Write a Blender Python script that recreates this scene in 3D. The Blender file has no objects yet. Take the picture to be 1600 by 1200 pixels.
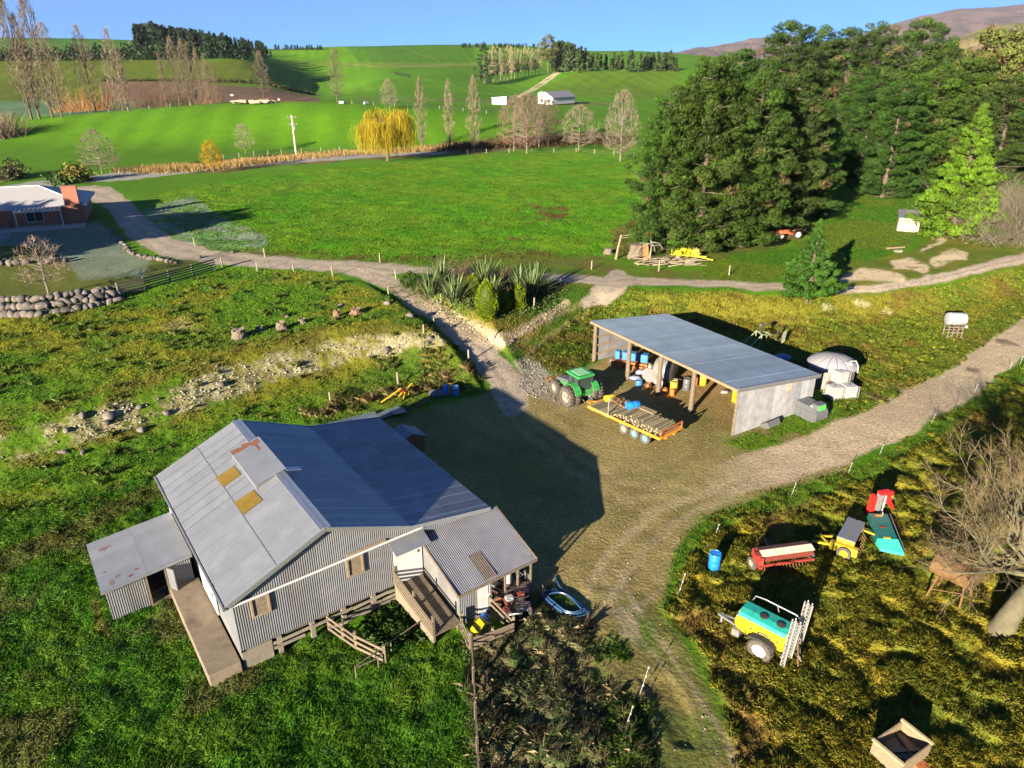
import bpy, math, random
import numpy as np
from mathutils import Vector, Matrix
sc = bpy.context.scene
COL = sc.collection
R = math.radians
random.seed(7)
rng = np.random.default_rng(11)

# ------------------------------------------------------------------ camera
H = 24.0
F = 1109.0
PITCH = math.atan2(500.0, F)
SP, CP = math.sin(PITCH), math.cos(PITCH)
cd = bpy.data.cameras.new("camera")
cd.sensor_width = 36.0
cd.lens = F / 1600 * 36
cd.clip_start = 0.5
cd.clip_end = 30000
cam = bpy.data.objects.new("camera", cd)
COL.objects.link(cam)
cam.location = (0, 0, H)
cam.rotation_euler = (math.pi / 2 - PITCH, 0, 0)
sc.camera = cam

# ------------------------------------------------------------------ light
SUN_AZ, SUN_EL = 212.0, 14.6      # the sun stands behind the camera, to the left
w = bpy.data.worlds.new("World")
sc.world = w
w.use_nodes = True
nt = w.node_tree
bg = nt.nodes["Background"]
sky = nt.nodes.new("ShaderNodeTexSky")
sky.sky_type = 'NISHITA'
sky.sun_disc = False
sky.sun_elevation = R(SUN_EL)
sky.sun_rotation = R(SUN_AZ)
sky.altitude = 300
sky.air_density = 1.0
sky.dust_density = 0.3
sky.ozone_density = 4.5
tcw = nt.nodes.new("ShaderNodeTexCoord")
mpw = nt.nodes.new("ShaderNodeMapping")            # a clear, deep winter sky: the dome is read a little above the horizon's milky band
mpw.inputs['Location'].default_value = (0, 0, .22)
mpw.inputs['Scale'].default_value = (1, 1, 1.7)
nt.links.new(tcw.outputs['Generated'], mpw.inputs[0]); nt.links.new(mpw.outputs[0], sky.inputs[0])
tint = nt.nodes.new("ShaderNodeVectorMath"); tint.operation = 'MULTIPLY'
tint.inputs[1].default_value = (.62, 1.01, 1.34)
nt.links.new(sky.outputs[0], tint.inputs[0]); nt.links.new(tint.outputs[0], bg.inputs[0])
bg.inputs[1].default_value = 0.05
sd = bpy.data.lights.new("sun", 'SUN')
sd.energy = 5.0
sd.angle = R(0.5)
sd.color = (1.0, 0.86, 0.66)
sun = bpy.data.objects.new("sun", sd)
COL.objects.link(sun)
_sv = Vector((math.sin(R(SUN_AZ)) * math.cos(R(SUN_EL)), math.cos(R(SUN_AZ)) * math.cos(R(SUN_EL)), math.sin(R(SUN_EL))))
sun.rotation_euler = _sv.to_track_quat('Z', 'Y').to_euler()
sc.view_settings.view_transform = 'Standard'
sc.view_settings.look = 'None'
sc.view_settings.exposure = 2.05
sc.view_settings.gamma = 1.0
try:
    sc.cycles.max_bounces = 6
    sc.cycles.diffuse_bounces = 3
    sc.cycles.glossy_bounces = 3
    sc.cycles.transmission_bounces = 4
    sc.cycles.transparent_max_bounces = 6
except Exception:
    pass

# ------------------------------------------------------------------ noise
def _hash(ix, iy, seed):
    h = (ix.astype(np.int64) * 374761393 + iy.astype(np.int64) * 668265263 + seed * 1442695040888963) & 0x7fffffff
    h = ((h ^ (h >> 13)) * 1274126177) & 0x7fffffff
    h = (h ^ (h >> 16)) & 0xffff
    return h / 65535.0

def vnoise(x, y, seed=0):
    ix = np.floor(x); iy = np.floor(y)
    fx = x - ix; fy = y - iy
    fx = fx * fx * (3 - 2 * fx); fy = fy * fy * (3 - 2 * fy)
    a = _hash(ix, iy, seed); b = _hash(ix + 1, iy, seed)
    c = _hash(ix, iy + 1, seed); d = _hash(ix + 1, iy + 1, seed)
    return (a * (1 - fx) + b * fx) * (1 - fy) + (c * (1 - fx) + d * fx) * fy

def fbm(x, y, scale, seed=0, oct=4, gain=0.5):
    t = 0; s = 0; amp = 1.0
    x = np.asarray(x, float) / scale; y = np.asarray(y, float) / scale
    for o in range(oct):
        t = t + amp * vnoise(x + 17.3 * o, y - 9.1 * o, seed + o); s += amp
        amp *= gain; x = x * 2.03 + 0.3 * y; y = y * 2.03 - 0.3 * x / 2.03
    return t / s

def sstep(a, b, x):
    t = np.clip((x - a) / (b - a), 0, 1)
    return t * t * (3 - 2 * t)

# ------------------------------------------------------------------ pixel <-> world
def ray(px, py):
    a = (np.asarray(px, float) - 800) / F
    b = (600 - np.asarray(py, float)) / F
    return a, b * SP + CP, b * CP - SP

def proj(x, y, z):
    f = y * CP - (z - H) * SP
    u = y * SP + (z - H) * CP
    f = np.maximum(f, 0.1)
    return 800 + F * x / f, 600 - F * u / f

def flat(px, py, z=0.0):
    a, by, bz = ray(px, py)
    t = (z - H) / bz
    return a * t, by * t

def seg_dist(x, y, pts):
    """distance to a polyline, with the fractional index of the nearest point"""
    best = np.full(x.shape, 1e9); bi = np.zeros(x.shape)
    for i in range(len(pts) - 1):
        ax, ay = pts[i][:2]; bx, by = pts[i + 1][:2]
        dx, dy = bx - ax, by - ay
        L = dx * dx + dy * dy + 1e-9
        t = np.clip(((x - ax) * dx + (y - ay) * dy) / L, 0, 1)
        d = np.hypot(x - ax - t * dx, y - ay - t * dy)
        m = d < best
        best = np.where(m, d, best); bi = np.where(m, i + t, bi)
    return best, bi

def inside(x, y, poly):
    r = np.zeros(x.shape, bool)
    n = len(poly)
    for i in range(n):
        x0, y0 = poly[i]; x1, y1 = poly[(i + 1) % n]
        if y0 == y1: continue
        c = ((y0 > y) != (y1 > y)) & (x < (x1 - x0) * (y - y0) / (y1 - y0) + x0)
        r ^= c
    return r

def poly_sd(x, y, poly):
    d, _ = seg_dist(x, y, list(poly) + [poly[0]])
    return np.where(inside(x, y, poly), -d, d)

# ------------------------------------------------------------------ the lie of the land
UP = 1.8
TERR = [flat(px, py, 1.0) for px, py in [(-700, 770), (-250, 730), (0, 700), (130, 668), (280, 622), (400, 580), (520, 548), (600, 540), (680, 545), (735, 575), (775, 560),
        (790, 525), (830, 505), (880, 482), (940, 472), (1100, 476), (1240, 480), (1400, 465), (1600, 425), (1900, 370), (2600, 300)]]
TERR = [(float(a), float(b)) for a, b in TERR]
TERR_POLY = TERR + [(900, 2000), (-900, 2000)]
DRV = [(540, 420, 1.8), (600, 440, 1.65), (660, 478, 1.3), (710, 515, .85), (750, 548, .4), (785, 590, .05), (800, 640, 0.0)]
DRV = [tuple(float(v) for v in flat(a, b, z)) + (z,) for a, b, z in DRV]

TY = np.array([150, 190, 225, 270, 320, 400, 500, 600, 750, 900, 1150, 1600, 2300.])
TX = np.array([-400, -200, 0, 100, 200, 300, 400, 500, 600, 700, 800, 900, 1000, 1100, 1300, 1600, 1900.])
TU = (TX - 800) / F / 1.07
_tab = [None, None, None,
  [192, 190, 186, 180, 175, 168, 163, 161, 166, 173, 184, 192, 197, 202, 206, 206, 206],
  [180, 180, 179, 174, 169, 166, 164, 159, 158, 161, 166, 173, 180, 190, 196, 196, 196],
  [161, 160, 157, 156, 156, 156, 157, 152, 146, 148, 152, 155, 160, 172, 185, 185, 185],
  [128, 128, 126, 126, 126, 126, 133, 151, 131, 133, 142, 138, 138, 150, 172, 172, 172],
  [95, 95, 94, 94, 94, 94, 97, 143, 119, 118, 126, 111, 109, 111, 150, 160, 160],
  [85, 85, 85, 85, 85, 84, 85, 112, 99, 99, 106, 113, 113, 114, 140, 150, 150],
  [58, 58, 59, 60, 62, 68, 84, 75, 72, 70, 73, 86, 90, 96, 115, 130, 130],
  [66, 66, 66, 66, 68, 72, 74, 80, 80, 78, 72, 79, 80, 88, 100, 110, 110],
  [85, 85, 85, 85, 85, 85, 85, 85, 85, 84, 84, 84, 86, 92, 100, 104, 104],
  [92, 92, 92, 92, 92, 92, 92, 92, 92, 92, 92, 92, 92, 96, 100, 102, 102]]
TZ = np.zeros((len(TY), len(TX)))
for i, row in enumerate(_tab):
    if row is None:
        TZ[i] = UP
    else:
        _, by, bz = ray(np.zeros(len(TX)), np.array(row, float))
        TZ[i] = H + TY[i] * bz / by
LTY = np.log(TY)

def _cr(p0, p1, p2, p3, t):
    return 0.5 * (2 * p1 + (p2 - p0) * t + (2 * p0 - 5 * p1 + 4 * p2 - p3) * t * t + (3 * p1 - p0 - 3 * p2 + p3) * t ** 3)

def far_z(x, y):
    u = x / np.maximum(y, 1)
    fi = np.interp(np.log(np.maximum(y, 1)), LTY, np.arange(len(TY)))
    fj = np.interp(u, TU, np.arange(len(TX)))
    i = np.clip(np.floor(fi).astype(int), 0, len(TY) - 2); j = np.clip(np.floor(fj).astype(int), 0, len(TX) - 2)
    ti = fi - i; tj = fj - j
    rows = []
    for k in (-1, 0, 1, 2):
        ii = np.clip(i + k, 0, len(TY) - 1)
        c = [TZ[ii, np.clip(j + m, 0, len(TX) - 1)] for m in (-1, 0, 1, 2)]
        rows.append(_cr(*c, tj))
    return _cr(*rows, ti)

def hz(x, y):
    x = np.asarray(x, float); y = np.asarray(y, float)
    sh = x.shape
    x = x.ravel(); y = y.ravel()
    z = np.full(x.shape, UP)
    m = y < 175
    if m.any():
        xm, ym = x[m], y[m]
        d, _ = seg_dist(xm, ym, TERR)
        s = np.where(inside(xm, ym, TERR_POLY), d, -d)
        zz = UP * sstep(-3.4, 3.4, s)
        zz = zz + 0.25 * (fbm(xm, ym, 9.0, 5, 3) - .5) * sstep(0, 6, s)
        dd, bi = seg_dist(xm, ym, DRV)
        zr = np.interp(bi, np.arange(len(DRV)), [p[2] for p in DRV])
        cut = zr + np.maximum(0, dd - 1.9) * 0.95
        zz = np.where(dd < 8, np.minimum(zz, cut), zz)
        z[m] = zz
    m = y > 150
    if m.any():
        k = sstep(150, 215, y[m])
        z[m] = z[m] * (1 - k) + far_z(x[m], y[m]) * k
    return z.reshape(sh)

_TS = np.exp(np.linspace(math.log(12), math.log(3000), 1500))
def Gs(pts):
    """pixels -> points on the land"""
    out = []
    for px, py in pts:
        a, by, bz = ray(px, py)
        x = a * _TS; y = by * _TS; z = H + bz * _TS
        d = z - hz(x, y)
        idx = np.nonzero(d < 0)[0]
        if len(idx) == 0:
            k = len(_TS) - 1; f = 0
        else:
            k = max(idx[0], 1); f = d[k - 1] / (d[k - 1] - d[k])
        t = _TS[k - 1] * (1 - f) + _TS[k] * f
        out.append(Vector((float(a * t), float(by * t), float(H + bz * t))))
    return out
def G(px, py):
    return Gs([(px, py)])[0]
def up_at(p, px, py):
    """height above ground point p where the ray through a pixel passes the vertical through p"""
    a, by, bz = ray(px, py)
    t = p.y / by
    return float(H + bz * t - p.z)
def at_z(px, py, z):
    x, y = flat(px, py, z)
    return Vector((float(x), float(y), z))

# ------------------------------------------------------------------ meshes
def set_attr(me, cols):
    at = me.color_attributes.new("Col", 'FLOAT_COLOR', 'POINT')
    c = np.ones((len(cols), 4), np.float32); c[:, :3] = cols
    at.data.foreach_set("color", c.ravel())

SUNV = np.array([math.sin(R(SUN_AZ)) * math.cos(R(SUN_EL)), math.cos(R(SUN_AZ)) * math.cos(R(SUN_EL)), math.sin(R(SUN_EL))])
def face_sun(v, f):
    """turn each face's front to the lit side"""
    a = v[f[:, 0]]; n = np.cross(v[f[:, 1]] - a, v[f[:, 2]] - a)
    fl = (n @ SUNV) < 0
    f = f.copy(); f[fl] = f[fl][:, ::-1]
    return f

def mesh_np(name, v, f, mat=None, cols=None, smooth=False, nrm=None):
    """v (N,3); f (M,k) constant k"""
    v = np.asarray(v, np.float32); f = np.asarray(f, np.int32)
    if nrm is not None: f = face_sun(v, f); smooth = True
    me = bpy.data.meshes.new(name)
    k = f.shape[1]
    me.vertices.add(len(v)); me.vertices.foreach_set("co", v.ravel())
    me.loops.add(f.size); me.loops.foreach_set("vertex_index", f.ravel())
    me.polygons.add(len(f)); me.polygons.foreach_set("loop_start", np.arange(0, f.size, k, dtype=np.int32))
    try:
        me.polygons.foreach_set("loop_total", np.full(len(f), k, np.int32))
    except Exception:
        pass
    if smooth:
        me.polygons.foreach_set("use_smooth", np.ones(len(f), bool))
    if cols is not None: set_attr(me, cols)
    me.update(calc_edges=True)
    if nrm is not None: me.normals_split_custom_set_from_vertices(np.asarray(nrm, np.float32))
    if mat: me.materials.append(mat)
    return me

def link(name, me, parent=None, loc=None, rz=0.0):
    o = bpy.data.objects.new(name, me)
    COL.objects.link(o)
    if parent: o.parent = parent
    if loc is not None: o.location = loc
    if rz: o.rotation_euler = (0, 0, rz)
    return o

def tag(o, label=None, cat=None, group=None, kind=None):
    if label: o["label"] = label
    if cat: o["category"] = cat
    if group: o["group"] = group
    if kind: o["kind"] = kind
    return o

def thing(name, label, cat, loc=(0, 0, 0), rz=0.0, group=None):
    o = bpy.data.objects.new(name, None)
    o.empty_display_size = 0.3
    COL.objects.link(o)
    o.location = loc; o.rotation_euler = (0, 0, rz)
    return tag(o, label, cat, group)

def kids(o):
    return [c for c in bpy.data.objects if c.parent == o]

def dup(root, loc, rz=None, label=None, scale=None, group=None):
    def rec(o, par):
        c = o.copy(); COL.objects.link(c)
        if par is not None: c.parent = par
        for k in kids(o): rec(k, c)
        return c
    r = rec(root, None)
    r.location = loc
    if rz is not None: r.rotation_euler = (0, 0, rz)
    if scale is not None: r.scale = scale if hasattr(scale, '__len__') else (scale,) * 3
    if label: r["label"] = label
    if group: r["group"] = group
    return r

class MB:
    def __init__(s): s.v = []; s.f = []; s.c = []; s.col = (1, 1, 1)
    def add(s, vs, fs):
        n = len(s.v)
        s.v += [tuple(p) for p in vs]; s.c += [s.col] * len(vs)
        s.f += [tuple(i + n for i in q) for q in fs]
        return s
    def box(s, c, d, rz=0.0, m=None, bev=0.0):
        """centre, full size; optional chamfer of the vertical & top edges"""
        hx, hy, hh = d[0] / 2, d[1] / 2, d[2] / 2
        if bev <= 0:
            pts = [(x, y, z) for z in (-hh, hh) for x, y in ((-hx, -hy), (hx, -hy), (hx, hy), (-hx, hy))]
            fs = [(3, 2, 1, 0), (4, 5, 6, 7), (0, 1, 5, 4), (1, 2, 6, 5), (2, 3, 7, 6), (3, 0, 4, 7)]
        else:
            b = min(bev, hx * .9, hy * .9, hh * .9)
            def ring(ix, iy, z): return [(-hx + ix, -hy + b + iy - ix if 0 else -hy + b, z)]
            def octo(i, z):
                X, Y = hx - i, hy - i
                return [(-X + b, -Y, z), (X - b, -Y, z), (X, -Y + b, z), (X, Y - b, z), (X - b, Y, z), (-X + b, Y, z), (-X, Y - b, z), (-X, -Y + b, z)]
            pts = octo(b * .7, -hh) + octo(0, -hh + b) + octo(0, hh - b) + octo(b * .7, hh)
            fs = [tuple(range(7, -1, -1)), tuple(range(24, 32))]
            for k in range(3):
                for i in range(8):
                    j = (i + 1) % 8
                    fs.append((k * 8 + i, k * 8 + j, k * 8 + 8 + j, k * 8 + 8 + i))
        M = Matrix.Rotation(rz, 4, 'Z') if m is None else m
        c = Vector(c)
        return s.add([M @ Vector(p) + c if m is None else m @ Vector(p) + c for p in pts], fs)
    def bar(s, a, b, w, h=None, up=(0, 0, 1)):
        """rectangular bar from a to b"""
        h = w if h is None else h
        a, b = Vector(a), Vector(b)
        d = (b - a)
        if d.length < 1e-6: return s
        d.normalize()
        upv = Vector(up)
        if abs(d.dot(upv)) > .98: upv = Vector((1, 0, 0))
        sx = d.cross(upv).normalized() * (w / 2); sy = sx.cross(d).normalized() * (h / 2)
        vs = [p + sx * i + sy * j for p in (a, b) for i, j in ((-1, -1), (1, -1), (1, 1), (-1, 1))]
        return s.add(vs, [(3, 2, 1, 0), (4, 5, 6, 7), (0, 1, 5, 4), (1, 2, 6, 5), (2, 3, 7, 6), (3, 0, 4, 7)])
    def tube(s, pts, r, n=8, caps=True):
        pts = [Vector(p) for p in pts]
        rs = r if hasattr(r, '__len__') else [r] * len(pts)
        base = len(s.v); up = None
        for i, p in enumerate(pts):
            d = (pts[min(i + 1, len(pts) - 1)] - pts[max(i - 1, 0)])
            if d.length < 1e-7: d = Vector((0, 0, 1))
            d.normalize()
            if up is None:
                up = Vector((0, 0, 1)) if abs(d.z) < .9 else Vector((1, 0, 0))
            sx = d.cross(up)
            if sx.length < 1e-4: sx = d.cross(Vector((0.3, 1, 0.2)))
            sx.normalize(); sy = sx.cross(d).normalized(); up = sy
            for k in range(n):
                a = 2 * math.pi * k / n
                s.v.append(tuple(p + (sx * math.cos(a) + sy * math.sin(a)) * rs[i])); s.c.append(s.col)
        for i in range(len(pts) - 1):
            for k in range(n):
                j = (k + 1) % n
                s.f.append((base + i * n + k, base + i * n + j, base + (i + 1) * n + j, base + (i + 1) * n + k))
        if caps:
            s.f.append(tuple(base + k for k in range(n - 1, -1, -1)))
            e = base + (len(pts) - 1) * n
            s.f.append(tuple(e + k for k in range(n)))
        return s
    def lathe(s, prof, n=16, c=(0, 0, 0), axis='z'):
        """profile of (radius, height)"""
        base = len(s.v); c = Vector(c)
        for r, h in prof:
            for k in range(n):
                a = 2 * math.pi * k / n
                p = (r * math.cos(a), r * math.sin(a), h)
                if axis == 'x': p = (h, p[0], p[1])
                if axis == 'y': p = (p[1], h, p[0])
                s.v.append(tuple(Vector(p) + c)); s.c.append(s.col)
        for i in range(len(prof) - 1):
            for k in range(n):
                j = (k + 1) % n
                s.f.append((base + i * n + k, base + i * n + j, base + (i + 1) * n + j, base + (i + 1) * n + k))
        s.f.append(tuple(base + k for k in range(n - 1, -1, -1)))
        e = base + (len(prof) - 1) * n
        s.f.append(tuple(e + k for k in range(n)))
        return s
    def prism(s, poly, a, b, plane='xz'):
        """polygon extruded between a and b along the axis left out of plane"""
        def P(u, v, t):
            return (u, t, v) if plane == 'xz' else (u, v, t) if plane == 'xy' else (t, u, v)
        n = len(poly)
        vs = [P(u, v, a) for u, v in poly] + [P(u, v, b) for u, v in poly]
        return s.add(vs, [tuple(range(n)), tuple(range(2 * n - 1, n - 1, -1))] + [(i, i + n, (i + 1) % n + n, (i + 1) % n) for i in range(n)])
    def plate(s, quad, th):
        """four corners thickened along the normal"""
        q = [Vector(p) for p in quad]
        n = (q[1] - q[0]).cross(q[3] - q[0]).normalized() * th
        return s.add(q + [p - n for p in q], [(0, 1, 2, 3), (7, 6, 5, 4)] + [(i, i + 4, (i + 1) % 4 + 4, (i + 1) % 4) for i in range(4)])
    def corr(s, A, B, C, D, pitch=0.1, amp=0.014, th=0.0, sheet=0.8, rnd=None, jit=.1, rows=1, seam=0):
        """corrugated sheet: ribs run A->D, waves across A->B; each sheet its own tone"""
        A, B, C, D = map(Vector, (A, B, C, D))
        n = (B - A).cross(D - A).normalized()
        L = max((B - A).length, (C - D).length)
        N = max(4, int(L / pitch * 4))
        rnd = rnd or random
        base = s.col
        for r in range(rows):
            r0, r1 = r / rows, (r + 1) / rows
            last = -1; tone = base; ring = []
            for i in range(N + 1):
                t = i / N
                sh = int(t * L / sheet)
                o = n * (amp * math.sin(2 * math.pi * t * L / pitch) - r * .004)
                p = A.lerp(B, t); q = D.lerp(C, t)
                if sh != last and i < N:
                    last = sh
                    k = 1 + rnd.uniform(-jit, jit)
                    tone = tuple(c * k for c in base)
                    if ring:
                        s._strip(ring)
                        if seam:
                            s._strip([(ring[-1][0] + n * .004, ring[-1][1] + n * .004, tuple(c * seam for c in tone)), (p.lerp(q, r0) + o + (B - A).normalized() * .03 + n * .006, p.lerp(q, r1) + o + (B - A).normalized() * .03 + n * .006, tuple(c * seam for c in tone))])
                        ring = [(ring[-1][0], ring[-1][1], tone)]
                ring.append((p.lerp(q, r0) + o, p.lerp(q, r1) + o, tone))
            s._strip(ring)
        s.col = base
        return s
    def _strip(s, ring):
        b = len(s.v)
        for p, q, t in ring:
            s.v += [tuple(p), tuple(q)]; s.c += [t, t]
        for i in range(len(ring) - 1):
            s.f.append((b + 2 * i, b + 2 * i + 2, b + 2 * i + 3, b + 2 * i + 1))
    def ball(s, c, r, n=10, m=7, jit=0.0, rnd=None):
        c = Vector(c); r = r if hasattr(r, '__len__') else (r, r, r)
        rnd = rnd or random
        base = len(s.v)
        for i in range(m + 1):
            th = math.pi * i / m
            for k in range(n):
                a = 2 * math.pi * k / n
                j = 1 + (rnd.uniform(-jit, jit) if jit else 0)
                s.v.append((c.x + r[0] * math.sin(th) * math.cos(a) * j, c.y + r[1] * math.sin(th) * math.sin(a) * j, c.z + r[2] * math.cos(th) * j)); s.c.append(s.col)
        for i in range(m):
            for k in range(n):
                j = (k + 1) % n
                s.f.append((base + i * n + k, base + (i + 1) * n + k, base + (i + 1) * n + j, base + i * n + j))
        return s
    def build(s, name, mat, parent=None, smooth=False, loc=None, rz=0.0):
        me = bpy.data.meshes.new(name)
        me.from_pydata(s.v, [], s.f)
        set_attr(me, np.array(s.c, np.float32).reshape(-1, 3))
        if smooth:
            me.polygons.foreach_set("use_smooth", np.ones(len(me.polygons), bool))
            try: me.set_sharp_from_angle(angle=R(38))
            except Exception: pass
        me.materials.append(mat)
        me.update()
        return link(name, me, parent, loc, rz)

# ------------------------------------------------------------------ materials
_mats = {}
def mat(name, col, rough=0.6, metal=0.0, var=0.15, scale=3.0, bump=0.0, bscale=None, vcol=True, spec=0.5, dirt=None, dirt_amt=0.5, dscale=1.2, coat=0.0):
    """Principled with a procedural mottle, optional dirt patches and bump; times the mesh's own tone."""
    if name in _mats: return _mats[name]
    m = bpy.data.materials.new(name); m.use_nodes = True
    t = m.node_tree; N = t.nodes; L = t.links
    b = N["Principled BSDF"]
    b.inputs["Roughness"].default_value = rough
    b.inputs["Metallic"].default_value = metal
    b.inputs["Specular IOR Level"].default_value = spec
    if coat: b.inputs["Coat Weight"].default_value = coat
    tc = N.new("ShaderNodeTexCoord")
    nz = N.new("ShaderNodeTexNoise"); nz.inputs["Scale"].default_value = scale; nz.inputs["Detail"].default_value = 5
    L.new(tc.outputs["Object"], nz.inputs["Vector"])
    rp = N.new("ShaderNodeMapRange")
    rp.inputs[1].default_value = 0.25; rp.inputs[2].default_value = 0.75
    rp.inputs[3].default_value = 1 - var; rp.inputs[4].default_value = 1 + var
    L.new(nz.outputs["Fac"], rp.inputs[0])
    mx = N.new("ShaderNodeVectorMath"); mx.operation = 'SCALE'
    L.new(rp.outputs[0], mx.inputs["Scale"])
    src = None
    if vcol:
        at = N.new("ShaderNodeAttribute"); at.attribute_name = "Col"
        mu = N.new("ShaderNodeVectorMath"); mu.operation = 'MULTIPLY'
        mu.inputs[1].default_value = col[:3]
        L.new(at.outputs["Color"], mu.inputs[0]); src = mu.outputs[0]
        L.new(src, mx.inputs[0])
    else:
        mx.inputs[0].default_value = col[:3]
    out = mx.outputs[0]
    if dirt:
        n2 = N.new("ShaderNodeTexNoise"); n2.inputs["Scale"].default_value = dscale; n2.inputs["Detail"].default_value = 8; n2.inputs["Roughness"].default_value = .7
        L.new(tc.outputs["Object"], n2.inputs["Vector"])
        r2 = N.new("ShaderNodeMapRange"); r2.inputs[1].default_value = .52; r2.inputs[2].default_value = .72; r2.inputs[4].default_value = dirt_amt
        L.new(n2.outputs["Fac"], r2.inputs[0])
        mm = N.new("ShaderNodeMix"); mm.data_type = 'RGBA'
        L.new(r2.outputs[0], mm.inputs[0]); L.new(out, mm.inputs[6]); mm.inputs[7].default_value = (*dirt, 1)
        out = mm.outputs[2]
    L.new(out, b.inputs["Base Color"])
    if bump:
        bn = N.new("ShaderNodeBump"); bn.inputs["Strength"].default_value = 1; bn.inputs["Distance"].default_value = bump
        n3 = N.new("ShaderNodeTexNoise"); n3.inputs["Scale"].default_value = bscale or scale * 4; n3.inputs["Detail"].default_value = 6
        L.new(tc.outputs["Object"], n3.inputs["Vector"]); L.new(n3.outputs["Fac"], bn.inputs["Height"]); L.new(bn.outputs[0], b.inputs["Normal"])
    _mats[name] = m
    return m

def leaf_mat(name, trans=0.25, rough=0.6):
    """foliage: the mesh's own tone, some light passing through"""
    if name in _mats: return _mats[name]
    m = bpy.data.materials.new(name); m.use_nodes = True
    t = m.node_tree; N = t.nodes; L = t.links
    b = N["Principled BSDF"]; b.inputs["Roughness"].default_value = rough; b.inputs["Specular IOR Level"].default_value = .2
    at = N.new("ShaderNodeAttribute"); at.attribute_name = "Col"
    oi = N.new("ShaderNodeObjectInfo")
    mr = N.new("ShaderNodeMapRange"); mr.inputs[3].default_value = .82; mr.inputs[4].default_value = 1.18
    L.new(oi.outputs["Random"], mr.inputs[0])
    sc_ = N.new("ShaderNodeVectorMath"); sc_.operation = 'SCALE'
    L.new(at.outputs["Color"], sc_.inputs[0]); L.new(mr.outputs[0], sc_.inputs["Scale"])
    L.new(sc_.outputs[0], b.inputs["Base Color"])
    tr = N.new("ShaderNodeBsdfTranslucent"); L.new(sc_.outputs[0], tr.inputs[0])
    mx = N.new("ShaderNodeMixShader"); mx.inputs[0].default_value = trans
    L.new(b.outputs[0], mx.inputs[1]); L.new(tr.outputs[0], mx.inputs[2])
    L.new(mx.outputs[0], N["Material Output"].inputs[0])
    _mats[name] = m
    return m
# ------------------------------------------------------------------ the ground
NR, NC = 1250, 900
gy = np.exp(np.linspace(math.log(11.0), math.log(2200.0), NR))
gu = np.linspace(-1, 1, NC)
GYY, GUU = np.meshgrid(gy, gu, indexing='ij')
GX = GUU * (GYY * 0.86 + 15)
GY = GYY.copy()
GZ = hz(GX, GY)
PX, PY = proj(GX, GY, GZ)
DIST = np.sqrt(GX ** 2 + GY ** 2 + (GZ - H) ** 2)
_amp = 0.5 * F / DIST
_nw = fbm(GX, GY, 2.6, 31, 4) - .5
_nw2 = fbm(GX, GY, 2.6, 77, 4) - .5
WX = PX + _nw * 2.4 * _amp
WY = PY + _nw2 * 1.5 * _amp
near = GY < 260

def region(poly, soft=1.0, pad=40):
    p = np.array(poly, float)
    m = (WX > p[:, 0].min() - pad) & (WX < p[:, 0].max() + pad) & (WY > p[:, 1].min() - pad) & (WY < p[:, 1].max() + pad)
    out = np.zeros(GX.shape)
    if m.any():
        s = 1.0 + soft * _amp[m] * .45
        out[m] = sstep(s, -s, poly_sd(WX[m], WY[m], poly))
    return out

def stroke(pts, soft=1.0):
    p = np.array(pts, float); hw = p[:, 2].max() + 30
    m = (WX > p[:, 0].min() - hw) & (WX < p[:, 0].max() + hw) & (WY > p[:, 1].min() - hw) & (WY < p[:, 1].max() + hw)
    out = np.zeros(GX.shape)
    if m.any():
        # pixel rows are foreshortened: measure across the ground by stretching y
        k = 1.0
        d, bi = seg_dist(WX[m], WY[m] * k, [(a, b * k) for a, b, _ in pts])
        w_ = np.interp(bi, np.arange(len(pts)), p[:, 2])
        s = 0.6 + soft * _amp[m] * .22
        out[m] = sstep(w_ + s, w_ - s, d)
    return out

def C(*c): return np.array(c, float)
FIELD = C(.066, .165, .005)
alb = np.empty(GX.shape + (3,)); alb[:] = FIELD
def lay(mask, col):
    global alb
    alb = alb * (1 - mask[..., None]) + (col if isinstance(col, np.ndarray) and col.ndim == 3 else np.asarray(col)) * mask[..., None]
def mixc(a, b, t): return np.asarray(a) * (1 - t[..., None]) + np.asarray(b) * t[..., None]

n05 = fbm(GX, GY, .5, 3, 3); n2 = fbm(GX, GY, 2.2, 4, 4); n8 = fbm(GX, GY, 8.0, 6, 4); n40 = fbm(GX, GY, 45.0, 8, 4)

# far fields -------------------------------------------------------
alb *= (0.80 + .4 * n40)[..., None]
lay(region([(-400, 50), (330, 50), (420, 84), (-400, 86)]) * 1, mixc(C(.035, .10, .012), C(.05, .12, .016), n40))
terr = mixc(C(.085, .105, .010), C(.065, .10, .008), sstep(.35, .65, n8))
rows_ = 0.5 + 0.5 * np.sin(GY * 0.9 + GX * .05)
terr = terr * (.86 + .2 * rows_[..., None])
lay(region([(-400, 94), (384, 94), (440, 132), (160, 128), (150, 157), (-400, 158)]), terr)
lay(region([(158, 126), (300, 128), (430, 139), (500, 154), (500, 159), (330, 160), (160, 160)]), mixc(C(.135, .085, .05), C(.10, .066, .042), n8))
lay(region([(-400, 158), (150, 158), (262, 157), (250, 166), (110, 180), (-400, 192)]) * .6, C(.09, .13, .11))
lay(region([(430, 97), (560, 96), (745, 99), (745, 108), (560, 104), (440, 104)]) * .7, C(.085, .135, .016))
lay(region([(540, 68), (740, 69), (745, 97), (560, 97)]) * .6, C(.03, .085, .009))
lay(region([(900, 114), (1062, 110), (1070, 155), (890, 150), (842, 138)]) * .75, mixc(C(.10, .135, .010), C(.06, .13, .008), n8))
lay(stroke([(390, 92, 1.2), (440, 118, 1.2), (500, 150, 1.4)]) * .7, C(.16, .13, .05))
lay(stroke([(540, 100, 1.2), (600, 105, 1), (745, 100, .7)]) * .5, C(.2, .17, .07))
lay(stroke([(628, 72, .6), (652, 84, .7), (680, 92, .8)]) * .6, C(.14, .15, .05))
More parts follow.
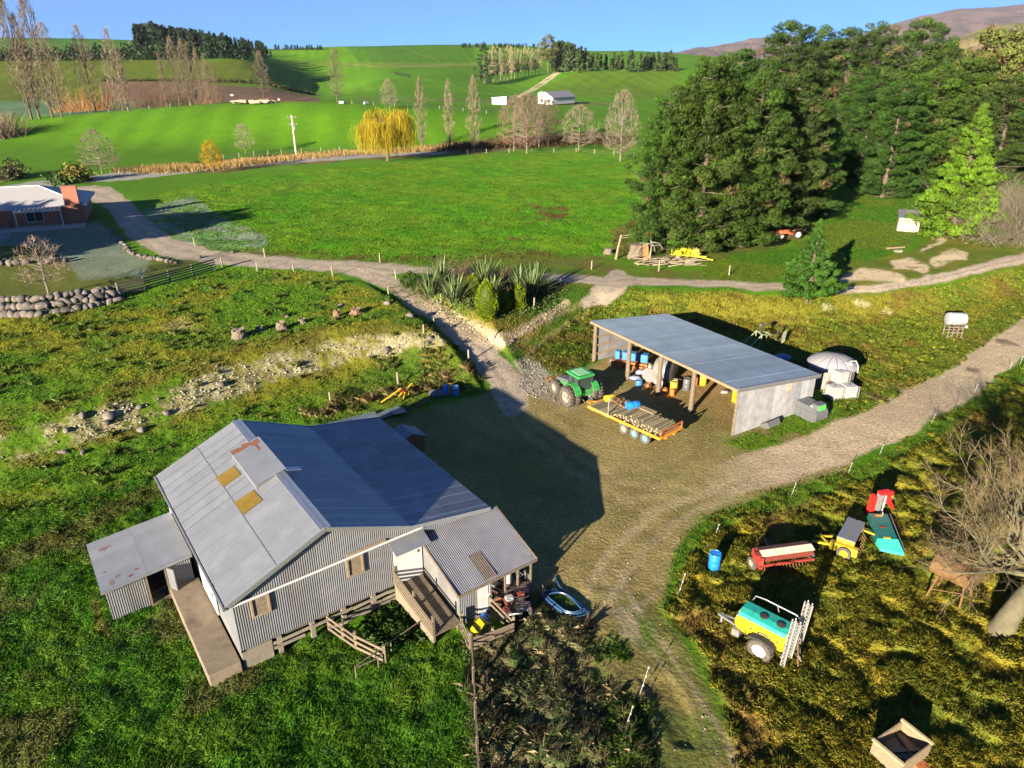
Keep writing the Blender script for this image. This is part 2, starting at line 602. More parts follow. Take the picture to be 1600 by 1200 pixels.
lay(stroke([(560, 154, 2), (640, 155, 2), (760, 158, 3), (860, 161, 4), (960, 163, 3)]) * .45, C(.13, .10, .05))
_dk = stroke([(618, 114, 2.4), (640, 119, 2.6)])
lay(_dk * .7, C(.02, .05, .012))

# rough verges of the lane, mid distance
lay(stroke([(180, 268, 6), (330, 262, 9), (420, 252, 10), (560, 243, 8), (700, 236, 8), (800, 226, 9), (920, 215, 9)]) * (.45 + .55 * sstep(.35, .6, n8)), mixc(C(.16, .11, .035), C(.06, .055, .02), sstep(.4, .62, n2)))
# middle field: slightly trodden near the edges
mid = region([(250, 300), (420, 272), (760, 240), (1000, 225), (1020, 300), (1000, 400), (640, 412), (400, 395), (300, 380), (240, 330)])
lay(mid, mixc(C(.062, .190, .004), C(.100, .195, .008), sstep(.36, .64, n8 * .6 + n2 * .4)))
alb = alb * (1 + .35 * mid[..., None] * (fbm(GX, GY, 1.6, 61, 4)[..., None] - .5) * 2)
lay(stroke([(820, 332, 12), (850, 336, 14), (880, 332, 9)]) * sstep(.42, .6, n2), C(.10, .065, .02))
lay(stroke([(800, 368, 8), (822, 370, 8)]) * sstep(.42, .6, n2) * .8, C(.12, .09, .025))
lay(stroke([(300, 388, 4), (420, 397, 5), (560, 404, 6), (660, 408, 8), (800, 404, 18), (900, 412, 18), (1000, 428, 9), (1200, 436, 8)]) * (.35 + .5 * sstep(.4, .62, n2)), mixc(C(.14, .105, .022), C(.05, .07, .015), n05))
# grove floor and paddock to its right
lay(region([(955, 360), (1010, 330), (1200, 330), (1300, 350), (1200, 392), (1120, 408), (1010, 412), (960, 400)]) * .75, mixc(C(.13, .085, .03), C(.07, .075, .02), sstep(.4, .6, n2)))
pad_ = region([(1110, 405), (1240, 385), (1330, 250), (1420, 290), (1440, 330), (1420, 385), (1300, 430), (1180, 440), (1090, 432)])
lay(pad_, mixc(C(.045, .125, .006), C(.08, .125, .010), sstep(.4, .62, n8)))
lay(region([(1290, 424), (1420, 392), (1500, 345), (1560, 380), (1700, 360), (1700, 400), (1480, 440), (1300, 470)]) * .9, mixc(C(.14, .13, .02), C(.085, .115, .014), sstep(.35, .6, n2)))

# the terrace on the left: grass drying towards the stony bank
mk_terr = region([(-500, 480), (0, 490), (190, 460), (360, 420), (520, 430), (640, 480), (740, 560), (760, 610), (660, 620), (520, 665), (360, 660), (240, 740), (140, 850), (-500, 900)])
lay(mk_terr, mixc(mixc(C(.075, .150, .008), C(.150, .155, .014), sstep(.40, .66, n8)), C(.044, .115, .010), sstep(.48, .70, n2) * .7))
# front lawn
mk_lawn = region([(-600, 880), (-100, 800), (60, 790), (240, 740), (300, 800), (290, 925), (335, 1050), (520, 975), (610, 1035), (690, 980), (735, 1015), (750, 1300), (800, 2600), (-2500, 2600)], pad=1600)
lay(mk_lawn, mixc(mixc(C(.044, .125, .006), C(.078, .150, .010), sstep(.38, .62, n2)), C(.028, .080, .010), sstep(.52, .72, n05)))
lay(mk_lawn * sstep(.54, .68, fbm(GX, GY, 3.2, 91, 4)) * sstep(1060, 1000, PX + .55 * PY - 0) * .6, C(.12, .095, .040))
lay(stroke([(-60, 905, 18), (60, 858, 16), (150, 812, 14), (245, 772, 12)]) * .75, mixc(C(.10, .085, .03), C(.06, .08, .015), n05))
lay(stroke([(150, 945, 6), (165, 985, 7), (180, 1000, 4)]) * .6, C(.16, .10, .04))
# pale stones and dry grass along the bank
bank = stroke([(-300, 755, 20), (-20, 702, 20), (100, 680, 22), (220, 642, 20), (330, 606, 24), (420, 578, 22), (520, 550, 18), (600, 540, 18), (690, 532, 10)], 2)
bank2 = stroke([(-300, 735, 48), (-20, 690, 46), (100, 672, 46), (220, 632, 44), (330, 600, 44), (420, 572, 42), (520, 545, 36), (600, 538, 34), (690, 532, 20)], 3)
lay(bank2 * .8 * sstep(.26, .52, n2), mixc(C(.15, .115, .02), C(.10, .10, .02), n05))
lay(bank * sstep(.36, .52, n2 * .6 + n05 * .4), mixc(C(.37, .35, .21), C(.20, .175, .08), sstep(.35, .65, n05)))
lay(stroke([(255, 512, 5), (285, 505, 8), (312, 512, 4)]) * sstep(.4, .55, n05) * .8, C(.28, .24, .11))
# brush at the foot of the terrace, behind the big shed
mk_brush = region([(470, 670), (540, 600), (640, 545), (740, 545), (765, 610), (690, 625), (600, 655), (540, 672)])
lay(mk_brush * .75, mixc(mixc(C(.04, .095, .012), C(.085, .13, .010), n8), C(.15, .10, .03), sstep(.56, .68, n2)))

# rough ochre grass about the pole shed
mk_ochre = region([(825, 560), (870, 520), (905, 478), (965, 452), (1100, 456), (1240, 462), (1320, 466), (1480, 444), (1720, 395), (1720, 470), (1600, 510), (1490, 590), (1400, 640), (1330, 655), (1280, 610), (1040, 515), (925, 560), (880, 585)])
lay(mk_ochre, mixc(mixc(C(.175, .165, .018), C(.095, .140, .012), sstep(.34, .60, n8)), C(.15, .10, .026), sstep(.57, .72, n2) * .7))
lay(region([(830, 555), (900, 500), (935, 520), (925, 570), (870, 590)]) * .8, mixc(C(.05, .095, .010), C(.10, .09, .02), sstep(.4, .6, n2)))
lay(region([(1380, 600), (1500, 520), (1600, 450), (1600, 505), (1490, 590), (1400, 640)]) * .7, mixc(C(.05, .12, .008), C(.12, .12, .014), n2))
lay(region([(1330, 590), (1420, 570), (1440, 610), (1330, 655)]) * .7, mixc(C(.05, .115, .008), C(.13, .11, .016), sstep(.35, .6, n2)))
lay(stroke([(1290, 478, 7), (1330, 470, 7), (1390, 486, 6)]) * sstep(.45, .6, n2) * .8, C(.36, .34, .17))
gap_ = region([(600, 440), (960, 438), (985, 450), (905, 485), (850, 530), (830, 575), (780, 560), (700, 505)])
lay(gap_, mixc(mixc(C(.075, .120, .012), C(.135, .115, .022), sstep(.40, .62, n2)), C(.045, .100, .008), sstep(.5, .68, n8)))
gap2 = region([(1120, 700), (1150, 682), (1200, 655), (1290, 620), (1400, 600), (1420, 630), (1390, 648), (1300, 688), (1190, 712)])
lay(gap2 * .9, mixc(mixc(C(.050, .115, .007), C(.085, .130, .010), n05), C(.15, .12, .05), sstep(.56, .68, n2)))
# lower right tussock ground
mk_tuss = region([(1045, 960), (1050, 890), (1075, 845), (1130, 797), (1240, 762), (1330, 737), (1420, 690), (1500, 630), (1720, 500), (1900, 500), (3200, 1000), (3200, 2600), (1300, 2600), (1180, 1400), (1130, 1090), (1100, 1010)], pad=1600)
lay(mk_tuss, mixc(mixc(C(.190, .158, .016), C(.105, .125, .012), sstep(.36, .60, n2)), C(.150, .098, .024), sstep(.55, .7, n8)))
mk_strip = stroke([(1040, 940, 12), (1058, 880, 20), (1080, 838, 20), (1130, 812, 18), (1240, 775, 16), (1340, 745, 12), (1420, 700, 12), (1510, 640, 12), (1620, 575, 12)], 2)
lay(mk_strip * .9, mixc(C(.035, .115, .006), C(.07, .115, .010), n2))
# weeds by the fence
mk_weed = region([(738, 1010), (760, 985), (805, 985), (835, 930), (880, 945), (915, 960), (950, 1040), (1010, 1110), (1060, 1300), (1150, 2600), (800, 2600), (745, 1300)], pad=1600)
lay(mk_weed, mixc(mixc(C(.055, .085, .025), C(.16, .125, .07), sstep(.40, .58, n2)), C(.075, .13, .015), sstep(.55, .7, n8)))

lush = stroke([(965, 1015, 10), (985, 1045, 14), (985, 1100, 26), (975, 1150, 34), (985, 1230, 40)], 2.5)
lay(lush * .8 * sstep(.3, .5, n2), mixc(C(.050, .125, .008), C(.10, .13, .012), n05))
# garden of the house
lay(region([(-400, 352), (0, 352), (150, 338), (180, 352), (200, 395), (275, 408), (330, 405), (190, 455), (0, 475), (-400, 490)]), mixc(C(.07, .10, .014), C(.10, .105, .022), n8))
lay(region([(0, 385), (40, 342), (150, 345), (182, 370), (200, 395), (110, 405), (60, 385)]) * .85, C(.13, .17, .13))
fr = region([(90, 400), (190, 392), (240, 405), (225, 430), (130, 438)])
lay(fr * .6, C(.17, .21, .16))
lay(region([(-400, 342), (30, 342), (35, 352), (0, 383), (-400, 383)]), C(.20, .22, .23))
frost = region([(215, 330), (300, 305), (330, 330), (420, 372), (410, 392), (300, 384), (240, 350)], 2)
lay(frost * (.25 + .55 * sstep(.4, .62, n2)), C(.19, .23, .19))

# worn earth of the yard
yard = region([(520, 700), (600, 650), (700, 628), (764, 612), (772, 585), (800, 572), (830, 590), (860, 612), (925, 568), (1040, 520), (1275, 600), (1200, 668), (1130, 690), (1175, 710), (1260, 700), (1340, 690), (1320, 740),
        (1225, 762), (1130, 797), (1072, 838), (1045, 890), (1030, 950), (1075, 1010), (1115, 1090), (1190, 1300), (1400, 2600), (1150, 2600), (1060, 1300), (1010, 1100), (950, 1030), (915, 960), (880, 935), (835, 930), (820, 960), (700, 980), (600, 800)])
ycol = mixc(mixc(C(.205, .168, .066), C(.160, .145, .048), sstep(.36, .62, n8)), C(.145, .110, .042), sstep(.54, .72, n2) * .55)
lay(yard, ycol)
lay(region([(840, 960), (900, 935), (1000, 930), (1100, 1000), (1170, 1160), (1090, 1170), (1010, 1090), (950, 1030)]) * .55 * sstep(.45, .6, n2), C(.06, .085, .014))
for a, b, w_ in ((0, 0, 3.2), (26, 4, 3.0)):
    rut = stroke([(935 + a, 880 + b, w_), (975 + a, 950 + b, w_), (1035 + a, 1030 + b, w_), (1090 + a, 1120 + b, w_ + 1), (1130 + a, 1220 + b, w_ + 2)])
    lay(rut * .7, C(.24, .19, .12))
mud = region([(1005, 1060), (1050, 1055), (1075, 1110), (1090, 1170), (1060, 1160), (1020, 1100)])
lay(mud * .85, C(.045, .038, .018))
lay(region([(928, 570), (1040, 520), (1270, 600), (1160, 672), (1090, 640)]) * .8, mixc(C(.26, .175, .075), C(.19, .135, .055), n2))
lay(region([(880, 985), (960, 960), (1040, 1040), (1110, 1120), (1180, 1320), (1060, 1320), (1000, 1100), (930, 1030)]) * .8, mixc(C(.125, .105, .035), C(.075, .095, .02), sstep(.4, .6, n2)))
lay(region([(1025, 930), (1000, 975), (1015, 1010), (980, 1000), (965, 960)]) * .5, C(.27, .22, .15))
lay(region([(1000, 960), (1030, 975), (1040, 1010), (1012, 1020)]) * .6, C(.05, .10, .010))

# wheel marks across the yard
for pts, w_, k, cl in (([(1190, 735), (1080, 765), (985, 760), (905, 715), (840, 660), (800, 620)], 6, .35, C(.32, .26, .13)), ([(1190, 752), (1080, 785), (975, 782), (890, 735), (825, 675), (785, 625)], 6, .35, C(.32, .26, .13)),
        ([(1150, 770), (1040, 830), (980, 890), (950, 960)], 7, .4, C(.34, .27, .17)), ([(1120, 760), (1010, 810), (945, 870), (915, 940)], 7, .4, C(.34, .27, .17)), ([(1175, 745), (1065, 800), (1000, 870), (975, 930)], 5, .35, C(.13, .105, .05)),
        ([(1100, 705), (1010, 740), (930, 745), (860, 700)], 6, .3, C(.13, .115, .045)), ([(880, 760), (960, 800), (1040, 790), (1120, 745)], 5, .3, C(.14, .12, .05)), ([(1150, 712), (1240, 712), (1330, 700)], 5, .5, C(.14, .10, .05))):
    lay(stroke([(a, b, w_) for a, b in pts], 1.2) * k * (.5 + .8 * n2), cl)
# gravel
sand = mixc(mixc(C(.40, .32, .205), C(.325, .26, .165), sstep(.4, .65, n8)), C(.245, .19, .125), sstep(.55, .72, n05) * .6)
grey = mixc(C(.34, .285, .21), C(.255, .215, .165), sstep(.4, .6, n05))
road_r = stroke([(1760, 405, 21), (1600, 526, 24), (1500, 599, 28), (1400, 654, 31), (1300, 698, 31), (1220, 728, 30), (1120, 750, 24)], 1.5)
lay(road_r * sstep(1060, 1230, PX), sand)
gravel = np.zeros(GX.shape)
L1 = [(120, 300, 9), (165, 305, 17), (190, 325, 20), (215, 358, 24), (262, 386, 19), (330, 402, 13), (420, 410, 11), (520, 416, 10), (600, 420, 9), (680, 424, 8), (760, 430, 7), (880, 435, 8), (960, 438, 8), (1060, 441, 6.5), (1200, 447, 6), (1310, 453, 6), (1400, 447, 7), (1480, 432, 8), (1540, 417, 9), (1600, 403, 10), (1720, 375, 11)]
L2 = [(520, 416, 7), (560, 424, 9), (610, 444, 13), (660, 476, 16), (710, 513, 18), (750, 546, 21), (782, 585, 24), (800, 622, 30)]
L1 = [(a, b, w_ * .86) for a, b, w_ in L1]; L2 = [(a, b, w_ * .88) for a, b, w_ in L2]
for ln_ in (L1, L2):
    gravel = np.maximum(gravel, stroke(ln_, .7))
gravel = np.maximum(gravel, stroke([(960, 442, 20), (938, 460, 18), (912, 474, 9)], 1))
lay(gravel, grey)
road = np.maximum(gravel, road_r * sstep(1060, 1230, PX))
for off in (-.45, .45):
    tr = stroke([(a, b + w_ * off, w_ * .16) for a, b, w_ in L1], .5)
    lay(tr * .35, C(.46, .37, .28))
ce = stroke([(a, b, w_ * .16) for a, b, w_ in L1[4:]], .5)
lay(ce * .5 * sstep(.35, .55, n2), C(.21, .165, .12))
for off in (-.5, .45):
    lay(stroke([(a + w_ * off, b, 3) for a, b, w_ in L2], .5) * .4, C(.46, .37, .28))
lay(stroke([(a, b, 2) for a, b, w_ in L2], .5) * .4, C(.2, .16, .11))
for pts in ([(905, 474, 4), (850, 506, 4), (806, 546, 4)], [(924, 480, 4), (866, 520, 4), (826, 560, 4)]):
    lay(stroke(pts) * .55, C(.22, .17, .08))
lay(region([(800, 562), (830, 556), (868, 590), (905, 640), (850, 625), (818, 610)]) * .7, mixc(C(.34, .29, .26), C(.17, .145, .13), sstep(.4, .6, n05)))
cutb = stroke([(640, 455, 3), (662, 468, 7), (700, 494, 11), (745, 522, 14), (778, 534, 13), (805, 524, 7), (850, 497, 7), (880, 474, 5)], 1.5)
lay(cutb * .9, mixc(C(.43, .345, .225), C(.30, .235, .15), sstep(.42, .6, n2)))
for pts in ([(1316, 438, 4), (1345, 428, 9), (1385, 430, 9), (1410, 436, 5)], [(1400, 414, 6), (1425, 412, 9), (1445, 420, 8)], [(1462, 408, 8), (1492, 398, 9), (1508, 400, 6)], [(1440, 392, 2), (1475, 374, 4)]):
    lay(stroke(pts, 1.5) * sstep(.28, .45, n2 * .5 + n05 * .5), mixc(C(.55, .45, .30), C(.42, .33, .2), n05))
lay(region([(1510, 345), (1525, 350), (1535, 372), (1520, 376), (1508, 362)]) * .8, C(.33, .33, .12))
lane = stroke([(-60, 302, 3), (60, 288, 5), (150, 279, 5), (210, 273, 7), (262, 268, 7), (330, 261, 4), (420, 254, 3.4), (560, 244, 3.2), (690, 237, 3), (780, 226, 2), (900, 216, 2)], .4)
lay(lane * .85, C(.30, .28, .26))
trk = stroke([(808, 152, 2.2), (832, 140, 2.6), (852, 127, 3.2), (866, 117, 3.2), (874, 113, 2)], .3)
lay(trk, C(.42, .36, .22))
lay(stroke([(874, 112, 1.2), (920, 109, .8), (1060, 109, .8)], .3) * .6, C(.34, .3, .16))
lay(stroke([(828, 143, 1.6), (846, 131, 1.8), (860, 121, 1.6)], .3) * sstep(.4, .6, n8) * .7, C(.05, .035, .02))
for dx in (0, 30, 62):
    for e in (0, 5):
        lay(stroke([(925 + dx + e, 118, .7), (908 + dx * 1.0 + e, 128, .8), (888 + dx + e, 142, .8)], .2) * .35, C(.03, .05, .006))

alb *= (0.86 + .28 * n05)[..., None]
farm_ = sstep(180, 230, GY)
alb *= (1 + farm_ * (.42 * (fbm(GX, GY * .5, 16.0, 63, 5) - .5) + .10 * np.sin(GX * .55 + GY * .12) * sstep(.45, .6, n40)))[..., None]
alb = np.clip(alb, .004, .8)

# small relief
lawnish = np.clip(mk_lawn + mk_terr * .8 + mk_brush + mk_strip * .5, 0, 1)
rough_ = np.clip(mk_tuss * (1 - mk_strip * .7) + mk_ochre * .45 + mk_weed, 0, 1)
bare = np.clip(yard + road + cutb * .5, 0, 1)
fade = sstep(150, 70, GY)
tus = 1 - np.abs(2 * fbm(GX, GY, 1.25, 51, 3) - 1)
hum = fbm(GX, GY, .95, 57, 3)
GZ2 = GZ + sstep(260, 170, GY) * (lawnish * (1 - bare) * (.25 * (fbm(GX, GY, 1.0, 41, 3) - .5) + .12 * (fbm(GX, GY, .28, 44, 2) - .5))
     + rough_ * (1 - bare) * (1 - road) * (.26 * (sstep(.36, .66, hum) - .35) + .12 * (fbm(GX, GY, .3, 45, 2) - .5))
     + bare * .045 * (fbm(GX, GY, .9, 46, 4) - .5) * (1 + 2 * sstep(.5, .8, region([(900, 900), (1060, 930), (1190, 1200), (1010, 1200)], pad=200)))
     + sstep(240, 180, GY) * mid * .34 * (fbm(GX, GY, 3.2, 49, 4) - .5)
     + bank * .10 * (fbm(GX, GY, .5, 48, 2) - .3))
GZ2 = GZ2 - fade * mud * .14
tkm = mk_tuss * (1 - mk_strip * .8) * (1 - bare)
alb *= (1 - tkm * .12 * sstep(.55, .35, hum))[..., None]

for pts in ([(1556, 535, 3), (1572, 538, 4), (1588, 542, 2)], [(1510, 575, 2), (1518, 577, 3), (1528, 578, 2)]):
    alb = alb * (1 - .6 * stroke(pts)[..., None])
# the sheet, split into the grass land, the gravel drive and the yard
gm = bpy.data.materials.new("ground"); gm.use_nodes = True
t = gm.node_tree; N = t.nodes; L = t.links
b = N["Principled BSDF"]; b.inputs["Roughness"].default_value = .95; b.inputs["Specular IOR Level"].default_value = .1
at = N.new("ShaderNodeAttribute"); at.attribute_name = "Col"
geo = N.new("ShaderNodeNewGeometry")
def _noise(scale, det, lo, hi):
    z = N.new("ShaderNodeTexNoise"); z.inputs["Scale"].default_value = scale; z.inputs["Detail"].default_value = det; z.inputs["Roughness"].default_value = .65
    L.new(geo.outputs["Position"], z.inputs["Vector"])
    r = N.new("ShaderNodeMapRange"); r.inputs[1].default_value = .3; r.inputs[2].default_value = .7; r.inputs[3].default_value = lo; r.inputs[4].default_value = hi
    L.new(z.outputs["Fac"], r.inputs[0]); return z, r
z1, r1 = _noise(5.0, 6, .62, 1.38)
z2, r2 = _noise(.35, 5, .86, 1.14)
m1 = N.new("ShaderNodeMath"); m1.operation = 'MULTIPLY'; L.new(r1.outputs[0], m1.inputs[0]); L.new(r2.outputs[0], m1.inputs[1])
s1 = N.new("ShaderNodeVectorMath"); s1.operation = 'SCALE'; L.new(at.outputs["Color"], s1.inputs[0]); L.new(m1.outputs[0], s1.inputs["Scale"])
L.new(s1.outputs[0], b.inputs["Base Color"])
bn = N.new("ShaderNodeBump"); bn.inputs["Distance"].default_value = .12; bn.inputs["Strength"].default_value = .8
L.new(z1.outputs["Fac"], bn.inputs["Height"]); L.new(bn.outputs[0], b.inputs["Normal"])

V = np.stack([GX, GY, GZ2], -1).reshape(-1, 3)
idx = np.arange(NR * NC).reshape(NR, NC)
FQ = np.stack([idx[:-1, :-1], idx[:-1, 1:], idx[1:, 1:], idx[1:, :-1]], -1).reshape(-1, 4)
cls = np.zeros(GX.shape, np.int8)
cls[yard > .5] = 1
cls[road > .5] = 2
cls[lane > .6] = 2
cls[(lane > .6) & (GY > 120)] = 3
cls[trk > .6] = 3
fc = cls[:-1, :-1].reshape(-1)
ALB = alb.reshape(-1, 3)
for k, nm, lb in ((0, "ground", None), (1, "yard", None), (2, "gravel_road", None), (3, "lane", None)):
    sel = FQ[fc == k]
    used, inv = np.unique(sel, return_inverse=True)
    me = mesh_np(nm, V[used], inv.reshape(-1, 4), gm, ALB[used], smooth=True)
    tag(link(nm, me), kind='structure')

# far plain under everything, so nothing ends in mid air beyond the modelled land
far = MB(); 
fm = mat("far_plain", (.07, .10, .03), .95, var=.3, scale=.004)
far.add([(-9000, 1900, -30), (9000, 1900, -30), (9000, 16000, -30), (-9000, 16000, -30)], [(0, 1, 2, 3)])
tag(far.build("far_ground", fm), kind='structure')
sides = MB()
sides.add([(-900, -200, -1.2), (900, -200, -1.2), (900, 2300, -1.2), (-900, 2300, -1.2)], [(0, 1, 2, 3)])
tag(sides.build("ground_around", mat("far_grass", (.05, .10, .01), .95, var=.3, scale=.05)), kind='structure')

# mountains ---------------------------------------------------------
def range_(name, y0, depth, sky_px, x0, x1, colA, colB, seed, rough=.10, foot=110):
    nx, ny = 260, 60
    xs = np.linspace(x0, x1, nx)
    u = xs
    X = np.zeros((ny, nx)); Yv = np.zeros((ny, nx)); Z = np.zeros((ny, nx))
    sp = np.array(sky_px, float)
    _, by, bz = ray(0, np.interp(xs, sp[:, 0], sp[:, 1]))
    crest = H + y0 * bz / by
    for j in range(ny):
        f = j / (ny - 1)
        yy = y0 - depth * (1 - f)
        X[j] = (xs - 800) / F / by * yy; Yv[j] = yy
        prof = f ** 1.25
        Z[j] = -20 + (crest + 20) * prof
    nn = fbm(X, Yv * .6, y0 * .09, seed, 5)
    rid = 1 - np.abs(2 * fbm(X * 1.4, Yv * .45, y0 * .05, seed + 9, 4) - 1)
    env = (1 - np.linspace(0, 1, ny)[:, None]) ** .6 * np.linspace(0, 1, ny)[:, None] ** .5 * 2
    Z = Z + (rid - .6) * rough * y0 * env * .5 + (nn - .5) * rough * y0 * .25 * env
    v = np.stack([X, Yv, Z], -1).reshape(-1, 3)
    ix = np.arange(nx * ny).reshape(ny, nx)
    f = np.stack([ix[:-1, :-1], ix[:-1, 1:], ix[1:, 1:], ix[1:, :-1]], -1).reshape(-1, 4)
    c = mixc(colA, colB, sstep(.35, .65, fbm(X, Yv, y0 * .03, seed + 3, 5)))
    me = mesh_np(name, v, f, gm, c.reshape(-1, 3), smooth=True)
    return tag(link(name, me), kind='structure')
range_("mountains", 6500, 3200, [(950, 92), (1060, 85), (1090, 76), (1130, 71), (1170, 63), (1200, 60), (1260, 66), (1310, 63), (1360, 50), (1400, 36), (1440, 25), (1465, 21), (1500, 14), (1560, 11), (1600, 6), (1700, 0), (1900, -14), (2100, -10)], 950, 2100,
       C(.120, .078, .074), C(.078, .056, .056), 5, .045)
# the air: a thin even haze over the whole valley
hb = MB(); hb.box((0, 3480, 500), (16000, 7400, 1064)); hm = bpy.data.materials.new("haze"); hm.use_nodes = True
_N = hm.node_tree.nodes; _N.remove(_N["Principled BSDF"]); _pv = _N.new("ShaderNodeVolumePrincipled")
_pv.inputs["Density"].default_value = 2.2e-5; _pv.inputs["Color"].default_value = (.72, .84, 1.0, 1)
hm.node_tree.links.new(_pv.outputs[0], _N["Material Output"].inputs["Volume"])
HZ = hb.build("haze", hm); tag(HZ, "thin haze in the valley air", "haze", kind='stuff')
range_("hills", 2600, 1400, [(1380, 108), (1440, 92), (1480, 70), (1530, 48), (1570, 42), (1600, 40), (1700, 36), (1900, 50)], 1380, 1900,
       C(.20, .155, .065), C(.11, .105, .045), 25, .07)
# ------------------------------------------------------------------ buildings
M_IRON = mat("corrugated_iron", (.25, .26, .285), .42, .55, var=.13, scale=2.0, dirt=(.30, .27, .25), dirt_amt=.35, dscale=.9)
M_WALLIRON = mat("wall_iron", (.165, .17, .182), .5, .35, var=.12, scale=1.5, dirt=(.33, .29, .25), dirt_amt=.35, dscale=.8)
M_ROOFIRON = mat("roof_iron", (.27, .285, .305), .34, .55, var=.10, scale=1.3, dirt=(.40, .40, .41), dirt_amt=.4, dscale=.7)
M_BLUEROOF = mat("blue_grey_iron", (.25, .32, .385), .38, .4, var=.14, scale=.7, dirt=(.28, .32, .35), dirt_amt=.5, dscale=.35)
M_RUST = mat("rust", (.12, .045, .022), .9, var=.4, scale=9, dirt=(.13, .05, .03), dirt_amt=.7, dscale=6)
M_WOOD = mat("weathered_wood", (.115, .09, .06), .85, var=.28, scale=7, dirt=(.20, .16, .12), dirt_amt=.6, dscale=3, bump=.004)
M_PALEWOOD = mat("pale_wood", (.19, .14, .085), .8, var=.22, scale=8, dirt=(.36, .27, .17), dirt_amt=.5, dscale=5)
M_DARKWOOD = mat("dark_wood", (.075, .065, .055), .8, var=.3, scale=6)
M_WHITE = mat("white_paint", (.43, .43, .43), .5, var=.05, scale=3, dirt=(.55, .52, .46), dirt_amt=.3, dscale=2)
M_CONC = mat("concrete", (.165, .13, .09), .9, var=.2, scale=2.5, dirt=(.075, .055, .035), dirt_amt=.9, dscale=.75, bump=.004)
M_BLOCK = mat("concrete_pile", (.155, .135, .105), .9, var=.2, scale=4, dirt=(.3, .25, .18), dirt_amt=.5)
M_DARK = mat("dark_void", (.012, .012, .013), .9, var=.2)
M_BLACK = mat("black_rubber", (.022, .021, .020), .8, var=.3, scale=8, dirt=(.10, .08, .06), dirt_amt=.5, dscale=5)
M_STEEL = mat("galvanised_steel", (.50, .51, .52), .35, .8, var=.15, scale=8)
M_BRICK = mat("brick", (.28, .105, .065), .85, var=.25, scale=9, dirt=(.40, .2, .12), dirt_amt=.5, dscale=6)
M_SKYLIGHT = mat("aged_translucent_sheet", (.115, .075, .008), .45, var=.2, scale=6, dirt=(.12, .08, .015), dirt_amt=.5, dscale=5)

def glass(name="window_glass", col=(.03, .035, .035), trans=0.0):
    m = mat(name, col, .12, var=.05); return m
M_GLASS = glass()
_mg = bpy.data.materials.new("clear_glass"); _mg.use_nodes = True
_n = _mg.node_tree.nodes; _l = _mg.node_tree.links
_t = _n.new("ShaderNodeBsdfTransparent"); _g = _n.new("ShaderNodeBsdfGlossy"); _g.inputs[1].default_value = .05
_nz = _n.new("ShaderNodeTexNoise"); _nz.inputs[2].default_value = 3
_mr = _n.new("ShaderNodeMapRange"); _mr.inputs[3].default_value = .08; _mr.inputs[4].default_value = .16; _l.new(_nz.outputs[0], _mr.inputs[0])
_mx = _n.new("ShaderNodeMixShader"); _l.new(_mr.outputs[0], _mx.inputs[0]); _l.new(_t.outputs[0], _mx.inputs[1]); _l.new(_g.outputs[0], _mx.inputs[2])
_l.new(_mx.outputs[0], _n["Material Output"].inputs[0])
M_CLEAR = _mg

def plane_hit(px, py, o, nrm):
    a, by, bz = ray(px, py); d = Vector((float(a), float(by), float(bz)))
    c = Vector((0, 0, H)); t = (Vector(o) - c).dot(nrm) / d.dot(nrm)
    return c + d * t

class Frame:
    """local frame of a building: origin, heading; from pixels on its own planes to local points"""
    def __init__(s, o, rz):
        s.o = Vector(o); s.rz = rz
        s.M = Matrix.Translation(s.o) @ Matrix.Rotation(rz, 4, 'Z'); s.I = s.M.inverted()
    def hit(s, px, py, p, n):
        n = (s.M.to_3x3() @ Vector(n)).normalized()
        return s.I @ plane_hit(px, py, s.M @ Vector(p), n)

# ---- the wool shed -------------------------------------------------
BR = R(36.3)
BF = Frame((-11.6, 23.0, 0.0), BR)
W, D = 12.4, 12.1
PROF = [(-.28, 3.78), (4.25, 5.78), (8.34, 4.12), (12.85, 3.38)]      # roof line across the front
def rz_at(u):
    return float(np.interp(u, [p[0] for p in PROF], [p[1] for p in PROF]))
barn = thing("wool_shed", "large iron wool shed with grey gable roof, two amber skylights and ridge vent", "shed", BF.o, BR)
def cwall(name, pts_bottom, ztop, m, parent, pitch=.1, flip=False, jit=.10, amp=.014, seed=1, tint=(1, 1, 1)):
    """wall of corrugated sheets along a line in plan, its top following ztop(s)"""
    (x0, y0, z0), (x1, y1, z1) = pts_bottom
    L_ = math.hypot(x1 - x0, y1 - y0); nx, ny = (y1 - y0) / L_, -(x1 - x0) / L_
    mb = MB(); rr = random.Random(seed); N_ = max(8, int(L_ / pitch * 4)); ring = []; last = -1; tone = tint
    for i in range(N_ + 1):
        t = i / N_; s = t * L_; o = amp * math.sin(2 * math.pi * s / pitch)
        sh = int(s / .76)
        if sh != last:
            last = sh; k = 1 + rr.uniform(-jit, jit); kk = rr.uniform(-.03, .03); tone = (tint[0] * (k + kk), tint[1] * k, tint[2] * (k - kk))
            if ring: mb._strip(ring); ring = [(ring[-1][0], ring[-1][1], tone)]
        zb = z0 + (z1 - z0) * t
        ring.append(((x0 + (x1 - x0) * t + nx * o, y0 + (y1 - y0) * t + ny * o, zb), (x0 + (x1 - x0) * t + nx * o, y0 + (y1 - y0) * t + ny * o, ztop(s)), tone))
    mb._strip(ring)
    return mb.build(name, m, parent, smooth=True)
ZW = 1.05
cwall("wall", ((0, 0, ZW), (W, 0, 1.0)), lambda s: rz_at(s) - .05, M_WALLIRON, barn, seed=3)
cwall("wall", ((0, D, 0.5), (0, 0, .5)), lambda s: 3.84, M_WALLIRON, barn, seed=4)
cwall("wall", ((W, 0, .6), (W, D, .6)), lambda s: 3.36, M_WALLIRON, barn, seed=5)
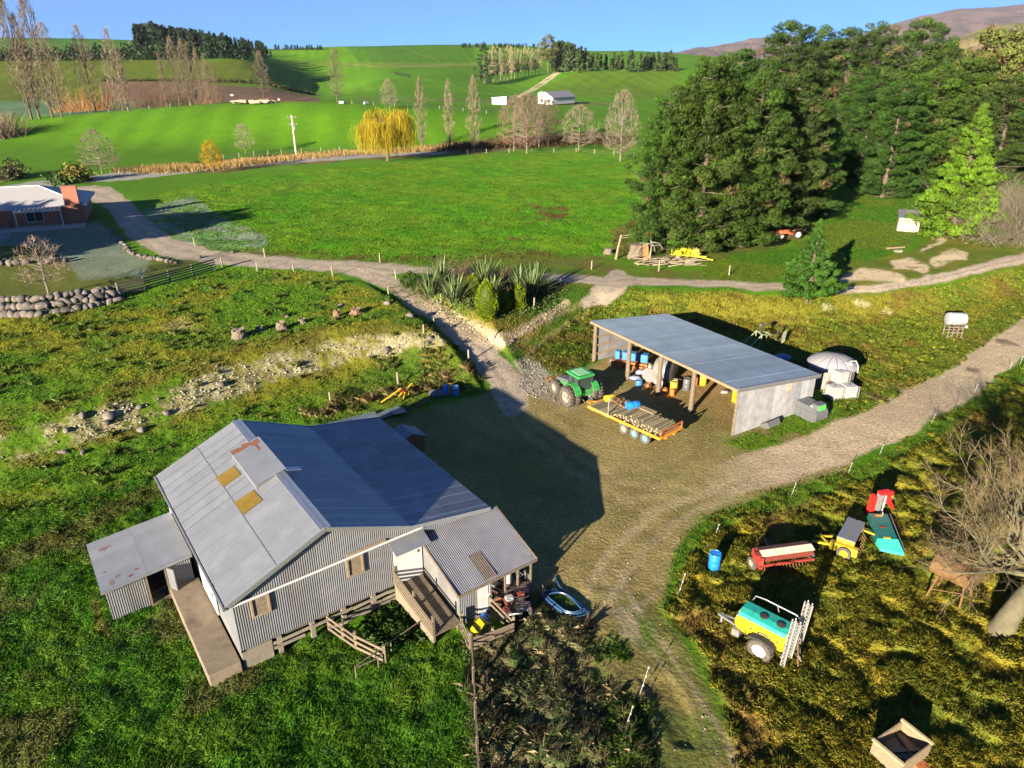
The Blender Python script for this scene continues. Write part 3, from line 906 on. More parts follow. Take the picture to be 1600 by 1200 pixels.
cwall("wall", ((W, D, .6), (0, D, .6)), lambda s: rz_at(W - s) - .05, M_WALLIRON, barn, seed=6)
fl = MB().box((W / 2, D / 2, .95), (W - .1, D - .1, .12)).build("floor", M_DARKWOOD, barn)
bs = MB()
rr = random.Random(2)
for i in range(9):                                            # piles and gappy boards below the front wall
    bs.col = (1, 1, 1)
    MB().box((.12 + i * (W - .24) / 8, .06, .5), (.2, .2, 1.0)).build("pile", M_BLOCK, barn)
MB().box((.65, .02, .5), (1.3, .14, 1.0)).build("base_wall", M_BLOCK, barn)
for k in range(3):
    x = 1.35
    while x < 8.6:
        L_ = rr.uniform(1.4, 2.6); x2 = min(x + L_, 8.8); c = rr.uniform(.75, 1.2); bs.col = (c, c, c)
        if not (rr.random() < .12): bs = MB(); bs.col = (c, c, c); bs.bar((x, -.06 - rr.uniform(0, .04), .22 + k * .27 + rr.uniform(-.03, .03)), (x2 - .03, -.06, .22 + k * .27 + rr.uniform(-.05, .05)), .03, .16); bs.build("base_board", M_BLOCK, barn)
        x = x2
# roof slopes
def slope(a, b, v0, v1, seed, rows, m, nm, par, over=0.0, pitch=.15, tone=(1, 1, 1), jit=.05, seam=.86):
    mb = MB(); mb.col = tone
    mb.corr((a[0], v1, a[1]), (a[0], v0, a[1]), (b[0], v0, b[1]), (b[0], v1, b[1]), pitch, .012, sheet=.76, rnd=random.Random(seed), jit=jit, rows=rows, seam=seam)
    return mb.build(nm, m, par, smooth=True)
rf = slope(PROF[0], PROF[1], -.22, D + .22, 1, 2, M_ROOFIRON, "roof", barn)
def rb(s, e, jit=0): pass
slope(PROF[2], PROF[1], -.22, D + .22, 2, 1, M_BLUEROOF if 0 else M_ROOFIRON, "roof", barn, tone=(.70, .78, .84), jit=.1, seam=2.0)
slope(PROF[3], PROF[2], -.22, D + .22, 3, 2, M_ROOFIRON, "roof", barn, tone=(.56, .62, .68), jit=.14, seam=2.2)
tb = MB()
for a, b in zip(PROF[:-1], PROF[1:]):
    for v in (-.24, D + .24):
        tb.bar((a[0], v, a[1] - .07), (b[0], v, b[1] - .07), .04, .2)
tb.bar((PROF[1][0] - .12, -.24, PROF[1][1] + .01), (PROF[1][0] - .12, D + .24, PROF[1][1] + .01), .26, .03)
tb.bar((PROF[1][0] + .12, -.24, PROF[1][1] + .0), (PROF[1][0] + .12, D + .24, PROF[1][1] + .0), .26, .03)
tb.build("flashing", M_STEEL, barn)
lap = MB()
for t in (.5,):
    u = PROF[0][0] + (PROF[1][0] - PROF[0][0]) * t; z = PROF[0][1] + (PROF[1][1] - PROF[0][1]) * t
    lap.bar((u, -.2, z + .016), (u, D + .2, z + .016), .05, .012)
lap.build("lap_joint", mat("old_zinc", (.22, .23, .25), .6, .3), rf)
gt = MB()
gt.tube([(PROF[0][0] - .07, -.3, PROF[0][1] - .06), (PROF[0][0] - .07, D + .3, PROF[0][1] - .06)], .075, 8)
gt.build("gutter", mat("gutter_zinc", (.12, .13, .15), .5, .4), barn)
gp = MB().tube([(-.05, -.16, 3.62), (2.5, -.16, 3.66), (8.95, -.16, 3.78)], .055, 8).build("white_pipe", M_WHITE, barn)
# skylights on the near slope
sl_n = Vector((-(PROF[1][1] - PROF[0][1]), 0, PROF[1][0] - PROF[0][0])).normalized()
for quad in ([(337, 747), (366, 729), (377, 742), (349, 762)], [(366, 786), (396, 766), (411, 782), (381, 805)]):
    q = [BF.hit(x, y, (PROF[0][0], 0, PROF[0][1]), sl_n) for x, y in quad]
    q = [p + sl_n * .03 for p in q]
    MB().corr(q[0], q[3], q[2], q[1], .1, .011, jit=.06, rnd=random.Random(4)).build("skylight", M_SKYLIGHT, rf, smooth=True)
# raised vent along the ridge
v0, v1 = 5.3, 9.3
vb = MB()
RU, RZ = PROF[1]
vb.plate([(RU - 1.25, v0, RZ - .20), (RU + .30, v0, RZ + .22), (RU + .30, v1, RZ + .22), (RU - 1.25, v1, RZ - .20)][::1], .05)
vent = vb.build("ridge_vent", M_ROOFIRON, barn)
vs = MB()
vs.prism([(RU - 1.2, RZ - .62), (RU + .02, RZ - .05), (RU + .22, RZ - .16), (RU + .22, RZ + .14), (RU - 1.2, RZ - .26)], v0 + .05, v1 - .05)
vs.build("vent_side", M_WALLIRON, vent)
ve = MB(); rr = random.Random(3)
for k in range(7):
    ve.box((RU - 1.15 + k * .2, v1 - .2 - rr.uniform(0, .2), RZ - .165 + k * .0542), (.22, rr.uniform(.3, .55), .012), m=Matrix.Rotation(-.265, 4, 'Y'))
ve.box((RU - .1, v1 - .9, RZ + .12), (.12, .8, .012), m=Matrix.Rotation(-.265, 4, 'Y'))
ve.build("rust_patch", M_RUST, vent)
MB().plate([(RU + .3, v0 - .12, RZ + .14), (RU + 1.05, v0 - .12, RZ - .08), (RU + 1.05, v0 + .22, RZ - .08), (RU + .3, v0 + .22, RZ + .14)], .03).build("flashing_strip", M_STEEL, vent)
# front openings
def fr_rect(x0, y0, x1, y1, f=BF, p=(0, 0, 0), n=(0, 1, 0)):
    a = f.hit(x0, y0, p, n); b = f.hit(x1, y1, p, n); return a, b
def window(par, c, wd, ht, ax='x', fm=M_PALEWOOD, pm=M_GLASS, mull=1, out=-.05, broken=False):
    """frame proud of a wall, pane inside; c = centre on the wall"""
    x, y, z = c; b = MB(); k = .09; S = (lambda u, t, v: (u, t, v)) if ax == 'x' else (lambda u, t, v: (t, u, v))
    u0 = x if ax == 'x' else y; t0 = y if ax == 'x' else x
    for sx in (-1, 1): b.box(S(u0 + sx * (wd / 2), t0 + out, z), S(k, .10, ht + k))
    for sz in (-1, 1): b.box(S(u0, t0 + out, z + sz * ht / 2), S(wd - k, .10, k))
    for i in range(mull): b.box(S(u0 + wd * ((i + 1) / (mull + 1) - .5), t0 + out, z), S(.05, .07, ht - k))
    w_ = b.build("window", fm, par)
    MB().box(S(u0, t0 + out * .55, z), S(wd - k, .03, ht - k)).build("pane", pm, w_)
    return w_
M_BOARD = mat("old_board", (.15, .12, .08), .85, var=.35, scale=5, dirt=(.08, .06, .05), dirt_amt=.9, dscale=2.2)
for (x0, y0, x1, y1) in ((397, 938, 415, 950), (545, 872, 563, 892)):
    c = BF.hit((x0 + x1) / 2, (y0 + y1) / 2, (0, 0, 0), (0, 1, 0))
    window(barn, (c.x, -.02, c.z), .72, .95, pm=M_BOARD, mull=0)
c = BF.hit(573, 858, (0, 0, 0), (0, 1, 0))
MB().bar((c.x - 1.0, -.06, c.z + .1), (c.x + .95, -.06, c.z + .12), .06, .14).build("lintel", M_PALEWOOD, barn)
wdr = MB().box((8.12, -.07, 2.12), (1.5, .06, 2.2)).build("door", M_WHITE, barn)
MB().box((8.65, -.12, 2.5), (.05, .05, .14)).build("handle", M_BLACK, wdr)
MB().plate([(7.2, -.75, 3.22), (9.05, -.75, 3.22), (9.05, -.04, 3.5), (7.2, -.04, 3.5)], .04).build("door_hood", M_IRON, barn)
# sliding door and window band in the left wall
sdr = MB().box((-.09, 4.4, 1.95), (.06, 2.5, 2.3)).build("sliding_door", M_WHITE, barn)
MB().box((-.14, 3.35, 1.9), (.05, .05, .2)).build("handle", M_BLACK, sdr)
MB().box((-.08, 11.0, 2.3), (.05, 1.6, 2.2)).build("door", M_WHITE, barn)
MB().box((-.08, 7.9, 3.1), (.04, 3.8, .5)).build("window_band", M_WHITE, barn)

# ---- lean-to shed on the far left ---------------------------------
an = thing("lean_to_shed", "low flat roofed iron shed with rust spots, against the wool shed's left wall", "shed", BF.o, BR)
au0, au1, av0, av1 = -4.05, -.30, 6.72, 10.85
def az(u): return 1.86 + (u - au0) / (au1 - au0) * .34
cwall("wall", ((au0, av0, 0), (-2.35, av0, 0)), lambda s: az(au0 + s) - .03, M_WALLIRON, an, seed=9)
cwall("wall", ((-1.45, av0, 0), (au1, av0, 0)), lambda s: az(-1.45 + s) - .03, M_WALLIRON, an, seed=10)
cwall("wall", ((au0, av1, 0), (au0, av0, 0)), lambda s: az(au0) - .03, M_WALLIRON, an, seed=11)
cwall("wall", ((au1, av1, 0), (au0, av1, 0)), lambda s: az(au1 - s) - .03, M_WALLIRON, an, seed=12)
cwall("wall", ((au1, av0, 0), (au1, av1, 0)), lambda s: az(au1) - .03, M_WALLIRON, an, seed=12)
mb = MB(); mb.corr((au0 - .18, av1 + .15, az(au0)), (au0 - .18, av0 - .18, az(au0)), (au1 + .12, av0 - .18, az(au1)), (au1 + .12, av1 + .15, az(au1)), .1, .012, rnd=random.Random(8), jit=.06, rows=2)
ar = mb.build("roof", M_ROOFIRON, an, smooth=True)
rr = random.Random(12)
for (u, v, w_, h_) in ((-3.6, 10.0, .5, .22), (-3.35, 10.05, .35, .12), (-3.4, 7.3, .35, .12), (-3.7, 6.95, .3, .3), (-2.9, 6.9, .3, .12), (-3.85, 8.0, .2, .1), (-2.6, 7.2, .25, .1)):
    n_ = 9; poly = [(u + w_ * .5 * rr.uniform(.5, 1.1) * math.cos(6.283 * k / n_), v + h_ * .9 * rr.uniform(.5, 1.1) * math.sin(6.283 * k / n_)) for k in range(n_)]
    MB().add([(x, y, az(x) + .017) for x, y in poly], [tuple(range(n_))]).build("rust_patch", M_RUST, ar)
MB().bar((au0 - .2, av0 - .2, az(au0) - .06), (au1 + .1, av0 - .2, az(au1) - .06), .05, .14).build("fascia", M_IRON, an)
d_ = MB(); d_.box((-2.33, av0 - .03, .95), (.08, .08, 1.9)); d_.box((-1.47, av0 - .03, .95), (.08, .08, 1.95)); d_.box((-1.9, av0 - .03, .06), (.9, .12, .12))
d_.build("door_frame", M_WOOD, an)
MB().box((-1.9, 8.8, .05), (3.6, 3.9, .1)).build("floor", M_CONC, an)
MB().box((-1.28, av0 - .25, 1.0), (.06, .5, 1.75), m=Matrix.Rotation(.5, 4, 'Z')).build("door", M_RUST if 0 else M_WALLIRON, an)

# ---- loading platform ---------------------------------------------
pl = MB(); pl.box((-.78, 3.3, .32), (1.36, 6.9, .66), bev=.03)
po = pl.build("loading_platform", M_CONC, None, loc=BF.o, rz=BR)
tag(po, "long stained concrete loading platform along the left wall of the wool shed", "platform")

# ---- lean-to at the right: shearers' room -------------------------
lt_ = thing("iron_annex", "small skillion roofed iron annex with white door and corner windows, right of the stock ramp", "shed", BF.o, BR)
lu0, lu1, lv0 = 8.95, 13.15, -3.32
def lz(v): return 3.22 + (v / lv0) * (2.06 - 3.22)
M_LAP = mat("flat_iron", (.19, .19, .19), .5, .3, var=.15, scale=2, dirt=(.3, .27, .22), dirt_amt=.4)
cwall("wall", ((lu0, 0, .05), (lu0, lv0, .05)), lambda s: lz(-s) - .04, M_LAP, lt_, amp=.004, seed=21, jit=.16)
cwall("wall", ((lu0, lv0, .05), (lu0 + .92, lv0, .05)), lambda s: lz(lv0) - .02, M_WALLIRON, lt_, seed=22)
mb = MB(); mb.col = (.82, .80, .84)
mb.corr((lu0 - .16, lv0 - .2, lz(lv0 - .2)), (lu1 + .14, lv0 - .2, lz(lv0 - .2)), (lu1 + .14, -.03, lz(0)), (lu0 - .16, -.03, lz(0)), .1, .02, rnd=random.Random(18), jit=.1)
lr = mb.build("roof", M_IRON, lt_, smooth=True)
mb = MB(); mb.corr((10.35, lv0 - .1, lz(lv0) + .025), (10.98, lv0 - .1, lz(lv0) + .025), (10.98, lv0 + 1.35, lz(lv0 + 1.35) + .032), (10.35, lv0 + 1.35, lz(lv0 + 1.35) + .032), .1, .02, jit=.1)
mb.build("rusty_sheet", mat("rust_mottled", (.10, .078, .068), .8, .1, var=.5, scale=14, dirt=(.05, .03, .025), dirt_amt=.9, dscale=9), lr, smooth=True)
tb = MB()
tb.bar((lu0 - .18, lv0 - .22, lz(lv0) - .10), (lu1 + .16, lv0 - .22, lz(lv0) - .10), .05, .12)
tb.bar((lu1 + .16, lv0 - .2, lz(lv0) - .06), (lu1 + .16, 0, lz(0) - .06), .05, .14); tb.bar((lu0 - .18, lv0 - .2, lz(lv0) - .06), (lu0 - .18, 0, lz(0) - .06), .05, .14)
tb.build("fascia", M_WOOD, lt_)
dr = MB(); dr.box((10.28, lv0 - .03, 1.05), (.72, .05, 1.86))
dr.box((10.28, lv0 - .07, 1.5), (.46, .02, .6)); dr.box((10.28, lv0 - .07, .68), (.46, .02, .6))
do = dr.build("door", M_WHITE, lt_)
MB().ball((10.56, lv0 - .1, 1.02), .04, 8, 5).build("handle", M_BLACK, do)
ff = MB()
for x in (9.89, 10.68, 11.55, 12.3, 13.1): ff.box((x, lv0, 1.05), (.08, .09, 2.0))
ff.box((11.9, lv0, 1.98), (2.4, .09, .09)); ff.box((10.28, lv0, 2.02), (.7, .09, .06)); ff.box((11.9, lv0 - .02, .66), (2.36, .12, .06))
for y in (lv0 + .9, lv0 + 1.9): ff.box((lu1, y, 1.15), (.08, .08, 2.1))
ff.box((lu1, lv0 + .95, 2.05), (.08, 1.9, .08)); ff.box((lu1, lv0 + .95, .9), (.1, 1.85, .06))
ff.build("timber_frame", M_WOOD, lt_)
bw = MB(); bw.box((11.9, lv0, .33), (2.32, .08, .62)); bw.build("brick_panel", M_BRICK, lt_)
bw = MB(); bw.box((lu1, -1.62, .45), (.07, 3.2, .88)); bw.box((lu1, -.7, 1.6), (.06, 1.36, 2.0)); bw.build("side_wall", M_LAP, lt_)
for x, wd in ((11.11, .78), (11.92, .67), (12.7, .72)):
    MB().box((x, lv0 + .01, 1.32), (wd, .012, 1.22)).build("window_pane", M_CLEAR, lt_)
for y in (lv0 + .45, lv0 + 1.4): MB().box((lu1, y, 1.47), (.012, .8, 1.08)).build("window_pane", M_CLEAR, lt_)
MB().box((11.05, -1.65, .06), (4.1, 3.2, .1)).build("floor", M_CONC, lt_)
MB().box((9.0 + 1.9, -.12, 1.5), (3.9, .04, 2.9)).build("inner_wall", mat("hardboard", (.30, .23, .13), .8, var=.15), lt_)
it = MB(); it.box((12.2, lv0 + .5, .75), (.75, .55, .06)); it.box((12.2, lv0 + .5, .4), (.6, .45, .65)); bo = it.build("bench", M_WOOD, lt_)
wc = MB(); wc.lathe([(.17, .78), (.2, .85), (.2, 1.35), (.12, 1.42), (0.02, 1.44)], 12, (12.05, lv0 + .45, 0))
tag(wc.build("water_cylinder", M_WHITE, None, loc=BF.o, rz=BR, smooth=True), "white cylinder standing behind the corner window of the annex", "cylinder")

# ---- stock ramp ----------------------------------------------------
rp_ = thing("stock_ramp", "wooden stock ramp with plank railing leading up to the white door", "ramp", BF.o, BR)
ru0, ru1 = 7.38, 8.78
deck = MB(); rr = random.Random(4)
for k in range(22):
    v = -.05 - k * .165; z = 1.02 - k * .022; c = rr.uniform(.8, 1.15); deck.col = (c, c, c)
    deck.box(((ru0 + ru1) / 2, v - .08, z), (ru1 - ru0, .155, .05))
deck.build("deck", M_WOOD, rp_)
sp = MB()
for x in (ru0 + .03, ru1 - .03):
    for k in range(4): MB().box((x, -.3 - k * 1.05, .42 - k * .04), (.1, .1, .95 - k * .1)).build("support_post", M_WOOD, rp_)
sb = MB(); rr = random.Random(5)
for k in range(3):
    c = rr.uniform(.9, 1.1); sb.col = (c, c, c)
    sb.bar((ru0 - .04, -.02, .86 - k * .28), (ru0 - .04, -3.66, .36 - k * .2), .035, .26)
sb.build("side_boards", mat("bleached_board", (.165, .14, .10), .85, var=.2, scale=6), rp_)
for k in range(4):
    c = rr.uniform(.85, 1.1); r_ = MB(); r_.col = (c, c, c)
    r_.bar((ru0 - .07, -.02, 1.20 + k * .22), (ru0 - .07, -3.68, .70 + k * .20), .04, .12)
    r_.build("rail", M_WOOD, rp_)
for v in (-.08, -1.9, -3.62):
    p_ = MB(); z = 1.0 + v * .13; p_.box((ru0 - .0, v, z + .42), (.1, .1, 1.5)); p_.build("rail_post", M_WOOD, rp_)

# ---- plank fences by the wool shed ---------------------------------
def plank_fence(name, label, pts, heights, rails=3, h=1.05, m=M_WOOD, post=.13, group=None, cat="fence", railh=.13, seed=0):
    """posts at ground points, rails between them"""
    o = Vector(pts[0]); t = thing(name, label, cat, o, 0, group); rr = random.Random(seed)
    P = [Vector(p) - o for p in pts]
    for p in P:
        b = MB(); c = rr.uniform(.85, 1.15); b.col = (c, c, c)
        b.box((p.x, p.y, p.z + h * .5), (post, post, h + .15)); b.build("post", m, t)
    for k in range(rails):
        for a, b_ in zip(P[:-1], P[1:]):
            z = h * (k + .75) / (rails) - .04
            d = (b_ - a).normalized(); n = Vector((d.y, -d.x, 0)) * (post * .62)
            bb = MB(); c = rr.uniform(.8, 1.2); bb.col = (c, c, c)
            bb.bar(a + n + Vector((0, 0, z + rr.uniform(-.03, .03))), b_ + n + Vector((0, 0, z + rr.uniform(-.03, .03))), .035, railh)
            bb.build("rail", m, t)
    return t
plank_fence("plank_fence", "three rail plank fence running from the wool shed wall out into the grass", Gs([(515, 984), (537, 1000), (557, 1014), (602, 1036)]), None, 3, .95, seed=3)
pen = Gs([(722, 985), (735, 1016)])
plank_fence("plank_fence", "short plank fence at the left corner of the annex pen", pen, None, 3, 1.0, seed=4)
plank_fence("plank_fence", "plank gate across the front of the annex pen", Gs([(737, 1016), (770, 1004), (802, 991)]), None, 4, .8, seed=5)
plank_fence("plank_fence", "plank fence on the right side of the annex pen by the white door", Gs([(767, 955), (802, 991)]), None, 3, 1.0, seed=6)
pr = thing("pipe_rail", "thin bent pipe rail lying over the grass below the stock ramp", "rail", G(557, 1062))
o = pr.location
tb = MB(); q = [Vector(p) - o for p in Gs([(557, 1062), (592, 1046), (612, 1020), (665, 985)])]
tb.tube([q[0] + Vector((0, 0, .1)), q[0] + Vector((0, 0, .75)), q[3] + Vector((0, 0, .75))], .03, 6)
tb.tube([q[0] + Vector((0, 0, .65)), q[1] + Vector((0, 0, .65))], .025, 6)
for p in (q[1], q[2]): tb.tube([p, p + Vector((0, 0, .7))], .03, 6)
tb.build("pipe", M_WOOD, pr)

# ---- pole shed ------------------------------------------------------
SR = math.atan2(-.853, .521)
SF = Frame((7.26, 58.2, 0.0), SR)
SW, SD = 16.2, 8.3
ps = thing("pole_shed", "open fronted pole shed with blue grey mono pitch roof and patched iron end wall", "shed", SF.o, SR)
ZF, ZB = 3.62, 2.75
def sz(v): return ZF + (ZB - ZF) * v / SD
mb = MB(); mb.col = (1, 1, 1)
mb.corr((-.25, -.45, sz(-.45) + .1), (SW + .2, -.45, sz(-.45) + .1), (SW + .2, SD + .3, sz(SD + .3) + .1), (-.25, SD + .3, sz(SD + .3) + .1), .19, .02, sheet=.9, rnd=random.Random(3), jit=.07, seam=1.35)
mb.build("roof", M_BLUEROOF, ps, smooth=True)
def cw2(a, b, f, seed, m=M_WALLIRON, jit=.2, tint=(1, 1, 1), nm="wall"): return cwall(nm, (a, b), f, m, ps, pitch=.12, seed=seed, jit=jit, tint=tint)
M_PATCH = mat("patched_iron", (.27, .272, .29), .55, .3, var=.22, scale=1.6, dirt=(.30, .27, .25), dirt_amt=.5, dscale=.8)
cw2((SW, 0, 0), (SW, SD, 0), lambda s: sz(s) - .05, 31, M_PATCH)
cw2((0, SD, 0), (0, .05, 0), lambda s: sz(SD - s) + .0, 32, M_WALLIRON, .12)
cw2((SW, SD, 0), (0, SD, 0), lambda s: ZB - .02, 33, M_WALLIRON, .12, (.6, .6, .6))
p5 = MB(); p5.box((SW + .035, 5.3, 2.55), (.01, .55, .62)); p5.build("rusty_sheet", mat("pink_rust", (.50, .30, .22), .8, var=.3, scale=6), ps)
fs = MB(); fs.bar((SW + .18, -.45, sz(-.45) + .0), (SW + .18, SD + .3, sz(SD + .3) + .0), .05, .32); fs.build("barge", M_IRON, ps)
fs = MB(); fs.bar((-.25, -.42, sz(-.45) - .04), (SW + .2, -.42, sz(-.45) - .04), .05, .2); fs.bar((-.25, 0.05, sz(0) - .16), (SW, .05, sz(0) - .16), .1, .25)
fs.build("front_beam", M_PALEWOOD, ps)
for i in range(5):
    x = [0, 4.55, 8.3, 11.9, SW - .12][i]
    b = MB(); b.tube([(x, .02, -.1), (x, .02, sz(0) - .05)], [.20, .17] if i < 4 else [.12, .12], 9); b.build("post", M_WOOD, ps, smooth=True)
rft = MB()
for x in (0.12, 4.55, 8.3, 11.9, SW - .15): rft.bar((x, 0, sz(0) - .12), (x, SD, sz(SD) - .12), .08, .22)
for v in (1.5, 3.2, 4.9, 6.6, 8.1): rft.bar((0, v, sz(v) + .02), (SW, v, sz(v) + .02), .1, .06)
rft.build("rafter", M_PALEWOOD, ps)
gi = MB()
for z in (.7, 1.5, 2.3): gi.bar((.1, .1, z), (.1, SD, z), .06, .13)
gi.build("girt", M_PALEWOOD, ps)
for v in (4.1, 8.1): MB().tube([(.14, v, 0), (.14, v, sz(v))], .13, 8).build("post", M_WOOD, ps)

# ---- brick house -----------------------------------------------------
hp = G(136, 347)
HRZ = R(23)
hs = thing("brick_house", "brick bungalow with pale grey hipped roof and tall brick chimney at its right end", "house", hp, HRZ)
HW, HD, HE = 19.0, 11.5, 2.7
M_HROOF = mat("pale_tile_roof", (.33, .325, .33), .6, .1, var=.10, scale=3)
M_HBLUE = M_HROOF
wl = MB()
wl.box((-HW / 2 - .2, HD / 2, HE / 2), (HW, HD, HE)); wl.build("wall", M_BRICK, hs)
e = .7; rz_ = HE + 2.35
A = (-HW - .2 - e, -e, HE); B = (-.2 + e, -e, HE); Cc = (-.2 + e, HD + e, HE); Dd = (-HW - .2 - e, HD + e, HE)
r0 = (-HW + HD / 2 - .2 - .6, HD / 2, rz_); r1 = (-HD / 2 - .4, HD / 2, rz_)
rb_ = MB(); rb_.add([A, B, Cc, Dd, r0, r1, (A[0], A[1], HE - .18), (B[0], B[1], HE - .18), (Cc[0], Cc[1], HE - .18), (Dd[0], Dd[1], HE - .18)],
    [(0, 1, 5, 4), (1, 2, 5), (2, 3, 4, 5), (3, 0, 4), (6, 7, 1, 0), (7, 8, 2, 1), (8, 9, 3, 2), (9, 6, 0, 3), (9, 8, 7, 6)])
hro = rb_.build("roof", M_HROOF, hs)
rg = MB()
for a, b in ((A, r0), (B, r1), (Cc, r1), (Dd, r0), (r0, r1)): rg.tube([a, b], .1, 6)
rg.build("ridge_cap", M_WHITE, hro)
ch = MB(); ch.col = (.95, .95, .95)
ch.box((-1.15, -.5, 1.0), (2.5, 1.1, 2.4)); ch.prism([(-2.4, 2.2), (.1, 2.2), (-.3, 3.3), (-2.2, 3.3)], -1.0, .0); ch.box((-1.25, -.5, 4.3), (1.95, .95, 2.3)); ch.box((-1.25, -.5, 5.5), (2.1, 1.1, .18))
ch.build("chimney", M_BRICK, hs)
dn = MB(); dn.box((-13.0, -.04, 1.1), (1.5, .08, 2.1)); dw = dn.build("door", M_WHITE, hs); MB().box((-13.0, -.09, 1.1), (1.0, .03, 1.9)).build("pane", M_GLASS, dw)
window(hs, (-17, 0, 1.6), 1.6, 1.2, fm=M_WHITE); window(hs, (-6.6, 0, 1.4), 2.2, 1.6, fm=M_WHITE); window(hs, (-.2, 5.6, 1.5), 1.6, 1.2, ax='y', fm=M_WHITE, out=.05)
pg = thing("pergola", "white timber pergola on the house front left of the chimney", "pergola", hp, HRZ)
b = MB()
for k in range(11): b.bar((-8.4 + k * .55, -.7, 2.72), (-8.4 + k * .55, -3.0, 2.72), .06, .2)
b.build("slat", M_WHITE, pg)
b = MB(); b.bar((-8.6, -3.0, 2.6), (-2.6, -3.0, 2.6), .1, .3); b.bar((-8.6, -.75, 2.6), (-2.6, -.75, 2.6), .1, .2); b.bar((-8.55, -.75, 2.6), (-8.55, -3.0, 2.6), .1, .3); b.build("beam", M_WHITE, pg)
for x in (-8.5, -2.7): MB().box((x, -3.0, 1.3), (.14, .14, 2.6)).build("post", M_WHITE, pg)
ter = MB(); ter.box((-9.5, -2.2, .03), (19, 4.2, .14)); tag(ter.build("terrace", mat("terrace_slab", (.30, .29, .27), .8, var=.12), None, loc=hp, rz=HRZ), kind='structure')
for i, (x, y) in enumerate(((-11.2, -1.6), (-9.6, -1.5), (-12.5, -1.3))):
    t = thing("garden_chair", "dark garden chair on the shaded house terrace", "chair", hp + Matrix.Rotation(HRZ, 3, 'Z') @ Vector((x, y, .1)), R(20 * i), "garden chairs on the terrace")
    MB().box((0, 0, .42), (.5, .5, .06)).build("seat", M_DARKWOOD, t); MB().box((0, .25, .75), (.5, .05, .6)).build("backrest", M_DARKWOOD, t)
    for sx in (-1, 1):
        for sy in (-1, 1): MB().box((sx * .22, sy * .22, .2), (.05, .05, .4)).build("leg", M_DARKWOOD, t)

# ---- far cottage and shed ---------------------------------------------
p = G(852, 163); a = up_at(p, 852, 150)
cs = p.y / 1109 / CP * 1.0
cot = thing("white_cottage", "small white weatherboard cottage with dark gable roof beyond the bare trees", "cottage", p, R(-25))
wdt = 24 * cs; ln = 52 * cs; eh = 9 * cs
b = MB(); b.box((0, ln / 2, eh / 2), (wdt, ln, eh)); b.prism([(-wdt / 2, eh - .02), (wdt / 2, eh - .02), (0, eh + 6 * cs)], 0, ln - .01); b.build("wall", M_WHITE, cot)
b = MB()
for s in (-1, 1): b.plate([(s * (wdt / 2 + .5), -.5, eh - .4), (0, -.5, eh + 6 * cs + .1), (0, ln + .5, eh + 6 * cs + .1), (s * (wdt / 2 + .5), ln + .5, eh - .4)][::s], .2)
b.build("roof", mat("slate_roof", (.16, .15, .17), .6), cot)
for s in (-1, 1): window(cot, (s * wdt * .24, 0, eh * .52), 4.2 * cs, 3.6 * cs, fm=M_WHITE, mull=1, out=-.1)
cot.rotation_euler = (0, 0, R(-38))
p2 = G(846, 157)
b = MB().lathe([(1.8, -.5), (1.8, 3.6), (0.1, 4.2)], 14); tag(b.build("water_tank", mat("tank_grey", (.5, .53, .5), .6), None, loc=p2, smooth=True), "pale cylindrical water tank left of the white cottage", "tank")
p = G(781, 163.5); cs = p.y / 1109 / CP
ws = thing("white_shed", "plain white box shed with mono pitch roof in the far paddock", "shed", p, R(-18))
b = MB(); b.prism([(-11 * cs, 0), (-11 * cs, 8.5 * cs), (9 * cs, 10.0 * cs), (9 * cs, 0)], 0, 9 * cs); b.build("wall", M_WHITE, ws)
b = MB(); b.plate([(-11.6 * cs, -.3, 8.6 * cs), (9.6 * cs, -.3, 10.2 * cs), (9.6 * cs, 9.4 * cs, 10.2 * cs), (-11.6 * cs, 9.4 * cs, 8.6 * cs)], .2); b.build("roof", M_IRON, ws)

# ---- little hut in the paddock ----------------------------------------
p = Gs([(1401, 361), (1434, 364)])
hd = (p[1] - p[0]); hrz = math.atan2(hd.y, hd.x)
ht = thing("old_hut", "small weathered board hut with light tin roof on the paddock lawn", "hut", p[0], hrz)
w_ = hd.length; h_ = 2.0
b = MB(); rr = random.Random(5)
for k in range(9): 
    c = rr.uniform(.8, 1.2); b.col = (c, c, c); b.box((w_ / 2, .0, .12 + k * .215), (w_, .05, .2))
for k in range(9):
    c = rr.uniform(.8, 1.2); b.col = (c, c, c)
    b.box((0, 1.15, .12 + k * .215), (.05, 2.2, .2)); b.box((w_, 1.15, .12 + k * .215), (.05, 2.2, .2))
b.box((w_ / 2, 2.3, 1), (w_, .05, 2))
b.build("wall", mat("bleached_hut_board", (.27, .23, .185), .9, var=.25, scale=3), ht)
b = MB(); b.corr((-.2, -.3, h_), (w_ + .2, -.3, h_), (w_ + .2, 2.6, h_ + .75), (-.2, 2.6, h_ + .75), .15, .02, jit=.2, sheet=1.2); b.build("roof", M_IRON, ht, smooth=True)
# ------------------------------------------------------------------ vegetation
M_LEAF = leaf_mat("foliage", .18)
M_GRASS = leaf_mat("grass_blades", .30)
M_DRY = leaf_mat("dry_twigs", .0, .9)
M_BARK = mat("bark", (.085, .065, .045), .95, var=.3, scale=4, bump=.02, bscale=6)
M_PBARK = mat("pale_bark", (.13, .112, .085), .9, var=.3, scale=3, dirt=(.14, .13, .07), dirt_amt=.7, dscale=2)

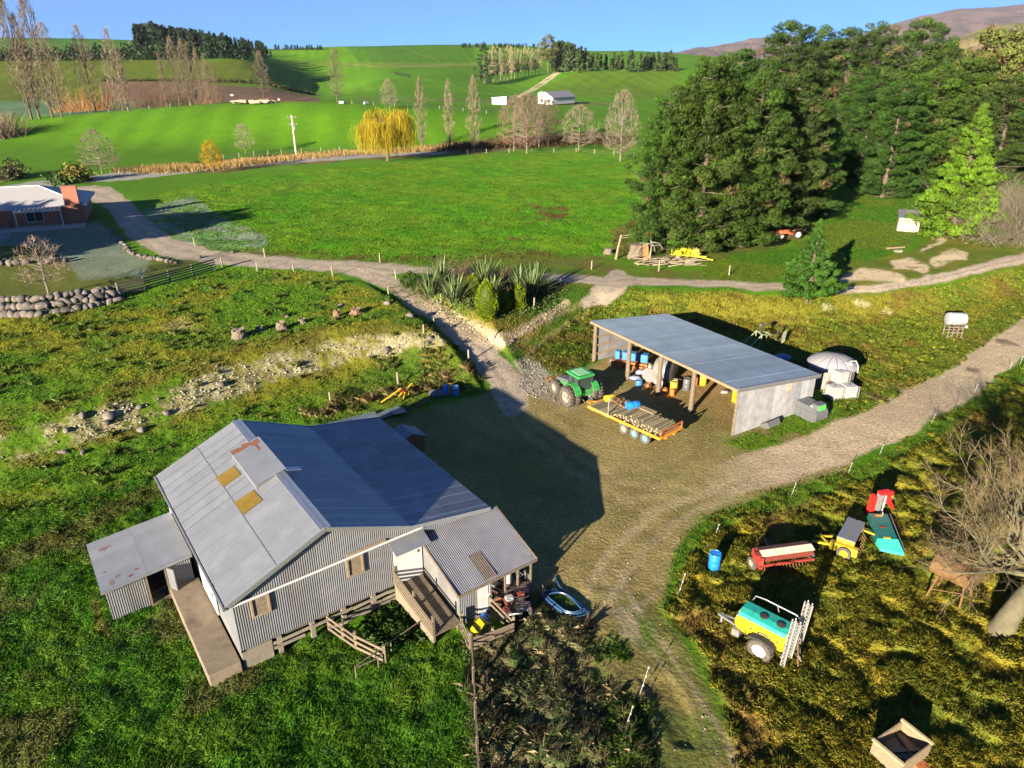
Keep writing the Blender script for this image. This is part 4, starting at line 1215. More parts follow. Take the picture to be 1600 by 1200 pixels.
def unit(v): return v / np.maximum(np.linalg.norm(v, axis=1, keepdims=True), 1e-9)
def cards(c, d, ln, wd, col, g, point=.35):
    """leaf-sized quads at c, long axis d, narrowing to the tip"""
    n = len(c)
    d = unit(d); s = unit(np.cross(d, unit(g.normal(size=(n, 3)))))
    ln = np.broadcast_to(ln, (n,))[:, None]; wd = np.broadcast_to(wd, (n,))[:, None]
    p0 = c - d * ln * .5; p1 = c + d * ln * .5
    v = np.stack([p0 - s * wd * .5, p0 + s * wd * .5, p1 + s * wd * .5 * point, p1 - s * wd * .5 * point], 1).reshape(-1, 3)
    f = np.arange(4 * n).reshape(n, 4)
    return v, f, np.repeat(col, 4, axis=0)
def slivers(a, b, w, col, g):
    """thin twigs as tapering quads from a to b"""
    n = len(a); d = unit(b - a); s = unit(np.cross(d, unit(g.normal(size=(n, 3)))))
    w = np.broadcast_to(w, (n,))[:, None]
    v = np.stack([a - s * w * .5, a + s * w * .5, b + s * w * .15, b - s * w * .15], 1).reshape(-1, 3)
    return v, np.arange(4 * n).reshape(n, 4), np.repeat(col, 4, axis=0)
def cat_(parts):
    v = []; f = []; c = []; k = 0
    for a, b, d in parts:
        v.append(a); f.append(b + k); c.append(d); k += len(a)
    return np.concatenate(v), np.concatenate(f), np.concatenate(c)

def lit_normal(v, f):
    a = v[f[:, 0]]; n = np.cross(v[f[:, 1]] - a, v[f[:, 2]] - a); n = unit(n)
    return n * np.where((n @ SUNV) < 0, -1.0, 1.0)[:, None]
def clump_crown(g, centers, radii, per, ln, wd, base, var=.25, up=.35, brown=0.0, bcol=(.10, .075, .03), gaps=.0):
    """foliage clumps: cards spread through flattened balls, tufts pointing out and up"""
    if gaps:
        q = vnoise(centers[:, 0] / 2.2 + centers[:, 2] / 3.0, centers[:, 1] / 2.2 - centers[:, 2] / 2.4, 7)
        m_ = q > gaps; centers = centers[m_]; radii = radii[m_]
    n = len(centers)
    cc = np.repeat(centers, per, axis=0); rr = np.repeat(radii, per, axis=0)
    dirs = unit(g.normal(size=(n * per, 3)))
    rad = g.uniform(.45, 1.0, size=(n * per, 1)) ** .6
    p = cc + dirs * rad * rr
    d = dirs + np.array([0, 0, up]) + g.normal(size=dirs.shape) * .35
    patch = .72 + .6 * vnoise(centers[:, 0] / 3.1 - centers[:, 2] / 2.6, centers[:, 1] / 3.1 + centers[:, 2] / 3.4, 19)
    tone = np.repeat(g.uniform(1 - var, 1 + var, n) * patch, per)
    isb = np.repeat(g.random(n) < brown, per)
    col = np.asarray(base)[None] * (tone * g.uniform(.75, 1.3, n * per))[:, None]
    col = np.where(isb[:, None], np.asarray(bcol)[None] * g.uniform(.7, 1.3, (n * per, 1)), col)
    v, f, c = cards(p, d, ln * g.uniform(.7, 1.3, n * per), wd * g.uniform(.7, 1.3, n * per), col, g)
    nn = unit(dirs * np.array([1, 1, 1.2]) * .75 + np.array([0, 0, .2]) + lit_normal(v, f) * .75)
    return v, f, c, np.repeat(nn, 4, axis=0)

def tree_obj(name, trunk_mb, crown, bark=None, leafm=None):
    """a tree as two parts; returned unlinked: (root empty, [parts])"""
    r = bpy.data.objects.new(name, None); COL.objects.link(r)
    trunk_mb.build("trunk", bark or M_BARK, r, smooth=True)
    v, f, c = crown[:3]
    link("crown", mesh_np("crown", v, f, leafm or M_LEAF, c, nrm=crown[3] if len(crown) > 3 else None), r)
    return r

def pine(seed, h, w, base=(.040, .072, .012), lean=0, per=34, nb=70, low=.06, prof=None, csize=1.0, brown=.05, up=.35, ln=.55, wd=.22, bcol=(.10, .075, .03), gaps=0.0, taper=0.0):
    g = np.random.default_rng(seed); tr = MB()
    tr.tube([(0, 0, -.5), (lean * .3, 0, h * .35), (lean * .7, 0, h * .7), (lean, 0, h * .97)], [h * .022, h * .016, h * .009, .05], 8)
    cs = []; rs = []
    prof = prof or [(0, .65), (.15, .95), (.4, 1.0), (.65, .8), (.85, .5), (1.0, .12)]
    pf = np.array(prof)
    for k in range(nb):
        t = low + (1 - low) * (k + g.random()) / nb
        L_ = w * .5 * np.interp(t, pf[:, 0], pf[:, 1]) * g.uniform(.62, 1.12)
        a = k * 2.399 + g.uniform(-.5, .5); z0 = h * t
        rise = g.uniform(-.05, .35) * L_
        e = np.array([math.cos(a) * L_ + lean * t, math.sin(a) * L_, z0 + rise])
        s = np.array([lean * t, 0, z0 - .12 * L_])
        if L_ > 1.0: tr.tube([tuple(s), tuple((s * .5 + e * .5) - np.array([0, 0, .06 * L_])), tuple(e)], [.07, .05, .02], 4, caps=False)
        m = max(1, int(L_ / (1.0 * csize)))
        for q in range(m):
            u = 1 - (q / max(m, 1)) * .75
            kz = csize * (1 - taper * t); c = s + (e - s) * u + g.normal(size=3) * .25 * kz
            cs.append(c); r_ = g.uniform(.65, 1.15) * kz
            rs.append((r_, r_, r_ * .62))
    cs.append(np.array([lean, 0, h * .99])); rs.append((.6 * csize * (1 - taper), .6 * csize * (1 - taper), .9 * csize * (1 - taper * .5)))
    return tr, clump_crown(g, np.array(cs), np.array(rs), per, ln, wd, base, brown=brown, up=up, bcol=bcol, gaps=gaps)

def bare(seed, h, spread, trunk_r, col=(.25, .19, .13), forks=5, levels=4, up=.5, tw=.06, ntw=5, first=.25, fast=False, twcol=None, droop=0.0, az_bias=None, bark_n=6, tl=.16):
    """leafless tree: forking limbs as tubes, twigs as slivers"""
    g = np.random.default_rng(seed); tr = MB(); A = []; B = []; Wd = []
    tips = []
    def grow(p, d, L_, r, lev):
        n = 3; pts = [p]; q = p.copy(); dd = d.copy()
        for i in range(n):
            dd = dd + g.normal(size=3) * .12 + np.array([0, 0, up * .10 - droop * .1 * lev]); dd /= np.linalg.norm(dd)
            q = q + dd * L_ / n; pts.append(q.copy())
        tr.tube([tuple(x) for x in pts], list(np.linspace(r, r * .55, n + 1)), max(3, bark_n - lev), caps=False)
        if lev >= levels - 1 or r < .008:
            for _ in range(ntw):
                t = g.uniform(.15, 1); b = pts[int(t * n)] if t < 1 else pts[-1]
                td = dd + g.normal(size=3) * .55 + np.array([0, 0, up * .3 - droop]); td /= np.linalg.norm(td)
                e = b + td * h * tl * g.uniform(.5, 1.1)
                A.append(b); B.append(e); Wd.append(tw)
                for _ in range(3):
                    f_ = g.uniform(.2, .9); b2 = b + (e - b) * f_
                    t2 = td + g.normal(size=3) * .5 + np.array([0, 0, -droop]); t2 /= np.linalg.norm(t2)
                    A.append(b2); B.append(b2 + t2 * h * tl * .55 * g.uniform(.5, 1.1)); Wd.append(tw * .7)
            return
        k = forks if lev == 0 else 2 + (g.random() < .6)
        for i in range(k):
            a = 2 * math.pi * (i + g.random() * .6) / k
            if az_bias is not None and lev == 0: a = az_bias[0] + az_bias[1] * (i / max(k - 1, 1) - .5)
            side = np.array([math.cos(a), math.sin(a), 0.0])
            nd = dd * (1.0 if not fast else 1.6) + side * spread * g.uniform(.6, 1.15) * (1 if lev == 0 else .8) + np.array([0, 0, up * .35]); nd /= np.linalg.norm(nd)
            st = pts[-1] if (i % 2 == 0 or lev > 1) else pts[-2]
            grow(st.copy(), nd, L_ * g.uniform(.68, .86) if lev else h * (1 - first) * .40 * g.uniform(.8, 1.15), r * .58, lev + 1)
    grow(np.array([0, 0, -.2]), np.array([0.02, 0, 1.0]), h * first + .2, trunk_r, 0)
    A = np.array(A); B = np.array(B); Wd = np.array(Wd)
    tc = np.asarray(twcol or col); cc = tc[None] * g.uniform(.7, 1.25, (len(A), 1))
    return tr, slivers(A, B, Wd, cc, g)

def crown_tree(seed, h, w, r0, col, first=.25, tw=.05, n1=9, n2=60, n3=380, n4=4, rise=.5, lean=0.0, shape=.5, q4=.07, n4len=1.0, round_=2.0):
    """leafless tree that fills a rounded crown: limbs, branches and twigs each reach for points of the crown"""
    g = np.random.default_rng(seed); tr = MB()
    def env(t): return np.clip(np.sin(np.pi * np.clip(t, 0, 1) ** shape), 0, 1) ** (1 / round_)
    def targets(n, inner, tmin=.02):
        t = g.uniform(tmin, 1, n); a = g.random(n) * 6.283; r = w * .5 * env(t) * (inner + (1 - inner) * np.sqrt(g.random(n))) * g.uniform(.75, 1.05, n)
        z = h * (first + (1 - first) * t)
        return np.stack([np.cos(a) * r + lean * z / h, np.sin(a) * r, z], 1)
    tr.tube([(0, 0, -.3), (lean * first * .6 + .03, .02, h * first * .6), (lean * first, 0, h * first), (lean * .6, 0.05 * w * .2, h * (first + (1 - first) * .45))], [r0, r0 * .8, r0 * .7, r0 * .35], 7)
    S = [np.array([lean * f, 0, h * f]) for f in np.linspace(first * .75, first + (1 - first) * .45, 6)]; SR = [r0 * (.75 - .4 * k / 5) for k in range(6)]
    def connect(T, rad_k, tube, nseg, wd):
        nonlocal S, SR
        P = np.array(S); NS = []; NR_ = []; A = []; B = []; W_ = []
        for q in T:
            d = P - q; cost = np.hypot(d[:, 0], d[:, 1]) * 1.0 + np.maximum(0, P[:, 2] - q[2] + h * .03) * 4 + np.abs(d[:, 2]) * .55
            k = int(np.argmin(cost)); p0 = P[k]; L_ = np.linalg.norm(q - p0)
            c = p0 + np.array([(q[0] - p0[0]) * (.62 - .25 * rise), (q[1] - p0[1]) * (.62 - .25 * rise), (q[2] - p0[2]) * (.42 + .12 * rise)]) + g.normal(size=3) * .06 * L_
            ts = np.linspace(0, 1, nseg + 1)[:, None]; pts = p0 * (1 - ts) ** 2 + 2 * c * ts * (1 - ts) + q * ts ** 2
            r_ = min(SR[k] * .8, rad_k * (.5 + L_ / h * 2))
            if tube: tr.tube([tuple(x) for x in pts], list(np.linspace(r_, r_ * .35, nseg + 1)), 5 if rad_k > r0 * .3 else 3, caps=False)
            else:
                for a_, b_ in zip(pts[:-1], pts[1:]): A.append(a_); B.append(b_); W_.append(wd)
            for m_ in range(1, nseg + 1): NS.append(pts[m_]); NR_.append(r_ * (1 - .6 * m_ / nseg))
        S = S + NS; SR = SR + NR_
        return A, B, W_, NS
    connect(targets(n1, .30, .45), r0 * .55, True, 5, 0)
    connect(targets(n2, .55), r0 * .22, True, 4, 0)
    A, B, W_, NS = connect(targets(n3, .35), .02, False, 3, tw * 1.3)
    NS = np.array(NS)
    m = n4 * len(NS); b = np.repeat(NS, n4, axis=0); out = b - np.array([0, 0, h * first]); d = unit(out) * .8 + g.normal(size=b.shape) * .55 + np.array([0, 0, rise * .5]); e = b + unit(d) * (h * q4 * g.uniform(.4, 1.2, m) * n4len)[:, None]
    A = np.concatenate([np.array(A), b]); B = np.concatenate([np.array(B), e]); W_ = np.concatenate([np.array(W_), np.full(m, tw)])
    cc = np.asarray(col)[None] * g.uniform(.7, 1.25, (len(A), 1))
    return tr, slivers(A, B, W_, cc, g)

def place(root, px, py, top, h0, label, cat, group=None, rz=None, wk=1.0, first=False, gp=None):
    """put a tree (or a copy) with its foot at a pixel, as tall as it shows"""
    p = gp if gp is not None else G(px, py)
    k = max(.15, up_at(p, px, top) / h0) if top is not None else 1.0
    rz = random.uniform(-.45, .45) if rz is None else rz
    o = root if first else dup(root, p, rz)
    o.location = p; o.rotation_euler = (0, 0, rz); o.scale = (k * wk, k * wk, k)
    return tag(o, label, cat, group)

# ---- the pines of the grove -------------------------------------------------
PN = [tree_obj("pine_tree", *pine(s, 24, 13.5, per=125, nb=150, base=b, low=.02, csize=1.05, gaps=.27, brown=.02, ln=.34, wd=.125, prof=[(0, .8), (.12, 1.0), (.45, 1.02), (.7, .86), (.88, .6), (1.0, .22)])) for s, b in ((1, (.027, .062, .005)), (2, (.036, .066, .006)), (3, (.024, .060, .006)), (4, (.030, .063, .005)), (5, (.030, .055, .008)))]
TN = [tree_obj("pine_tree", *pine(s, 26, 11, per=120, nb=110, low=.22, ln=.36, wd=.14, gaps=.25, base=(.030, .057, .009), prof=[(0, .3), (.3, .6), (.5, 1.0), (.75, .95), (.92, .65), (1, .25)], csize=1.25, brown=.03)) for s in (11, 12)]
used = set()
def pl(kind, lst, *a, **k):
    key = id(lst); r = lst[kind]
    f = id(r) not in used; used.add(id(r))
    return place(r, *a, first=f, **k)
GRP = "pines of the grove"
for (kd, x, y, top, lab, wk) in (
    (0, 1030, 388, 158, "left-most pine of the dense grove, skirt reaching the stump and yellow rake", .92),
    (1, 1088, 392, 98, "tall pine at the front of the grove, above the yellow rake", .95),
    (2, 1128, 352, 84, "tallest rounded pine in the middle of the front grove", 1.0),
    (3, 1160, 386, 120, "front pine of the grove between the yellow rake and the orange wreck", .95),
    (4, 1215, 362, 118, "pine of the front grove standing right behind the orange wreck", .95),
    (2, 1262, 340, 165, "right-hand pine of the front grove, beside the lit paddock", .9),
    (3, 1080, 330, 110, "pine hidden behind the left front of the grove", .9),
    (4, 1190, 318, 92, "pine in the second row of the grove behind its tallest tree", .9)):
    pl(kd, PN, x, y, top, 24, lab, "tree", group=GRP, wk=wk)
for (kd, x, y, top, lab, wk) in (
    (0, 1205, 268, 38, "open topped pine at the left of the skyline row", 1.0),
    (1, 1252, 262, 50, "second open topped pine of the skyline row", 1.0),
    (0, 1296, 258, 48, "pine in the middle of the skyline row, above the bare birch", 1.0),
    (1, 1338, 256, 44, "right end pine of the skyline row left of the mountain gap", .95),
    (0, 1402, 262, 34, "tallest open pine standing against the mountain", 1.0),
    (1, 1440, 262, 66, "pine right of the tallest open pine against the mountain", .95)):
    pl(kd, TN, x, y, top, 26, lab, "tree", group="tall pines behind the grove", wk=wk)
for (kd, x, y, top, lab, wk) in (
    (2, 1378, 308, 130, "pine with a bare lower trunk at the far end of the lit paddock", 1.05),
    (3, 1428, 300, 108, "dark pine behind the bright green conifer, on its left", 1.15),
    (4, 1540, 318, 120, "dark pine at the right, behind the bright green conifer", 1.15),
    (2, 1578, 300, 160, "dark pine at the right edge of the picture above the grey bush", 1.1),
    (2, 1340, 282, 128, "pine filling the gap behind the far end of the paddock", 1.1),
    (1, 1480, 292, 96, "pine right behind the tip of the bright conifer", 1.15),
    (0, 1318, 276, 112, "pine behind the bare birch of the grove", .9)):
    pl(kd, PN, x, y, top, 24, lab, "tree", group="pines right of the paddock", wk=wk)
gum = tree_obj("gum_tree", *pine(21, 24, 17, base=(.075, .092, .018), per=60, nb=110, low=.22, prof=[(0, .3), (.3, .9), (.6, 1.0), (.85, .75), (1, .3)], csize=1.3, brown=.10, bcol=(.10, .075, .03), ln=.5, wd=.22))
place(gum, 1512, 285, 52, 24, "broad olive brown gum tree rising behind the bright conifer", "tree", first=True)
cyp = tree_obj("conifer", *pine(31, 19, 12.0, base=(.066, .130, .005), per=80, nb=190, low=.02, prof=[(0, .95), (.15, 1.0), (.4, .72), (.7, .36), (1, .02)], csize=.9, taper=.6, brown=0, up=.7, ln=.5, wd=.2))
place(cyp, 1486, 368, 165, 19, "bright yellow green cone shaped conifer beside the small hut", "tree", first=True)
lone = tree_obj("young_pine", *pine(41, 9, 6.6, base=(.026, .075, .005), per=80, nb=130, low=.12, prof=[(0, .7), (.1, 1.0), (.25, .92), (.5, .56), (.75, .24), (.9, .08), (1, .0)], csize=.6, taper=.72, brown=0, up=.9, ln=.34, wd=.12))
place(lone, 1260, 474, 346, 9, "lone bright green young pine standing beside the upper road", "tree", first=True)
bir = tree_obj("bare_birch", *crown_tree(51, 14, 6.5, .22, (.20, .135, .11), first=.15, tw=.035, n1=10, n2=60, n3=320, n4=3, rise=.9, shape=.62), bark=M_PBARK, leafm=M_DRY)
place(bir, 1297, 250, 116, 14, "leafless pinkish birch in a gap of the grove", "tree", first=True, gp=G(1297, 262))

# ---- the row of bare poplars on the left ------------------------------------
PP = [tree_obj("poplar", *crown_tree(s, 36, w_, .34, (.165, .125, .09), first=.10, tw=.085, n1=14, n2=60, n3=260, n4=2, rise=1.0, lean=l, shape=.75, q4=.045, round_=1.4), bark=M_BARK, leafm=M_DRY) for s, w_, l in ((61, 6.5, 0), (62, 10, .8), (63, 9, -.6), (64, 4.5, 0))]
for (kd, x, y, top, lab, wk) in (
    (0, 50, 187, -8, "left-most of the tall bare poplars, cut by the top edge", 1.0),
    (3, 62, 186, 20, "slim bare poplar just right of the left-most one", 1.2),
    (0, 82, 184, -22, "tallest bare poplar at the left, its top out of the picture", 1.0),
    (1, 97, 184, 36, "bushy bare poplar right of the tallest one", 1.0),
    (2, 150, 176, 38, "bare poplar standing alone above the orange willow scrub", 1.1),
    (2, 193, 174, 44, "bare poplar on the end of the brown ploughed strip", 1.1),
    (3, 201, 174, 90, "short bare poplar at the foot of the ploughed strip", 1.5),
    (3, 262, 168, 80, "thin bare poplar at the left of the tight poplar group", 1.0),
    (1, 281, 166, 58, "broad bare poplar in the left half of the tight group", 1.0),
    (1, 297, 165, 62, "pale bare poplar in the middle of the tight group", 1.0),
    (0, 307, 164, 66, "bare poplar right of the middle of the tight group", 1.0),
    (0, 318, 163, 74, "second last bare poplar of the tight group", 1.0),
    (3, 329, 162, 84, "last slim bare poplar of the tight group", 1.3),
    (3, 341, 161, 96, "small bare poplar just outside the tight group", 1.2),
    (1, 412, 158, 80, "pale bushy bare poplar on the crest before the green spur", 1.25),
    (1, 527, 160, 76, "pale bushy bare poplar at the right end of the green spur", 1.25)):
    pl(kd, PP, x, y, top, 36, lab, "tree", group="bare poplars on the crest", wk=wk * 1.25)
QP = [tree_obj("poplar", *crown_tree(s, 18, w_, .22, (.19, .15, .10), first=.10, tw=.055, n1=11, n2=50, n3=240, n4=2, rise=1.0, shape=.75, q4=.05, round_=1.4), leafm=M_DRY) for s, w_ in ((71, 4.0), (72, 3.4), (73, 4.8))]
for (kd, x, y, top, lab) in ((0, 660, 233, 122, "bare poplar right of the yellow willow by the lane"), (1, 703, 235, 125, "slimmest bare poplar of the three by the lane"), (2, 741, 239, 119, "right-hand bare poplar of the three by the lane")):
    pl(kd, QP, x, y, top, 18, lab, "tree", group="three poplars by the lane")
BT = [tree_obj("bare_tree", *crown_tree(s, 14, sp, .24, c, first=.14, tw=.048, n1=14, n2=80, n3=380, n4=3, rise=.7, shape=.62, q4=.06), bark=M_PBARK, leafm=M_DRY) for s, sp, c in ((81, 12.5, (.155, .092, .072)), (82, 13.5, (.165, .13, .095)), (83, 11.5, (.14, .085, .07)), (84, 9, (.19, .15, .11)))]
for (kd, x, y, top, wk, lab) in (
    (0, 803, 236, 150, .85, "left one of the reddish bare trees along the lane"), (2, 823, 240, 146, .85, "reddish bare tree with two pale stems, front of its clump"),
    (0, 842, 230, 150, .9, "reddish bare tree below the white cottage"), (2, 857, 228, 156, .9, "last reddish bare tree before the grey one"),
    (1, 904, 236, 165, 1.15, "broad grey bare tree with twiggy round crown by the lane"), (3, 969, 252, 142, 1.0, "tall pale stemmed bare tree left of the pine grove"),
    (1, 609, 172, 124, .8, "small brown bare tree on the crest behind the yellow willow"), (1, 160, 272, 203, 1.1, "broad round bare tree by the house drive")):
    pl(kd, BT, x, y, top, 14, lab, "tree", group="bare trees along the lane", wk=wk)
sb_ = tree_obj("bare_sapling", *crown_tree(85, 9, 7.5, .14, (.24, .215, .14), first=.18, tw=.055, n1=9, n2=50, n3=220, n4=3, rise=.6, shape=.6), bark=M_PBARK, leafm=M_DRY)
place(sb_, 384, 240, 194, 9, "small pale bare tree alone on the green slope", "tree", first=True)
og = tree_obj("golden_sapling", *crown_tree(86, 9, 6.5, .12, (.32, .19, .01), first=.2, tw=.06, n1=8, n2=50, n3=340, n4=3, rise=.6, shape=.6), bark=M_PBARK, leafm=M_DRY)
place(og, 334, 270, 220, 9, "small golden twigged tree by the lane", "tree", first=True, wk=1.05)
# yellow willow
def willow(seed, h, w):
    g = np.random.default_rng(seed); tr = MB(); A = []; B = []
    tr.tube([(0, 0, -.3), (.1, 0, h * .3), (.3, .1, h * .6)], [.4, .34, .15], 7)
    for k in range(26):
        a = k * 2.4; L_ = w * .5 * g.uniform(.4, 1.0); e = np.array([math.cos(a) * L_, math.sin(a) * L_, h * g.uniform(.70, .98) * (1 - .18 * (L_ / (w * .5)) ** 2)])
        tr.tube([(0.1, 0, h * .32), tuple(e * np.array([.5, .5, .86])), tuple(e)], [.14, .1, .05], 4, caps=False)
        for _ in range(150):
            s = e + g.normal(size=3) * np.array([.9, .9, .5]); drop = g.uniform(.25, .8) * s[2]
            m_ = s + np.array([g.normal() * .4, g.normal() * .4, -drop * .5]); t_ = m_ + np.array([g.normal() * .25, g.normal() * .25, -drop * .5])
            A += [s, m_]; B += [m_, t_]
    A = np.array(A); cc = np.array([.27, .205, .010])[None] * g.uniform(.5, 1.3, (len(A), 1))
    return tr, slivers(A, np.array(B), np.full(len(A), .06), cc, g)
wl_ = tree_obj("yellow_willow", *willow(91, 12, 12.5), leafm=M_DRY)
place(wl_, 606, 252, 168, 12, "bright yellow weeping willow by the lane", "tree", first=True)

# ---- scrub along the crest and lane ------------------------------------------
def scrub(name, label, cat, pts, hgt, wid, col, n, seed, tw=.12, leaf=False, group=None, kind=None):
    g = np.random.default_rng(seed); P = np.array([list(p) for p in Gs(pts)])
    t = g.random(n) * (len(P) - 1); i = np.floor(t).astype(int); f = (t - i)[:, None]
    b = P[i] * (1 - f) + P[i + 1] * f; b[:, :2] += g.normal(size=(n, 2)) * wid * .5
    b[:, 2] = hz(b[:, 0], b[:, 1])
    hh = hgt * g.uniform(.3, 1.0, n) * (.6 + .8 * vnoise(b[:, 0] / 6, b[:, 1] / 6, seed))
    col = np.asarray(col); cc = col[None] * g.uniform(.6, 1.35, (n, 1))
    if leaf:
        c = b.copy(); c[:, 2] += hh * g.random(n)
        v, f_, c_ = cards(c, g.normal(size=(n, 3)) + np.array([0, 0, .5]), tw * 2.2, tw * 1.3, cc, g)
    else:
        e = b + g.normal(size=(n, 3)) * np.array([.35, .35, 0]) * hgt; e[:, 2] = b[:, 2] + hh
        v, f_, c_ = slivers(b, e, np.full(n, tw), cc, g)
    o = np.array(P[0]); o[2] = hz(np.array([o[0]]), np.array([o[1]]))[0]
    ob = link(name, mesh_np(name, v - o, f_, M_LEAF if leaf else M_DRY, c_), None, tuple(o))
    return tag(ob, label, cat, group, kind)
scrub("willow_scrub", "orange brown willow scrub below the left poplars", "scrub", [(95, 176), (170, 172)], 8, 5, (.22, .115, .04), 800, 1, .10)
scrub("willow_scrub", "brown bare scrub at the foot of the tight poplar group", "scrub", [(212, 168), (262, 167), (345, 160)], 6, 4, (.15, .09, .05), 1000, 2, .10)
scrub("hedge", "clipped dark hedge along the top of the yellow terrace", "hedge", [(-60, 95), (0, 95), (180, 94), (384, 94)], 11, 3, (.018, .040, .012), 9000, 3, 1.1, True)
scrub("hedge", "low dark hedge between ploughed strip and terrace", "hedge", [(160, 127), (300, 128), (440, 139), (490, 148)], 2.6, 2, (.05, .05, .015), 1500, 4, .6, True)
scrub("rank_grass", "tall tawny rank grass along the lane", "grass", [(220, 268), (330, 262), (430, 250), (560, 240), (650, 235), (760, 226)], 1.2, 5, (.30, .205, .075), 9000, 5, .14, kind='stuff')
scrub("rank_grass", "dark scrub along the lane under the bare trees", "grass", [(700, 236), (800, 226), (900, 222), (960, 220)], 2.2, 6, (.075, .05, .025), 6000, 6, .18, kind='stuff')
scrub("bush", "dark shrubs with bare twigs at the left edge behind the house", "bush", [(-10, 285), (8, 282), (16, 275)], 3.4, 3, (.06, .06, .025), 2600, 7, .28, True)
scrub("bare_bush", "grey bare bush at the left edge above the house", "bush", [(-6, 215), (10, 212)], 9, 5, (.17, .13, .09), 900, 8, .14)
scrub("bush", "round yellow green bush beside the drive behind the house", "bush", [(119, 284), (121, 284)], 3.2, 2.6, (.17, .15, .03), 900, 9, .3, True)
scrub("bush", "dark green shrubs by the drive gate behind the house", "bush", [(95, 285), (108, 287)], 2.2, 2.4, (.03, .06, .012), 900, 10, .3, True)
scrub("bare_bush", "grey twiggy bush on the bank below the dark pines at the right edge", "bush", [(1548, 372), (1585, 370), (1640, 360)], 9, 5, (.115, .10, .07), 6000, 11, .04)
scrub("bush", "brown and green undergrowth below the bright conifer", "bush", [(1495, 372), (1515, 345), (1545, 340)], 4, 5, (.10, .085, .03), 2600, 12, .26, True)

# ---- far woods ----------------------------------------------------------------
def wood(name, label, spots, seed, col, hr, lay_=9):
    """many small conifers standing close: one far mass"""
    g = np.random.default_rng(seed); parts = []
    for p, h in spots:
        n = 70; t = g.random(n) ** .8; a = g.random(n) * 6.283; rr_ = h * hr * (1.04 - t) * g.uniform(.4, 1.0, n)
        c = np.stack([p[0] + np.cos(a) * rr_, p[1] + np.sin(a) * rr_, p[2] + h * (.06 + .94 * t)], 1)
        tone = g.uniform(.7, 1.35)
        d = np.stack([np.cos(a) * .7, np.sin(a) * .7, np.full(n, .35)], 1) + g.normal(size=(n, 3)) * .3
        parts.append(cards(c, d, h * .17, h * .11, np.asarray(col)[None] * tone * g.uniform(.7, 1.3, (n, 1)), g))
    v, f, c = cat_(parts); o = np.array(spots[0][0])
    return tag(link(name, mesh_np(name, v - o, f, M_LEAF, c), None, tuple(o)), label, "wood", kind='stuff')
g = np.random.default_rng(3); sp = []
top = [(214, 36), (240, 34), (280, 40), (330, 48), (380, 58), (410, 62), (434, 84)]
tx = [a for a, b in top]; ty_ = [b for a, b in top]
for _ in range(330):
    x = g.uniform(216, 432); yy = g.uniform(62, 94) if x > 300 else g.uniform(62, 84)
    p = G(x, min(yy, 92)); hh = up_at(p, x, np.interp(x, tx, ty_) + g.uniform(0, 8))
    if 8 < hh < 70: sp.append(((p.x, p.y, p.z), min(hh, 34) * g.uniform(.85, 1.05)))
wood("conifer_plantation", "dark conifer plantation on the left skyline", sp, 5, (.022, .042, .020), .19)
sp = []
for _ in range(60):
    x = g.uniform(430, 506); p = G(x, 78); sp.append(((p.x, p.y, p.z - 2), up_at(p, x, 66 + g.uniform(0, 6))))
wood("far_conifers", "thin dark line of conifers on the skyline right of the plantation", sp, 6, (.022, .040, .022), .25)
sp = []
for _ in range(90):
    x = g.uniform(722, 925); p = G(x, 74); 
    if p.y < 2500: sp.append(((p.x, p.y, p.z - 2), max(6, up_at(p, x, 66 + g.uniform(0, 5)))))
if sp: wood("far_conifers", "distant conifers along the middle skyline", sp, 7, (.022, .040, .022), .3)
sp = []
for _ in range(130):
    x = g.uniform(866, 1062); p = G(x, 111 + g.uniform(-2, 3)); sp.append(((p.x, p.y + g.uniform(0, 30), p.z), up_at(p, x, np.interp(x, [866, 885, 950, 1000, 1062], [66, 70, 88, 82, 84]) + g.uniform(-6, 18))))
wood("shelter_belt", "belt of mixed conifers on the crest behind the hill track", sp, 8, (.036, .060, .018), .2)
CN = tree_obj("dark_conifer", *pine(101, 26, 14, per=14, nb=50, base=(.028, .050, .018), csize=1.8, ln=1.3, wd=.6, prof=[(0, .8), (.2, 1), (.6, .7), (1, .1)], brown=0))
place(CN, 757, 131, 68, 26, "dark conifer at the left end of the pale poplar stand", "tree", first=True)
GU = tree_obj("gum_tree", *pine(102, 30, 17, per=16, nb=50, low=.3, base=(.085, .092, .030), csize=2.2, ln=1.3, wd=.6, prof=[(0, .3), (.3, .7), (.55, 1.0), (.85, .8), (1, .3)], brown=.1))
place(GU, 856, 114, 55, 30, "tall olive gum tree beside the hill track", "tree", first=True)
FP = tree_obj("poplar", *crown_tree(103, 22, 4.8, .3, (.27, .215, .135), first=.2, tw=.17, n1=8, n2=40, n3=110, n4=3, rise=1.0, shape=.7, q4=.06), bark=M_PBARK, leafm=M_DRY)
for i, x in enumerate(np.linspace(766, 842, 15)):
    place(FP, x, 129 - i * .9 + (i % 3) * .5, 80 - (i * 7 % 9), 22, "pale bare poplar in the close stand beside the hill track gum", "tree", "pale poplar stand by the hill track", first=(i == 0))

